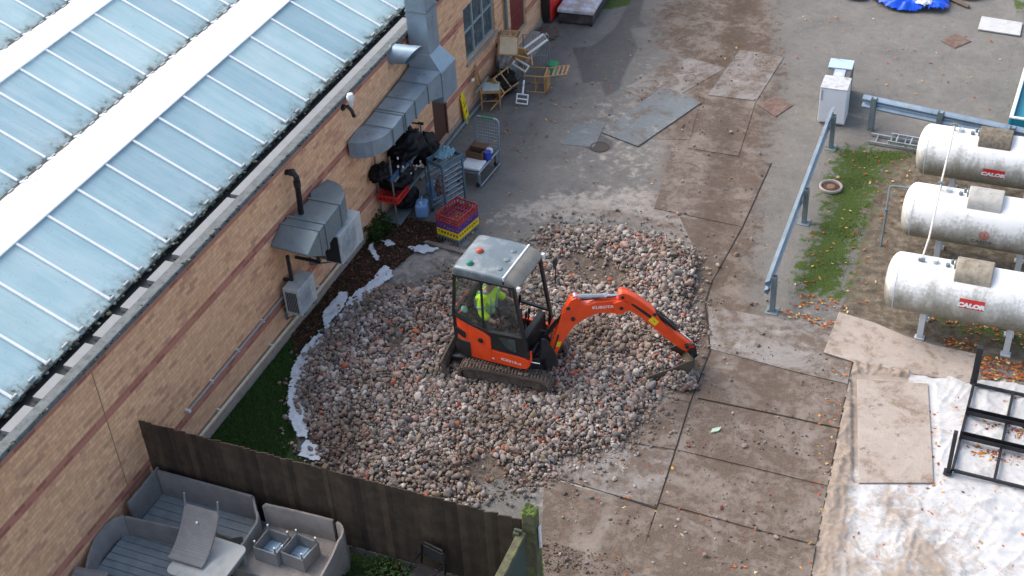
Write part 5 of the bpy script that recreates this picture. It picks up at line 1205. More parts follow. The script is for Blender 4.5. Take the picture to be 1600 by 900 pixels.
# fridge + box with a poster behind it
fr = thing('fridge', 'small white fridge with a grey stained top at the end of the barrier', 'fridge', (7.44, 25.34, 0), R(1))
M_fr = pm('fridge_white', (.74, .76, .79), .35, 0, .04, 3, .03, (.5, .5, .48), .25, 6)
MB().b2((-.27, -.24, .02), (.27, .22, .85)).build('cabinet', M_fr, fr, bevel=.012, seg=2)
MB().b2((-.27, -.30, .08), (.27, -.245, .85)).build('door', M_fr, fr, bevel=.012, seg=2)
MB().b2((-.275, -.31, .852), (.275, .23, .88)).build('top', pm('stained_top', (.50, .51, .52), .5, 0, .15, 5, .1, (.22, .21, .20), .40, 8), fr, bevel=.006)
MB().b2((-.24, -.315, .58), (-.215, -.302, .82)).build('handle', M_grey, fr, bevel=.003)
bx = thing('cabinet', 'low grey cabinet with a pale blue lid standing just behind the white fridge', 'cabinet', (7.36, 26.12, 0), R(3))
MB().b2((-.25, -.48, .0), (.25, .50, .68)).build('body', pm('dark_cabinet', (.10, .095, .09), .6, 0, .2, 6, .2, (.2, .19, .17), .3), bx, bevel=.01)
MB().b2((-.25, .10, .683), (.25, .50, .72)).build('lid', pm('pale_blue_lid', (.42, .56, .64), .35), bx, bevel=.006)
fp = MB().b2((-.10, -.42, .683), (.13, .08, .70)).build('front_plate', pm('plate_blue', (.40, .47, .56), .4), bx, bevel=.004)
MB().lathe([(.075, 0), (.075, .006), (.055, .008), (.0, .008)], Matrix.Translation((.015, -.14, .701)), 24).build('dial', M_white, fp)
# round rusty hub lid, manholes
o = thing('old_wheel', 'round rusty wheel rim lying flat on the moss by the barrier', 'wheel', tuple(G(1298, 294)))
MB().lathe([(.20, 0), (.225, .02), (.225, .06), (.205, .075), (.185, .06), (.18, .02), (.1, .015), (.0, .015)], None, 32).build('rim', pm('pale_rim', (.42, .38, .34), .8), o, smooth=True)
MB().lathe([(.175, .016), (.172, .03), (.0, .03)], None, 28).build('disc', pm('rust_disc', (.10, .045, .032), .8, 0, .3), o)
MB().lathe([(.085, .03), (.08, .045), (.02, .05), (0, .05)], None, 20).build('hub', pm('hub_brown', (.24, .15, .10), .8), o, smooth=True)
M_iron = pm('rusty_cover', (.17, .105, .085), .85, .2, .25, 10, .5, (.22, .18, .15), .45, 8)
for cx_, pts_, lb in ((None, [(1183, 163), (1212, 150), (1239, 164), (1212, 182)], 'square rusty manhole cover on the track, above the guard rail'), (None, [(1470, 63), (1494, 52), (1518, 64), (1492, 75)], 'square rusty manhole cover far back near the pale board')):
    q_ = [G(*p_, .02) for p_ in pts_]; c_ = sum(q_, Vector())/4
    t = thing('manhole_cover', lb, 'manhole cover', (c_.x, c_.y, 0), 0, 'square manhole covers')
    q_ = [v-Vector((c_.x, c_.y, 0)) for v in q_]
    MB().slab(q_, .02).build('frame', M_iron, t, bevel=.003)
    MB().slab([v*.86+Vector((0, 0, .006)) for v in q_], .02).build('lid', M_iron, t, bevel=.003)
    rb = MB()
    for k in range(-3, 4):
        a_, b_ = (q_[0]+q_[1])/2, (q_[2]+q_[3])/2; s__ = (q_[1]-q_[0])*.11*k; rb.bar(a_*.8+s__+Vector((0, 0, .01)), b_*.8+s__+Vector((0, 0, .01)), .02, .006)
    rb.build('tread', M_iron, t)
t = thing('drain_cover', 'round dark drain cover in a worn hollow left of the steel plates', 'drain cover', tuple(G(937, 230)))
MB().lathe([(.20, .002), (.20, .012), (.17, .014), (.165, .009), (0, .009)], None, 30).build('lid', pm('drain_iron', (.075, .065, .055), .8, .2, .3, 12, .5), t)
# black steel frame lying on the sheet
sf = thing('bed_rack', 'black steel lattice frame with two upright corner posts lying on the white sheet', 'steel frame', (11.14, 15.64, .075), R(0))
A0 = Vector((11.14, 15.64, 0)); a1 = G(1521, 603, .06)-A0; ang = math.atan2(a1.y, a1.x)-math.pi/2; L = Vector((a1.x, a1.y)).length
T = Matrix.Rotation(ang, 4, 'Z')
for x in (.0, .60, 1.25, 1.9): MB(T).b2((x-.022, 0, 0), (x+.022, L, .045)).build('long_bar', M_blacksteel, sf, bevel=.004)
for y in (.0, L): MB(T).b2((.023, y-.022, .002), (1.877, y+.022, .047)).build('cross_bar', M_blacksteel, sf, bevel=.004)
for y in (L*.36, L*.64): MB(T).b2((-.02, y-.05, .048), (1.9, y-.042, .13)).b2((-.02, y+.042, .048), (1.9, y+.05, .13)).b2((-.02, y-.042, .048), (1.9, y+.042, .056)).build('channel_beam', M_blacksteel, sf, bevel=.003)
MB(T).b2((-.085, -.05, -.02), (-.025, .03, .80)).b2((-.12, -.09, -.02), (.0, .05, .0)).build('corner_post', M_blacksteel, sf, bevel=.006)
MB(T).b2((-.06, L+.024, -.02), (.04, L+.12, .74)).build('corner_post', M_blacksteel, sf, bevel=.006)
# teal container at the right edge
tc_ = thing('container', 'teal steel skip with a white top edge at the right border behind the barrier', 'container', tuple(G(1579, 182, .80))[:2]+(0,), R(-2))
M_teal = pm('teal_paint', (.015, .25, .33), .4, 0, .12, 4, .1, (.03, .14, .17), .3, 4)
MB().b2((0, 0, .12), (.06, 3.3, .76)).b2((.06, 0, .12), (2.2, .06, .76)).b2((.06, .06, .12), (2.14, 3.24, .66)).b2((.06, 3.24, .12), (2.2, 3.3, .76)).b2((2.14, .06, .18), (2.2, 3.24, .76)).build('body', M_teal, tc_, bevel=.01)
MB().b2((-.02, -.02, .762), (.05, 3.32, .80)).b2((.05, -.02, .762), (2.22, .05, .80)).build('rim', M_white, tc_, bevel=.008)
rb = MB()
for k in range(6): rb.b2((-.03, .25+.55*k, .14), (-.002, .32+.55*k, .75))
rb.build('rib', M_teal, tc_, bevel=.004)

# ------------------------------------------------------------------ far edge of the yard
vm = thing('cabinet', 'tall black cabinet with a bright red front at the far corner of the building', 'cabinet', (.13, 28.2, 0))
MB().b2((-.10, -.45, .05), (.10, .45, 1.75)).build('body', M_black, vm, bevel=.012)
MB().b2((.102, -.45, .10), (.135, .45, 1.75)).build('front', M_red, vm, bevel=.008)
MB().b2((.136, -.25, .9), (.143, .22, 1.1)).build('front_mark', M_black, vm)
pt = thing('divan_bed', 'dark divan bed base with a stained mattress top beside the red cabinet', 'bed', (.40, 27.85, 0), R(3))
MB().b2((0, 0, .05), (.86, 1.75, .30)).build('base', pm('bed_side', (.05, .04, .045), .9, 0, .3, 5, .2, (.15, .11, .09), .4), pt, bevel=.02)
MB().b2((-.02, -.02, .303), (.88, 1.77, .40)).build('mattress', pm('mattress_top', (.42, .36, .34), .8, 0, .15, 4, .2, (.62, .72, .82), .5, 3), pt, bevel=.03, seg=2)
for x, y in ((.05, .05), (.81, .05)): MB().cyl((x, y, -.02), (x, y, .06), .03).build('foot', M_black, pt)
# tarp heap
def clothheap(name, c, rx, ry, h, mat, seed, lb, cat, n=60):
    u_ = np.linspace(-1, 1, n); X, Y = np.meshgrid(u_, u_); r = np.hypot(X, Y)+.16*fbm(X, Y, 4, seed)+.10*(vnoise(X, Y, 5, seed)-.5)
    Z = h*np.clip(1-r**2, 0, 1)**.6*(.65+.6*np.abs(fbm(X, Y, 9, seed+1)))+.09*h/.3*ridged(X, Y, 2.6, seed+7, 3, 3)+.03*np.abs(fbm(X, Y, 22, seed+2))+.02*np.abs(fbm(X, Y, 40, seed+3)); Z = np.where(r < 1, Z+.012, 0)
    ii = np.arange(n*n).reshape(n, n); q = np.stack([ii[:-1, :-1], ii[:-1, 1:], ii[1:, 1:], ii[1:, :-1]], -1).reshape(-1, 4); q = q[(r.ravel()[q] < 1.0).all(1)]
    o = np_mesh(name, np.stack([c[0]+X.ravel()*rx, c[1]+Y.ravel()*ry, Z.ravel()+(c[2] if len(c) > 2 else 0)], 1), q, mat, smooth=True); return tag(o, lb, cat)
clothheap('tarpaulin', (8.10, 31.25), .92, .70, .34, pm('blue_tarp', (.008, .10, .75), .35, 0, .25, 6, .2), 4, 'bright blue crumpled tarpaulin heap at the top edge of the yard', 'tarpaulin')
clothheap('bin_bag', (6.85, 31.05), .28, .2, .2, M_galv_dull, 8, 'grey metallic bundle just left of the blue tarpaulin', 'bundle', 30)
clothheap('white_sack', (8.45, 30.85, .14), .2, .16, .12, M_white, 12, 'small white sack lying on the blue tarpaulin', 'sack', 24)
clothheap('rag_bundle', (7.35, 31.4, .0), .35, .3, .32, pm('dark_green_rag', (.03, .07, .05), .8), 14, 'dark green bundle half under the left of the blue tarpaulin', 'bundle', 30)
o = MB().slab([G(*p_, .05) for p_ in [(1534, 25), (1598, 35), (1594, 55), (1528, 45)]], .03).build('pale_board', pm('pale_board', (.50, .50, .50), .6, 0, .12, 4, .2, (.3, .29, .27), .35, 5), bevel=.004); tag(o, 'pale grey rectangular board lying on the tarmac in the far right corner', 'board')
o = MB().slab([G(*p_, .06) for p_ in [(1478, -4), (1485, -6), (1516, 8), (1512, 11)]], .03).build('timber_plank', M_wood_old, bevel=.004); tag(o, 'thin brown plank at the top edge of the yard', 'plank')
clothheap('white_sack', tuple(G(1512, -8)), .42, .35, .22, M_white, 31, 'white sacks heaped at the top border right of the tarpaulin', 'sack', 30)
# ------------------------------------------------------------------ things on the brick wall
def ac_unit(loc, w, d, h, lb, standoff):
    """outdoor unit; local x outward, y along the wall"""
    t = thing('air_conditioner', lb, 'air conditioner', loc)
    MB().b2((0, 0, 0), (d, w, h)).build('casing', pm('ac_white', (.46, .49, .49), .45, 0, .1, 4, .1, (.24, .27, .22), .38, 7), t, bevel=.012, seg=2)
    f = MB().b2((d+.001, .03, .03), (d+.008, w*.70, h-.03)).build('fan_panel', pm('ac_grey', (.36, .41, .43), .45), t, bevel=.004)
    g = MB(); cx_, cz_ = w*.365, h/2
    for k in range(1, 7): 
        r_ = min(h, w*.66)*.075*k; g.tube([(d+.012, cx_+r_*math.cos(a), cz_+r_*math.sin(a)) for a in [2*math.pi*i/24 for i in range(24)]], .003, 4, closed=True)
    for k in range(8): a = math.pi/4*k; g.cyl((d+.012, cx_, cz_), (d+.012, cx_+h*.44*math.cos(a), cz_+h*.44*math.sin(a)), .003, n=4)
    g.build('fan_grille', M_grey, f)
    g = MB()
    for k in range(7): g.b2((d*.16+k*d*.105, -.006, h*.12), (d*.16+k*d*.105+.018, .001, h*.88))
    g.build('side_grille', M_black, t)
    br = MB()
    for y in (.12, w-.12): br.b2((-standoff, y-.02, -.045), (d, y+.02, -.004)); br.b2((-standoff, y-.02, -.25), (-standoff+.03, y+.02, -.005)); br.bar((-standoff+.02, y, -.23), (d*.6, y, -.03), .02, .02)
    br.build('bracket', M_galv_dull, t)
    return t
ac_unit((.12, 15.28, .64), .56, .30, .54, 'lower small white air conditioner bracketed low on the brick wall near the grass', .11)
a2 = ac_unit((.42, 16.28, 1.10), .80, .33, .60, 'higher white air conditioner mounted in front of the metal hood', .41)
MB().b2((0.02, -.008, .03), (.30, -.001, .57)).build('open_side', M_black, a2)
# hood duct
hd = thing('extractor_hood', 'dirty galvanised extractor hood with a boxy stepped duct above the air conditioners', 'extractor hood', (.0, 15.4, 1.7))
off = Vector((0, 15.4, 1.7))
def W3(x, y, z): return (x-off.x, y-off.y, z-off.z)
def hull(mb, a, b):
    """six faced solid between two quads"""
    return mb.add(list(a)+list(b), [(0, 1, 2, 3), (7, 6, 5, 4), (0, 4, 5, 1), (1, 5, 6, 2), (2, 6, 7, 3), (3, 7, 4, 0)])
def quad(y, x0, x1, z0, z1): return [W3(x0, y, z0), W3(x1, y, z0), W3(x1, y, z1), W3(x0, y, z1)]
m = MB(); hull(m, [W3(.02, 15.35, 1.96), W3(.74, 15.29, 1.96), W3(.74, 15.29, 2.0), W3(.02, 15.35, 2.0)], quad(15.72, .02, .74, 1.68, 2.18)); m.build('hood', M_galv_dull, hd, bevel=.006)
m = MB(); hull(m, quad(15.725, .01, .75, 1.67, 2.19), quad(15.78, .01, .75, 1.67, 2.19)); hull(m, quad(15.78, .03, .73, 1.69, 2.17), quad(15.92, .03, .73, 1.69, 2.18)); hull(m, quad(15.922, .01, .75, 1.67, 2.20), quad(15.98, .01, .75, 1.67, 2.20)); m.build('duct_collar', M_galv_dull, hd, bevel=.004)
m = MB(); hull(m, quad(15.98, .10, .72, 1.72, 2.17), quad(16.55, .10, .68, 1.74, 2.15)); m.build('duct', M_galv_dull, hd, bevel=.005)
m = MB(); hull(m, quad(16.552, .08, .70, 1.72, 2.17), quad(16.60, .08, .70, 1.72, 2.17))
prev = quad(16.6, .10, .68, 1.74, 2.15)
for k in range(1, 6):
    a = math.pi/2*k/5; px_ = .10+.0; cur = [W3(.10-.02*k, 16.6+.16*math.sin(a), 1.74), W3(.10+.58*math.cos(a), 16.6+.62*math.sin(a), 1.74), W3(.10+.58*math.cos(a), 16.6+.62*math.sin(a), 2.15), W3(.10-.02*k, 16.6+.16*math.sin(a), 2.15)]
    hull(m, prev, cur); prev = cur
m.build('elbow', M_galv_dull, hd, bevel=.004)
MB().b2((.15, .10, -.55), (.20, .15, .0)).b2((.02, .10, -.55), (.20, .15, -.50)).build('bracket', M_blacksteel, hd, bevel=.003)
MB().b2((.45, .55, -.40), (.50, .60, .0)).b2((.02, .55, -.40), (.5, .60, -.36)).build('bracket', M_blacksteel, hd, bevel=.003)
# black flue beside it
fl = thing('flue_pipe', 'thick black plastic flue pipe elbowed out of the brick above the lower hood', 'pipe', (.10, 16.12, 2.2))
MB().tube([(-.1, .05, .72), (.04, .05, .74), (.10, .03, .68), (.10, .02, .5), (.09, 0, -.10)], .05, 12).build('pipe', M_blackgloss, fl, smooth=True)
MB().cyl((.10, .02, .50), (.10, .02, .60), .062).build('collar', M_black, fl)
MB().cyl((-.02, .05, .73), (.05, .05, .745), .062).build('collar', M_black, fl)
# waste pipes and conduits
dp = thing('waste_pipe', 'dark waste pipe run level along the brick wall below the hood', 'pipe', (.05, 12.4, .9))
MB().tube([(0, 0, 0), (0, 2.9, .02), (0, 3.6, .03)], .018, 8).build('pipe', M_grey, dp, smooth=True)
MB().cyl((-.05, -.01, 0), (.03, -.01, 0), .032).build('end_cap', M_white, dp)
for y in (.7, 1.5, 2.3): MB().box((-.02, y, 0), (.06, .03, .05)).build('clip', M_white, dp)
wp = thing('white_pipe', 'cream gas pipe run level near the foot of the brick wall above the grass', 'pipe', (.06, 11.6, .28))
MB().tube([(0, -.15, 0), (0, 3, .0), (0, 6.4, .0)], .024, 8).build('pipe', pm('cream_paint', (.55, .56, .45), .5), wp, smooth=True)
for y in (1.5, 3.2, 4.9): MB().box((-.03, y, 0), (.07, .03, .06)).build('clip', M_white, wp)
bb = thing('kerb_strip', 'thin grey pipe lying at the foot of the wall between the doors', 'pipe', (.12, 20.6, .05))
MB().tube([(0, 0, 0), (.0, 2.4, .02), (.02, 3.4, .02)], .03, 8).build('pipe', M_galv_dull, bb, smooth=True)
# alarm lamp
vt = thing('wall_sensor', 'small white domed sensor on a dark bracket high on the brick wall', 'sensor', (.0, 18.28, 2.98))
MB().tube([(-.02, -.04, .02), (.08, 0, .02), (.15, .0, -.05), (.18, 0, -.17)], .035, 10).cyl((.0, -.05, .02), (.03, -.05, .02), .06).build('bracket', M_blackgloss, vt, smooth=True)
MB().lathe([(.035, 0), (.045, .06), (.07, .12), (.075, .18), (.05, .24), (0, .26)], Matrix.Translation((.14, .03, .03)), 16).build('dome', M_white, vt, smooth=True)
# round cowl
cw = thing('round_vent', 'round galvanised vent cowl sticking out of the wall by the tall duct', 'vent', (0, 20.25, 3.02))
c = MB(); n = 28; r_ = .19
a = [(-.05, r_*math.cos(2*math.pi*i/n), r_*math.sin(2*math.pi*i/n)) for i in range(n)]
b = [(.42+.55*r_*math.sin(2*math.pi*i/n)/.19*.19*1.3+.05*math.cos(2*math.pi*i/n), r_*math.cos(2*math.pi*i/n)+.06, r_*math.sin(2*math.pi*i/n)) for i in range(n)]
c.rings([a, b], cap=False); c.rings([[(x, y*.96, z*.96) for x, y, z in b], [(x, y*.96, z*.96) for x, y, z in a]], cap=False); c.rings([b, [(x, y*.96, z*.96) for x, y, z in b]], cap=False)
c.build('cowl', M_galv, cw, smooth=True)
MB().lathe([(.21, 0), (.21, .012), (.188, .014)], at((0, 0, 0), (1, 0, 0)), 28).build('flange', M_galv, cw)
# big duct
du = thing('ventilation_duct', 'long galvanised duct stepping along the wall to a tall shaft and a boxy elbow', 'duct', (0, 20.2, 2.0))
off = Vector((0, 20.2, 2.0))
m = MB(); hull(m, [W3(.06, 18.75, 2.02), W3(.62, 18.75, 2.02), W3(.62, 18.75, 2.34), W3(.06, 18.75, 2.34)], quad(20.30, .06, .64, 2.06, 2.44)); du1 = m.build('horizontal_duct', M_galv, du, bevel=.004)
for y in (18.78, 19.22, 19.30, 19.72, 20.28):
    t_ = (y-18.75)/1.55; m = MB(); hull(m, quad(y, .045, .64+.02*t_, 2.005+.04*t_, 2.355+.10*t_), quad(y+.028, .045, .64+.02*t_, 2.005+.04*t_, 2.355+.10*t_)); m.build('flange', M_galv_dull, du)
m = MB(); prev = quad(18.74, .06, .62, 2.02, 2.34)
for k in range(1, 7):
    a = math.pi/2*k/6; cur = [W3(.06-.01*k, 18.74-.05*math.sin(a), 2.02), W3(.06+.56*math.cos(a), 18.74-.60*math.sin(a), 2.02), W3(.06+.56*math.cos(a), 18.74-.60*math.sin(a), 2.34), W3(.06-.01*k, 18.74-.05*math.sin(a), 2.34)]
    hull(m, prev, cur); prev = cur
m.build('elbow', M_galv, du, bevel=.003, smooth=True)
m = MB(); hull(m, quad(20.31, .06, .64, 2.06, 2.44), quad(20.74, .06, .72, 1.95, 2.50)); m.build('duct_taper', M_galv, du, bevel=.004)
m = MB(); m.b2(W3(.05, 20.75, 1.80), W3(.74, 21.38, 2.42)); m.build('box_elbow', M_galv, du, bevel=.006)
m = MB(); m.b2(W3(.04, 20.74, 2.421), W3(.75, 21.39, 2.46)); m.build('flange', M_galv, du)
m = MB(); m.add([W3(.05, 20.75, 2.462), W3(.73, 20.75, 2.462), W3(.73, 21.38, 2.462), W3(.05, 21.38, 2.462), W3(.08, 20.80, 2.78), W3(.50, 20.80, 2.78), W3(.50, 21.26, 2.78), W3(.08, 21.26, 2.78)], [(3, 2, 1, 0), (4, 5, 6, 7), (0, 1, 5, 4), (1, 2, 6, 5), (2, 3, 7, 6), (3, 0, 4, 7)]); m.build('duct_taper', M_galv, du, bevel=.004)
m = MB(); m.b2(W3(.08, 20.80, 2.782), W3(.50, 21.26, 4.6)); m.build('vertical_shaft', M_galv, du, bevel=.005)
m = MB(); m.b2(W3(.065, 20.785, 3.62), W3(.515, 21.275, 3.66)); m.build('flange', M_galv_dull, du)
# drain pipe between window and maroon door
dn = thing('drainpipe', 'grey drainpipe running down the wall between the window and the maroon door', 'drainpipe', (.06, 25.55, 0))
MB().tube([(0, 0, 3.0), (0, 0, 1.5), (0, 0, .5)], .04, 10).build('pipe', M_galv_dull, dn, smooth=True)
for z in (.9, 1.9, 2.7): MB().box((-.02, 0, z), (.09, .13, .04)).build('bracket', M_galv_dull, dn)

# ------------------------------------------------------------------ clutter in the yard
ZAX = Matrix.Identity(4)
# shelf rack
rk = thing('shelf_rack', 'rusty open metal shelf rack standing in the dead leaves against the wall', 'shelf rack', (.12, 18.95, 0))
RK = [(.30, .0), (.74, 1.28), (.02, .22), (.30, 1.45)]
for i, (x, y) in enumerate(((.28, .0), (.34, 1.25), (-.06, .05), (-.02, 1.3))):
    MB().b2((x-.014, y-.014, 0), (x+.014, y+.014, 1.62)).build('post', pm('rack_post', (.22, .22, .21), .6, .5, .2), rk, bevel=.003)
for z in (.10, .58, 1.08): MB().b2((-.06, .0, z), (.34, 1.28, z+.02)).b2((.315, 0, z-.02), (.34, 1.28, z+.0)).build('shelf', M_galv_dull, rk, bevel=.003)
MB().b2((.28, 1.24, 1.60), (.40, 1.28, 1.64)).b2((-.02, 1.24, 1.60), (.28, 1.27, 1.62)).build('top_rail', M_blacksteel, rk)
# black bags
def blob(name, c, r3, mat, seed, lb, cat, group=None, world=True):
    bm = bmesh.new(); bmesh.ops.create_icosphere(bm, subdivisions=4, radius=1)
    for v in bm.verts:
        d = v.co.normalized(); n_ = mnoise.noise(d*2.3+Vector((seed, 0, 0)))*.32+mnoise.noise(d*6+Vector((0, seed, 0)))*.16+abs(mnoise.noise(d*13+Vector((0, 0, seed))))*.10
        v.co = Vector((d.x*r3[0], d.y*r3[1], max(d.z, -.6)*r3[2]))*(1+n_)
    me = bpy.data.meshes.new(name); bm.to_mesh(me); bm.free(); me.materials.append(mat); me.shade_smooth()
    o = bpy.data.objects.new(name, me); COL.objects.link(o); o.location = c; return tag(o, lb, cat, group)
M_bag = pm('black_bag', (.006, .006, .008), .5, 0, .3, 9, .5, spec=.2)
for i, (c, r3, lb) in enumerate((((.26, 19.40, .90), (.30, .38, .27), 'black rubbish bag on the near end of the rack shelf above the red crate'), ((.24, 19.95, 1.28), (.32, .44, .27), 'top black rubbish bag heaped highest on the rack'), ((.42, 20.35, .92), (.28, .30, .34), 'black rubbish bag bulging at the far end of the rack shelf'), ((.16, 18.95, 1.22), (.20, .22, .16), 'black rubbish bag sagging off the near top corner of the rack'), ((.30, 19.6, .28), (.2, .3, .18), 'black rubbish bag on the bottom shelf of the rack'))):
    blob('rubbish_bag', c, r3, M_bag, i*3.7+1, lb, 'rubbish bag', 'black bags piled on the shelf rack')
for c, lb in (((.42, 19.02, 1.16), 'strip of blue plastic over the near end of the rack'), ((.46, 19.62, .95), 'blue strap hanging among the black bags')):
    tag(MB().box(c, (.03, .34 if 'near' in lb else .07, .09 if 'near' in lb else .36)).build('blue_strip', pm('strip_blue', (.03, .09, .2), .5), bevel=.006), lb, 'plastic strip')
wt = MB()
rr_ = random.Random(5)
for k in range(26): wt.box((.42+rr_.uniform(-.12, .14), rr_.uniform(19.0, 20.6), rr_.uniform(.75, 1.35)), (.03, .025, .045), rz=rr_.uniform(0, 3))
tag(wt.build('label_scraps', M_white), 'tiny white tags sticking to the black bags', 'labels', kind='stuff')
def crate(name, loc, rz, sx_, sy_, h, mat, lb, grp=None, lattice=True, t=.016, cat='crate'):
    """open crate with lattice sides, four walls with slots, ribbed floor"""
    th = thing(name, lb, cat, loc, rz, grp)
    m = MB()
    for s in (-1, 1):
        for horiz in (0, 1):
            L = sx_ if horiz == 0 else sy_-2*t
            def B(a0, a1, z0, z1):
                if horiz == 0: m.b2((a0, s*(sy_/2-t/2)-t/2, z0), (a1, s*(sy_/2-t/2)+t/2, z1))
                else: m.b2((s*(sx_/2-t/2)-t/2, a0, z0), (s*(sx_/2-t/2)+t/2, a1, z1))
            B(-L/2, L/2, h-.035, h); B(-L/2, L/2, .0, .03)
            n = max(4, int(L/.07))
            for k in range(n+1): a = -L/2+(L-.018)*k/n; B(a, a+.018, .03, h-.035)
            B(-L/2, -L/2+.04, .03, h-.035) if False else None
    m.build('side', mat, th)
    m = MB(); n = 7
    for k in range(n):
        y = -sy_/2+t+.01+(sy_-2*t-.04)*k/(n-1); m.b2((-sx_/2+t, y, .004), (sx_/2-t, y+.016, .014))
        x = -sx_/2+t+.01+(sx_-2*t-.04)*k/(n-1); m.b2((x, -sy_/2+t, .0145), (x+.016, sy_/2-t, .024))
    m.build('bottom', mat, th); return th
crate('crate', (.30, 19.12, .62), R(90), .50, .42, .15, M_red, 'red plastic crate on the near end of the rack shelf under the black bags')
crx, cry, rzc = 1.60, 19.12, R(-14+2)
GC = 'bread crates stacked by the leaf bed'
crate('crate', (crx, cry, .0), rzc, .50, .66, .145, pm('grey_plastic', (.17, .20, .21), .5), 'grey plastic crate, lowest of the four stacked crates', GC)
crate('crate', (crx, cry, .148), rzc, .50, .66, .145, M_yellow, 'yellow plastic crate, second from the bottom of the stack of four', GC)
crate('crate', (crx, cry, .296), rzc, .50, .66, .145, pm('purple_plastic', (.11, .045, .26), .5), 'purple plastic crate, directly below the red one of the stack', GC)
crate('crate', (crx, cry, .444), rzc, .50, .66, .155, pm('dark_red_plastic', (.32, .035, .035), .5), 'dark red lattice crate, topmost of the four stacked crates', GC)
# blue cans
for c, rz, lb in (((.66, 19.52, .0), .3, 'pale blue plastic jerry can at the foot of the rack, the nearer one'), ((.70, 20.02, .1), .9, 'pale blue plastic jerry can tucked behind the other against the tray stack')):
    t = thing('jerry_can', lb, 'jerry can', c, rz, 'blue jerry cans at the rack')
    MB().b2((-.12, -.15, .0), (.12, .15, .30)).build('can', M_blue, t, bevel=.05, seg=3, smooth=True)
    MB().cyl((.0, -.08, .28), (.0, -.08, .35), .028).build('cap', M_white, t); MB().tube([(0, .0, .29), (0, .02, .35), (0, .10, .35), (0, .12, .29)], .014, 6).build('handle', M_blue, t, smooth=True)
# tall stack of trays (baskets)
ts = thing('tray_trolley', 'tall blue grey tray trolley with wire shelves between the rack and the crates', 'tray trolley', (1.08, 19.86, 0), R(-22))
M_bg = pm('blue_grey_plastic', (.075, .14, .19), .45, .1, .2)
for x, y in ((-.2, -.26), (.2, -.26), (-.2, .26), (.2, .26)): MB().b2((x-.018, y-.018, .06), (x+.018, y+.018, 1.18)).build('post', M_bg, ts, bevel=.004); MB().cyl((x-.015, y, .035), (x+.015, y, .035), .035).build('wheel', M_black, ts)
for k in range(9):
    z = .14+.115*k; m = MB(); m.tube([(-.19, -.25, z), (.19, -.25, z), (.19, .25, z), (-.19, .25, z)], .009, 6, closed=True)
    for j in range(5): m.cyl((-.15+.075*j, -.25, z), (-.15+.075*j, .25, z), .004, n=5)
    m.build('wire_shelf', M_galv, ts)
MB().b2((-.21, -.28, 1.12), (-.19, .28, 1.22)).b2((.19, -.28, 1.12), (.21, .28, 1.22)).b2((-.19, -.28, 1.12), (.19, -.26, 1.22)).b2((-.19, .26, 1.12), (.19, .28, 1.22)).build('top_frame', M_bg, ts, bevel=.006)
o = clothheap('plastic_sheeting', (1.04, 19.95, 1.16), .20, .24, .12, pm('teal_sheeting', (.12, .24, .30), .4), 41, 'crumpled blue sheeting on top of the tray trolley', 'sheeting', 26)
o = blob('flower_scraps', (1.0, 19.8, .55), (.12, .16, .22), pm('dried_pink', (.16, .08, .07), .8), 6.1, 'dried pinkish scraps inside the tray trolley', 'rubbish')
# platform trolley
pt = thing('platform_trolley', 'flat bed metal trolley with a mesh handle loaded with junk', 'trolley', (1.12, 21.17, 0), R(-3))
MB().tube([(-.24, -.46, .33), (.26, -.46, .33), (.26, .48, .33), (-.24, .48, .33)], .018, 8, closed=True).build('deck_frame', M_galv, pt, smooth=True)
MB().b2((-.23, -.44, .30), (.25, .46, .315)).build('deck', pm('deck_grey', (.10, .10, .10), .6), pt)
MB().tube([(-.25, .50, .33), (-.25, .56, .95), (-.21, .57, 1.0), (.23, .57, 1.0), (.27, .56, .95), (.27, .50, .33)], .017, 8).build('handle', M_galv, pt, smooth=True)
m = MB()
for k in range(8): z = .40+.07*k; m.cyl((-.25, .50+.006*k, z), (.27, .50+.006*k, z), .005, n=5)
for k in range(12): x = -.22+.04*k; m.cyl((x, .50, .36), (x, .565, .98), .003, n=4)
m.build('mesh_panel', M_galv, pt)
MB().cyl((-.12, .572, 1.0), (.16, .572, 1.0), .024).build('grip', pm('green_grip', (.04, .25, .12), .5), pt)
MB().tube([(.30, -.46, .33), (.30, -.46, .06), (.30, .45, .06), (.30, .50, .33)], .014, 8).build('side_guard', M_galv, pt, smooth=True)
for x, y in ((-.2, -.40), (.22, -.40), (-.2, .42), (.22, .42)): MB().cyl((x-.02, y, .06), (x+.02, y, .06), .06, n=16).build('wheel', M_black, pt); MB().b2((x-.03, y-.03, .07), (x+.03, y+.03, .30)).build('castor', M_galv_dull, pt, bevel=.004)
TD = wmat(pt)
def on_trolley(name, mb, mat, lb, cat, **k): o = mb.build(name, mat, None, **k); o.matrix_world = TD; o.location = TD.to_translation(); o.rotation_euler = (0, 0, R(-3)); return tag(o, lb, cat)
on_trolley('paper_stack', MB().box((.02, -.18, .345), (.42, .36, .05), rz=.05), M_white, 'white flat package on the trolley deck, the nearer one', 'package', bevel=.006)
on_trolley('foam_pad', MB().box((.0, .30, .40), (.40, .20, .10), rz=-.2), pm('pale_foam', (.55, .64, .70), .7), 'pale bluish foam pad against the trolley handle', 'foam pad', bevel=.02, seg=2)
cbm = pm('cardboard', (.13, .075, .045), .8, 0, .2)
on_trolley('cardboard_box', MB().b2((-.22, -.02, .37), (.14, .20, .38)).b2((-.22, -.02, .38), (-.21, .20, .52)).b2((.13, -.02, .38), (.14, .20, .52)).b2((-.21, -.02, .38), (.13, -.01, .52)).b2((-.21, .19, .38), (.13, .20, .52)).add([(-.22, .20, .52), (.14, .20, .52), (.17, .31, .56), (-.19, .31, .56)], [(0, 1, 2, 3)]), cbm, 'brown open cardboard box of odds and ends on the trolley', 'box')
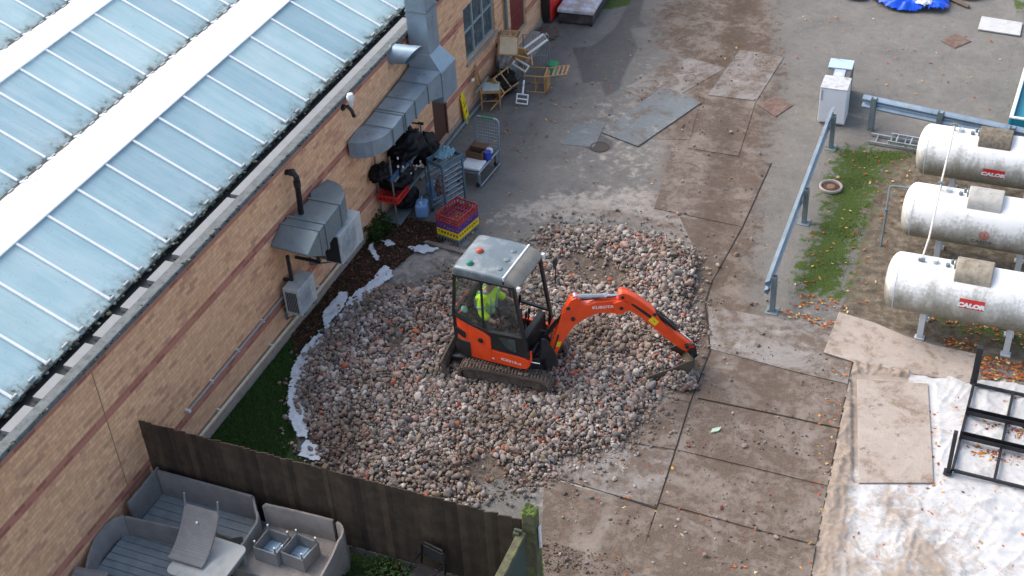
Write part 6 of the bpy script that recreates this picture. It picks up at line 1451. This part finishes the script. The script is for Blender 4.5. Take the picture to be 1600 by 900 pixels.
on_trolley('paint_tin', MB().cyl((.205, .12, .33), (.205, .12, .50), .07, n=20).cyl((.205, .12, .50), (.205, .12, .51), .075, n=20), pm('tin_blue', (.03, .06, .40), .4), 'blue paint tin with a white lid on the trolley', 'tin', bevel=.004)
# wet floor sign
sg = thing('wet_floor_sign', 'yellow folded wet floor sign leaning against the wall by the brown door', 'sign', (.12, 23.05, 0), R(10))
T = Matrix.Translation((0, 0, 0)) @ Matrix.Rotation(R(-9), 4, 'Y')
MB(T).prism([(-.012, .0), (.0, .0), (.0, .62), (-.012, .62)], -.13, .13).box((-.006, 0, .65), (.012, .12, .06)).build('panel', M_yellow, sg, bevel=.004)
MB(Matrix.Rotation(R(-4), 4, 'Y')).b2((-.05, -.13, 0), (-.038, .13, .60)).build('back_panel', M_yellow, sg, bevel=.004)
vs, fs = text_mesh('CAUTION', .05, .001, .001); MB(T @ Matrix.Translation((.0025, 0, .38)) @ Matrix(((0, 0, 1, 0), (1, 0, 0, 0), (0, 1, 0, 0), (0, 0, 0, 1)))).add(vs, fs).build('lettering', M_black, sg)
m = MB(T); m.add([(.0025, -.06, .45), (.0025, .06, .45), (.0025, 0, .56)], [(0, 1, 2)]); m.add([(.0025, -.07, .20), (.0025, .07, .22), (.0025, .02, .27)], [(0, 1, 2)]); m.build('symbol', M_black, sg)
# wooden chairs
GCH = 'discarded wooden chairs piled under the window'
def chair_parts(t, seatmat):
    w, d = .20, .20
    for x, y in ((-w, -d), (w, -d)): MB().b2((x-.017, y-.017, 0), (x+.017, y+.017, .44)).build('leg', M_wood, t, bevel=.004)
    for x in (-w, w): MB().tube([(x, d, 0), (x, d-.01, .42), (x, d+.05, .70), (x, d+.09, .92)], .018, 6).build('leg', M_wood, t)
    MB().b2((-w-.02, -d-.02, .40), (w+.02, d+.01, .44)).build('seat_frame', M_wood, t, bevel=.006)
    MB().b2((-w+.01, -d+.0, .442), (w-.01, d-.03, .475)).build('seat', seatmat, t, bevel=.015, seg=2)
    MB().b2((-w+.018, -d-.008, .17), (w-.018, -d+.008, .20)).b2((-w-.008, -d+.018, .20), (-w+.008, d-.018, .225)).b2((w-.008, -d+.018, .20), (w+.008, d-.018, .225)).build('stretcher', M_wood, t)
    for z, dy in ((.60, .03), (.70, .05), (.80, .07), (.89, .085)): MB().b2((-w+.018, d+dy-.008, z-.02), (w-.018, d+dy+.008, z+.022)).build('back_slat', M_wood, t, bevel=.004)
M_pale = pm('pale_seat', (.42, .50, .46), .8)
def chair(loc, rot, lb, seatmat=M_pale):
    t = thing('wooden_chair', lb, 'chair', loc, 0, GCH); t.rotation_euler = rot; chair_parts(t, seatmat); return t
chair((.33, 23.82, 0), (0, 0, R(112)), 'upright wooden chair with a pale green seat, nearest of the heap')
chair((.82, 24.78, .20), (R(90), 0, R(100)), 'wooden chair lying on its back at the outer side of the heap', M_wood)
chair((.38, 24.72, .98), (R(60), R(8), R(25)), 'wooden chair thrown upside down on top of the heap', pm('cream_seat', (.58, .46, .30), .8))
chair((.55, 24.42, .42), (R(-110), R(35), R(140)), 'wooden chair wedged low on its side in the heap behind the upright one', M_wood)
chair((.72, 24.62, .52), (R(-70), R(25), R(35)), 'slatted wooden chair leaning tilted over the middle of the heap', M_wood)
wf = thing('wooden_trellis', 'long slatted wooden frame leaning diagonally across the piled chairs', 'frame', (.6, 24.4, 0))
A_, B_2, C_2, D_2 = [G(*a_)-Vector((.6, 24.4, 0)) for a_ in ((786, 114, .18), (764, 52, 1.10), (778, 48, 1.12), (803, 110, .18))]
MB().bar(A_, B_2, .03, .05, ext=.02).bar(D_2, C_2, .03, .05, ext=.02).build('rail', M_wood, wf, bevel=.004)
m = MB()
for k in range(6): t_ = .05+.18*k; m.bar(A_+(B_2-A_)*t_, D_2+(C_2-D_2)*t_, .02, .06)
m.build('slat', M_wood, wf, bevel=.003)
# heap core
for i, (c, r3, lb) in enumerate((((.38, 24.45, .22), (.26, .36, .26), 'dark bundle of wires and bags at the bottom of the chair heap'), ((.25, 25.05, .45), (.22, .3, .4), 'grey bag squeezed behind the chairs under the window'))):
    blob('junk_bag', c, r3, M_bag if i == 0 else M_grey, 31+i*4, lb, 'junk')
wr_ = MB()
rr_ = random.Random(9)
for k in range(16):
    p = Vector((rr_.uniform(.35, .75), rr_.uniform(24.1, 24.6), rr_.uniform(.05, .6))); wr_.tube([p, p+Vector((rr_.uniform(-.2, .2), rr_.uniform(-.2, .2), rr_.uniform(-.05, .25))), p+Vector((rr_.uniform(-.3, .3), rr_.uniform(-.3, .3), rr_.uniform(-.05, .2)))], .007, 5)
tag(wr_.build('wire_tangle', M_black), 'tangle of black cables in front of the heaped chairs', 'cables')
def rects(name, loc, rot, w, h, r, mat, lb, cat, legs=False):
    t = thing(name, lb, cat, loc); t.rotation_euler = rot
    MB().tube([(-w/2, 0, 0), (w/2, 0, 0), (w/2, 0, h), (-w/2, 0, h)], r, 8, closed=True).build('frame', mat, t, smooth=True)
    if legs: MB().tube([(0, 0, h), (0, .02, h+.35)], r, 8).tube([(-w/2, 0, h*.5), (w/2, 0, h*.5)], r*.8, 8).build('handle', mat, t)
    return t
rects('white_tubing', (.98, 23.98, .05), (R(-55), R(10), R(20)), .24, .22, .022, M_white, 'white plastic square frame on a stick lying in front of the chairs', 'plastic frame', True)
rects('white_tubing', (.70, 25.0, .75), (R(-60), R(30), R(-30)), .16, .55, .028, M_white, 'white plastic tube frame sticking up among the piled chairs', 'plastic frame')
rects('white_tubing', (.85, 24.7, .50), (R(-80), R(-40), R(60)), .14, .40, .026, M_white, 'shorter white tube frame below the taller one in the heap', 'plastic frame')
t = thing('wire_cart', 'grey wire cart with a tall frame behind the heaped chairs', 'cart', (.78, 25.45, 0), R(15))
MB().tube([(-.28, 0, 0), (-.28, 0, .95), (.28, 0, .95), (.28, 0, 0)], .018, 8).tube([(-.28, -.35, 0), (-.28, -.35, .62), (.28, -.35, .62), (.28, -.35, 0)], .014, 8).build('frame', M_galv_dull, t, smooth=True)
m = MB()
for k in range(9): m.cyl((-.28+.07*k, -.35, .60), (-.28+.07*k, 0, .60), .004, n=5); m.cyl((-.28+.07*k, 0, .10), (-.28+.07*k, 0, .93), .004, n=5)
m.build('mesh', M_galv_dull, t)
t = thing('bucket', 'small green bucket standing behind the piled chairs', 'bucket', (1.12, 25.55, 0))
MB().lathe([(.10, 0), (.125, .22), (.135, .225), (.135, .24), (.12, .24), (.095, .02), (0, .02)], None, 22).build('bucket_body', pm('green_bucket', (.10, .42, .36), .45), t, smooth=True)
MB().lathe([(.137, .226), (.142, .236), (.137, .246), (.122, .246)], None, 22).build('rim', pm('green_rim', (.02, .30, .12), .4), t)
o = MB(Matrix.Rotation(R(0), 4, 'Z')).box((.26, 23.55, .62), (.02, .75, .06)).build('metal_rail', M_galv_dull, bevel=.003); tag(o, 'thin pale metal rail leaning behind the upright chair', 'rail')
o = blob('white_cup', (.12, 23.42, .80), (.035, .05, .03), M_white, 2.2, 'small white tube end poking out by the upright chair', 'tube')
o = MB(Matrix.Translation((.22, 25.35, .0)) @ Matrix.Rotation(R(-10), 4, 'Y')).b2((-.02, -.30, 0), (.0, .25, .95)).build('grey_panel', pm('grey_panel', (.24, .26, .27), .6, 0, .2), bevel=.004); tag(o, 'grey panel leaning on the wall beside the window', 'panel')
tag(blob('brown_rubbish', (.35, 27.2, .05), (.25, .3, .10), pm('brown_rub', (.10, .07, .055), .9), 77, 'small brown rubbish pile by the step of the maroon door', 'rubbish'))

# ------------------------------------------------------------------ rattan furniture by the fence
mr, nt, p = newmat('grey_rattan'); tc = NN(nt, 'ShaderNodeTexCoord').outputs['Object']
w1 = NN(nt, 'ShaderNodeTexWave', wave_type='BANDS', bands_direction='Z', i_Scale=17.0, i_Distortion=.6, i_Detail=1.0); nt.links.new(tc, w1.inputs['Vector'])
w2 = NN(nt, 'ShaderNodeTexWave', wave_type='BANDS', bands_direction='DIAGONAL', i_Scale=22.0, i_Distortion=.4); nt.links.new(tc, w2.inputs['Vector'])
ww = mth(nt, 'MULTIPLY', w1.outputs['Fac'], w2.outputs['Fac'])
c = ramp(nt, ww, [(.05, (.155, .152, .152)), (.5, (.28, .272, .268))]); c = mixc(nt, .45, c, ramp(nt, noisen(nt, tc, 5, 7, .7), [(.3, (.15, .145, .14)), (.7, (.32, .315, .31))]))
nt.links.new(c, p.inputs['Base Color']); p.inputs['Roughness'].default_value = .7; bumpn(nt, p, ww, .6, .006)
M_rat = mr
M_slat = pm('sofa_floor', (.22, .26, .28), .6, 0, .2, 6, .2, (.06, .06, .06), .30, 9)
GS = 'grey rattan sofas stored by the fence'
def wallpath(mb, pts, h0, h1s, t, off=(0, 0)):
    """upright wall following a plan path; thickness to the left; rounded cap"""
    n = len(pts); P_ = [Vector((a, b)) for a, b in pts]; rings = []
    for i in range(n):
        a = P_[max(i-1, 0)]; b = P_[min(i+1, n-1)]; d = (b-a).normalized(); nn_ = Vector((-d.y, d.x))*t
        h1 = h1s[i]; p = P_[i]; q_ = p+nn_
        rings.append([(p.x, p.y, h0), (p.x, p.y, h1-.02), (p.x+nn_.x*.2, p.y+nn_.y*.2, h1), (q_.x-nn_.x*.2, q_.y-nn_.y*.2, h1), (q_.x, q_.y, h1-.02), (q_.x, q_.y, h0)])
    mb.rings(rings)
def arc(cx, cy, r, a0, a1, n=6): return [(cx+r*math.cos(R(a0+(a1-a0)*k/n)), cy+r*math.sin(R(a0+(a1-a0)*k/n))) for k in range(n+1)]
def floor_slats(t, x0, x1, y0, y1, z, n=7, along='x'):
    m = MB(); 
    for k in range(n):
        if along == 'x': a = y0+(y1-y0)*k/n; m.b2((x0, a+.004, z), (x1, a+(y1-y0)/n-.005, z+.02))
        else: a = x0+(x1-x0)*k/n; m.b2((a+.004, y0, z), (a+(x1-x0)/n-.005, y1, z+.02))
    m.b2((x0, y0, z-.02), (x1, y1, z-.002)); m.build('seat_base', M_slat, t, bevel=.004)
s1 = thing('rattan_sofa', 'largest empty grey rattan sofa shell in the corner of wall and fence', 'sofa', (.10, 10.35, 0), 0, GS)
m = MB(); wallpath(m, [(.06, .20), (.09, .55), (.10, .93)], .05, [.73, .76, .78], .04); m.build('end_panel', M_rat, s1)
m = MB(); wallpath(m, [(1.74, .90), (1.0, .90), (.12, .90)], .05, [.78, .78, .78], .05); m.build('backrest', M_rat, s1, smooth=True)
m = MB(); wallpath(m, [(1.98, -.10), (2.0, .20), (2.0, .52)]+arc(1.84, .56, .16, 0, 60, 3)+[(1.76, .90)], .05, [.60, .62, .64, .66, .70, .72, .74, .76], .05); m.build('armrest', M_rat, s1, smooth=True)
floor_slats(s1, .10, 1.95, .0, .88, .27, 6)
m = MB(); m.b2((.05, .0, .04), (1.97, .04, .26)); m.b2((.05, .04, .04), (.09, .90, .26)); m.build('base', M_rat, s1)
m = MB(); wallpath(m, [(1.28, .40), (1.45, .31), (1.65, .29), (1.80, .38)], .30, [.46, .46, .46, .46], .02); m.build('loose_edging', M_rat, s1)
s2 = thing('rattan_sofa', 'middle grey rattan sofa shell with a rounded left arm and a slatted floor', 'sofa', (.12, 9.35, 0), 0, GS)
m = MB(); wallpath(m, [(1.0, 1.08), (.5, 1.05), (.10, 1.02)], .05, [.68, .68, .68], .035); m.build('backrest', M_rat, s2)
m = MB(); wallpath(m, [(.08, 1.0), (-.02, .92), (-.06, .78), (-.05, .5), (.02, .25), (.12, .02), (.25, -.05), (1.1, -.10)][::-1], .05, [.52, .54, .58, .62, .66, .67, .66, .66], .05); m.build('armrest', M_rat, s2, smooth=True)
floor_slats(s2, .0, 1.25, .0, 1.0, .27, 8)
sl_ = thing('rattan_slab', 'plain grey rattan slab leaning at the left bottom corner against the wall', 'panel', (.14, 9.10, 0), R(8))
MB().box((.20, .12, .52), (.50, .56, .05), Matrix.Rotation(R(12), 4, 'X')).build('panel', M_rat, sl_, bevel=.01)
MB().b2((.0, -.1, 0), (.04, -.06, .5)).b2((.36, -.1, 0), (.40, -.06, .5)).build('support', M_rat, sl_)
tb = thing('patio_table', 'pale stone topped table with rounded corners between the rattan sofas', 'table', (1.80, 10.02, 0), R(-2))
def rrect(w, d, r, n=5):
    o = []
    for cx_, cy_, a0 in ((w-r, d-r, 0), (-w+r, d-r, 90), (-w+r, -d+r, 180), (w-r, -d+r, 270)): o += arc(cx_, cy_, r, a0, a0+90, n)
    return o
MB().slab([(a, b, .705) for a, b in rrect(.43, .40, .10)], .03).build('tabletop', pm('table_top', (.40, .41, .39), .35, 0, .12, 3, .1, (.22, .24, .25), .4, 3), tb, bevel=.006, seg=2)
MB().slab([(a, b, .673) for a, b in rrect(.41, .38, .09)], .07).build('apron', M_rat, tb)
for x in (-.36, .36):
    for y in (-.33, .33): MB().b2((x-.03, y-.03, 0), (x+.03, y+.03, .60)).build('leg', M_rat, tb, bevel=.004)
cb = thing('rattan_chair_back', 'curved grey rattan chair back with two bare prongs propped on the pale table', 'chair back', (1.57, 9.83, .735), R(0))
m = MB(); n = 10; top_ = []; 
for k in range(n+1):
    t_ = k/n; y = .0+.62*t_; z = .02+.52*t_**1.9*.9; top_.append((y, z))
rings = [[(-.28-.0*t_, y, z), (.28, y, z), (.28, y+.012, z-.035), (-.28, y+.012, z-.035)] for t_, (y, z) in zip([k/n for k in range(n+1)], top_)]
m.rings(rings); m.build('back_panel', M_rat, cb, bevel=.004)
for s_ in (-1, 1): MB().tube([(s_*.27, .60, .44), (s_*.27, .64, .60), (s_*.27, .65, .66)], .014, 6).build('prong', M_rat, cb)
MB().lathe([(.018, 0), (.018, .008), (0, .009)], Matrix.Translation((-.02, .47, .335)) @ Matrix.Rotation(R(40), 4, 'X'), 12).build('button', M_white, cb)
s3 = thing('rattan_sofa', 'brownish grey rattan two seater with a high back holding two upturned stools', 'sofa', (2.06, 10.25, 0), 0, GS)
M_rat2 = M_rat.copy(); M_rat2.name = 'beige_rattan'
for nd in M_rat2.node_tree.nodes:
    if nd.type == 'VALTORGB':
        for e in nd.color_ramp.elements: c_ = e.color; e.color = (min(1, c_[0]*1.18), min(1, c_[1]*1.08), c_[2]*1.0, 1)
m = MB(); wallpath(m, [(1.12, .95), (.6, .93), (.05, .91), (.0, .88)], .05, [.80, .81, .80, .76], .05); m.build('backrest', M_rat2, s3, smooth=True)
m = MB(); wallpath(m, [(1.36, -.15), (1.37, .15), (1.38, .42), (1.36, .66)]+arc(1.16, .72, .22, 0, 80, 5), .05, [.58, .62, .68, .73, .76, .78, .79, .80, .80, .80], .05); m.build('armrest', M_rat2, s3, smooth=True)
MB().b2((.0, -.02, .04), (1.33, .90, .38)).build('seat_base', M_rat2, s3, bevel=.012, seg=2)
def stool(x, y, rz, lb):
    t = thing('upturned_stool', lb, 'stool', (x, y, .385), rz, 'upturned stools on the sofa seat')
    m = MB(); w = .195; h = .25; tt = .02
    m.b2((-w, -w, 0), (w, -w+tt, h)).b2((-w, w-tt, 0), (w, w, h)).b2((-w, -w+tt, 0), (-w+tt, w-tt, h)).b2((w-tt, -w+tt, 0), (w, w-tt, h)); m.build('side', M_rat, t, bevel=.006)
    MB().b2((-w+tt+.002, -w+tt+.002, .02), (w-tt-.002, w-tt-.002, .035)).b2((-w+tt+.004, -.012, .036), (w-tt-.004, .012, .05)).b2((-.012, -w+tt+.004, .0362), (.012, -.014, .05)).b2((-.012, .014, .0362), (.012, w-tt-.004, .05)).build('underside', pm('pale_blue_lining', (.38, .52, .62), .6, 0, .15, 8), t)
    for a in (-1, 1):
        for b in (-1, 1): MB().b2((a*(w-.03)-.011, b*(w-.03)-.011, .04), (a*(w-.03)+.011, b*(w-.03)+.011, .34)).build('leg', M_rat, t, bevel=.003); MB().cyl((a*(w-.03), b*(w-.03), .341), (a*(w-.03), b*(w-.03), .358), .014, n=10).build('foot_cap', M_white, t)
stool(2.46, 10.66, R(-4), 'upturned grey stool with pale blue lining, left of the pair on the sofa'); stool(2.88, 10.70, R(-7), 'upturned grey stool with pale blue lining, right of the pair on the sofa')
# black plastic chair
bc_ = thing('garden_chair', 'black plastic chair with a rounded back standing against the dark fence', 'chair', (4.68, 10.92, 0), R(-12))
MB().b2((-.22, -.22, .40), (.22, .20, .43)).build('seat', M_black, bc_, bevel=.01)
MB().tube([(-.20, .20, .40), (-.20, .26, .74), (-.15, .27, .80), (.15, .27, .80), (.20, .26, .74), (.20, .20, .40)], .018, 8).build('back_frame', M_blackgloss, bc_, smooth=True)
MB().b2((-.17, .245, .55), (.17, .258, .77)).build('backrest', M_black, bc_, bevel=.006)
for x in (-.20, .20): MB().tube([(x, -.2, 0), (x, -.2, .60), (x, .2, .62)], .014, 8).build('arm', M_blackgloss, bc_, smooth=True); MB().b2((x-.012, .16, 0), (x+.012, .19, .40)).build('leg', M_black, bc_)
# ground cover plants at the fence foot
m_iv = islandmat('ivy_leaf', [(0, (.012, .035, .010)), (.4, (.025, .06, .015)), (.7, (.045, .09, .02)), (.9, (.06, .05, .02))], .5)
ivp = in_poly(5200, [(3.35, 10.3), (3.5, 11.30), (4.5, 11.30), (5.6, 11.3), (5.9, 10.0), (5.0, 9.6), (3.6, 9.8)], 0, lambda q: rng.uniform(size=len(q)) < np.clip(fbm(q[:, 0], q[:, 1], 6, 77)*3+.55, .03, 1))
ivp[:, 2] = rng.uniform(.01, .22, len(ivp))*np.clip(1.2-np.abs(ivp[:, 0]-3.8)/1.2, .2, 1)
tag(tri_scatter('ivy', ivp, .026, m_iv, False), 'dark green ivy and weeds sprawling at the foot of the fence', 'ivy', kind='stuff')
ivp = in_poly(900, [(.02, 18.3), (.30, 18.25), (.40, 18.8), (.1, 19.0), (.02, 19.0)], 0); ivp[:, 2] = rng.uniform(.02, .35, len(ivp))
tag(tri_scatter('wall_weed', ivp, .03, m_iv, False), 'leafy green weed growing between the wall and the shelf rack', 'weed', kind='stuff')
# loose stones big enough to name
for i, (px, py, r_, col_, lb) in enumerate(((1020, 601, .05, 'm_st', 0),)): pass
LS = [((1118, 676), .035, (.30, .42, .30), 'flat pale green leaf shaped scrap lying in the middle of the track', 'scrap')]
q_ = G(1118, 675); tag(MB(Matrix.Translation((q_.x, q_.y, .045)) @ Matrix.Rotation(.9, 4, 'Z')).slab([(-.10, 0, 0), (-.03, .045, .01), (.07, .03, 0), (.10, -.01, .01), (.02, -.04, 0)], .008).build('green_scrap', pm('pale_green', (.42, .55, .42), .6)), 'flat pale green scrap lying on the muddy mats', 'scrap')
bpy.context.view_layer.update()
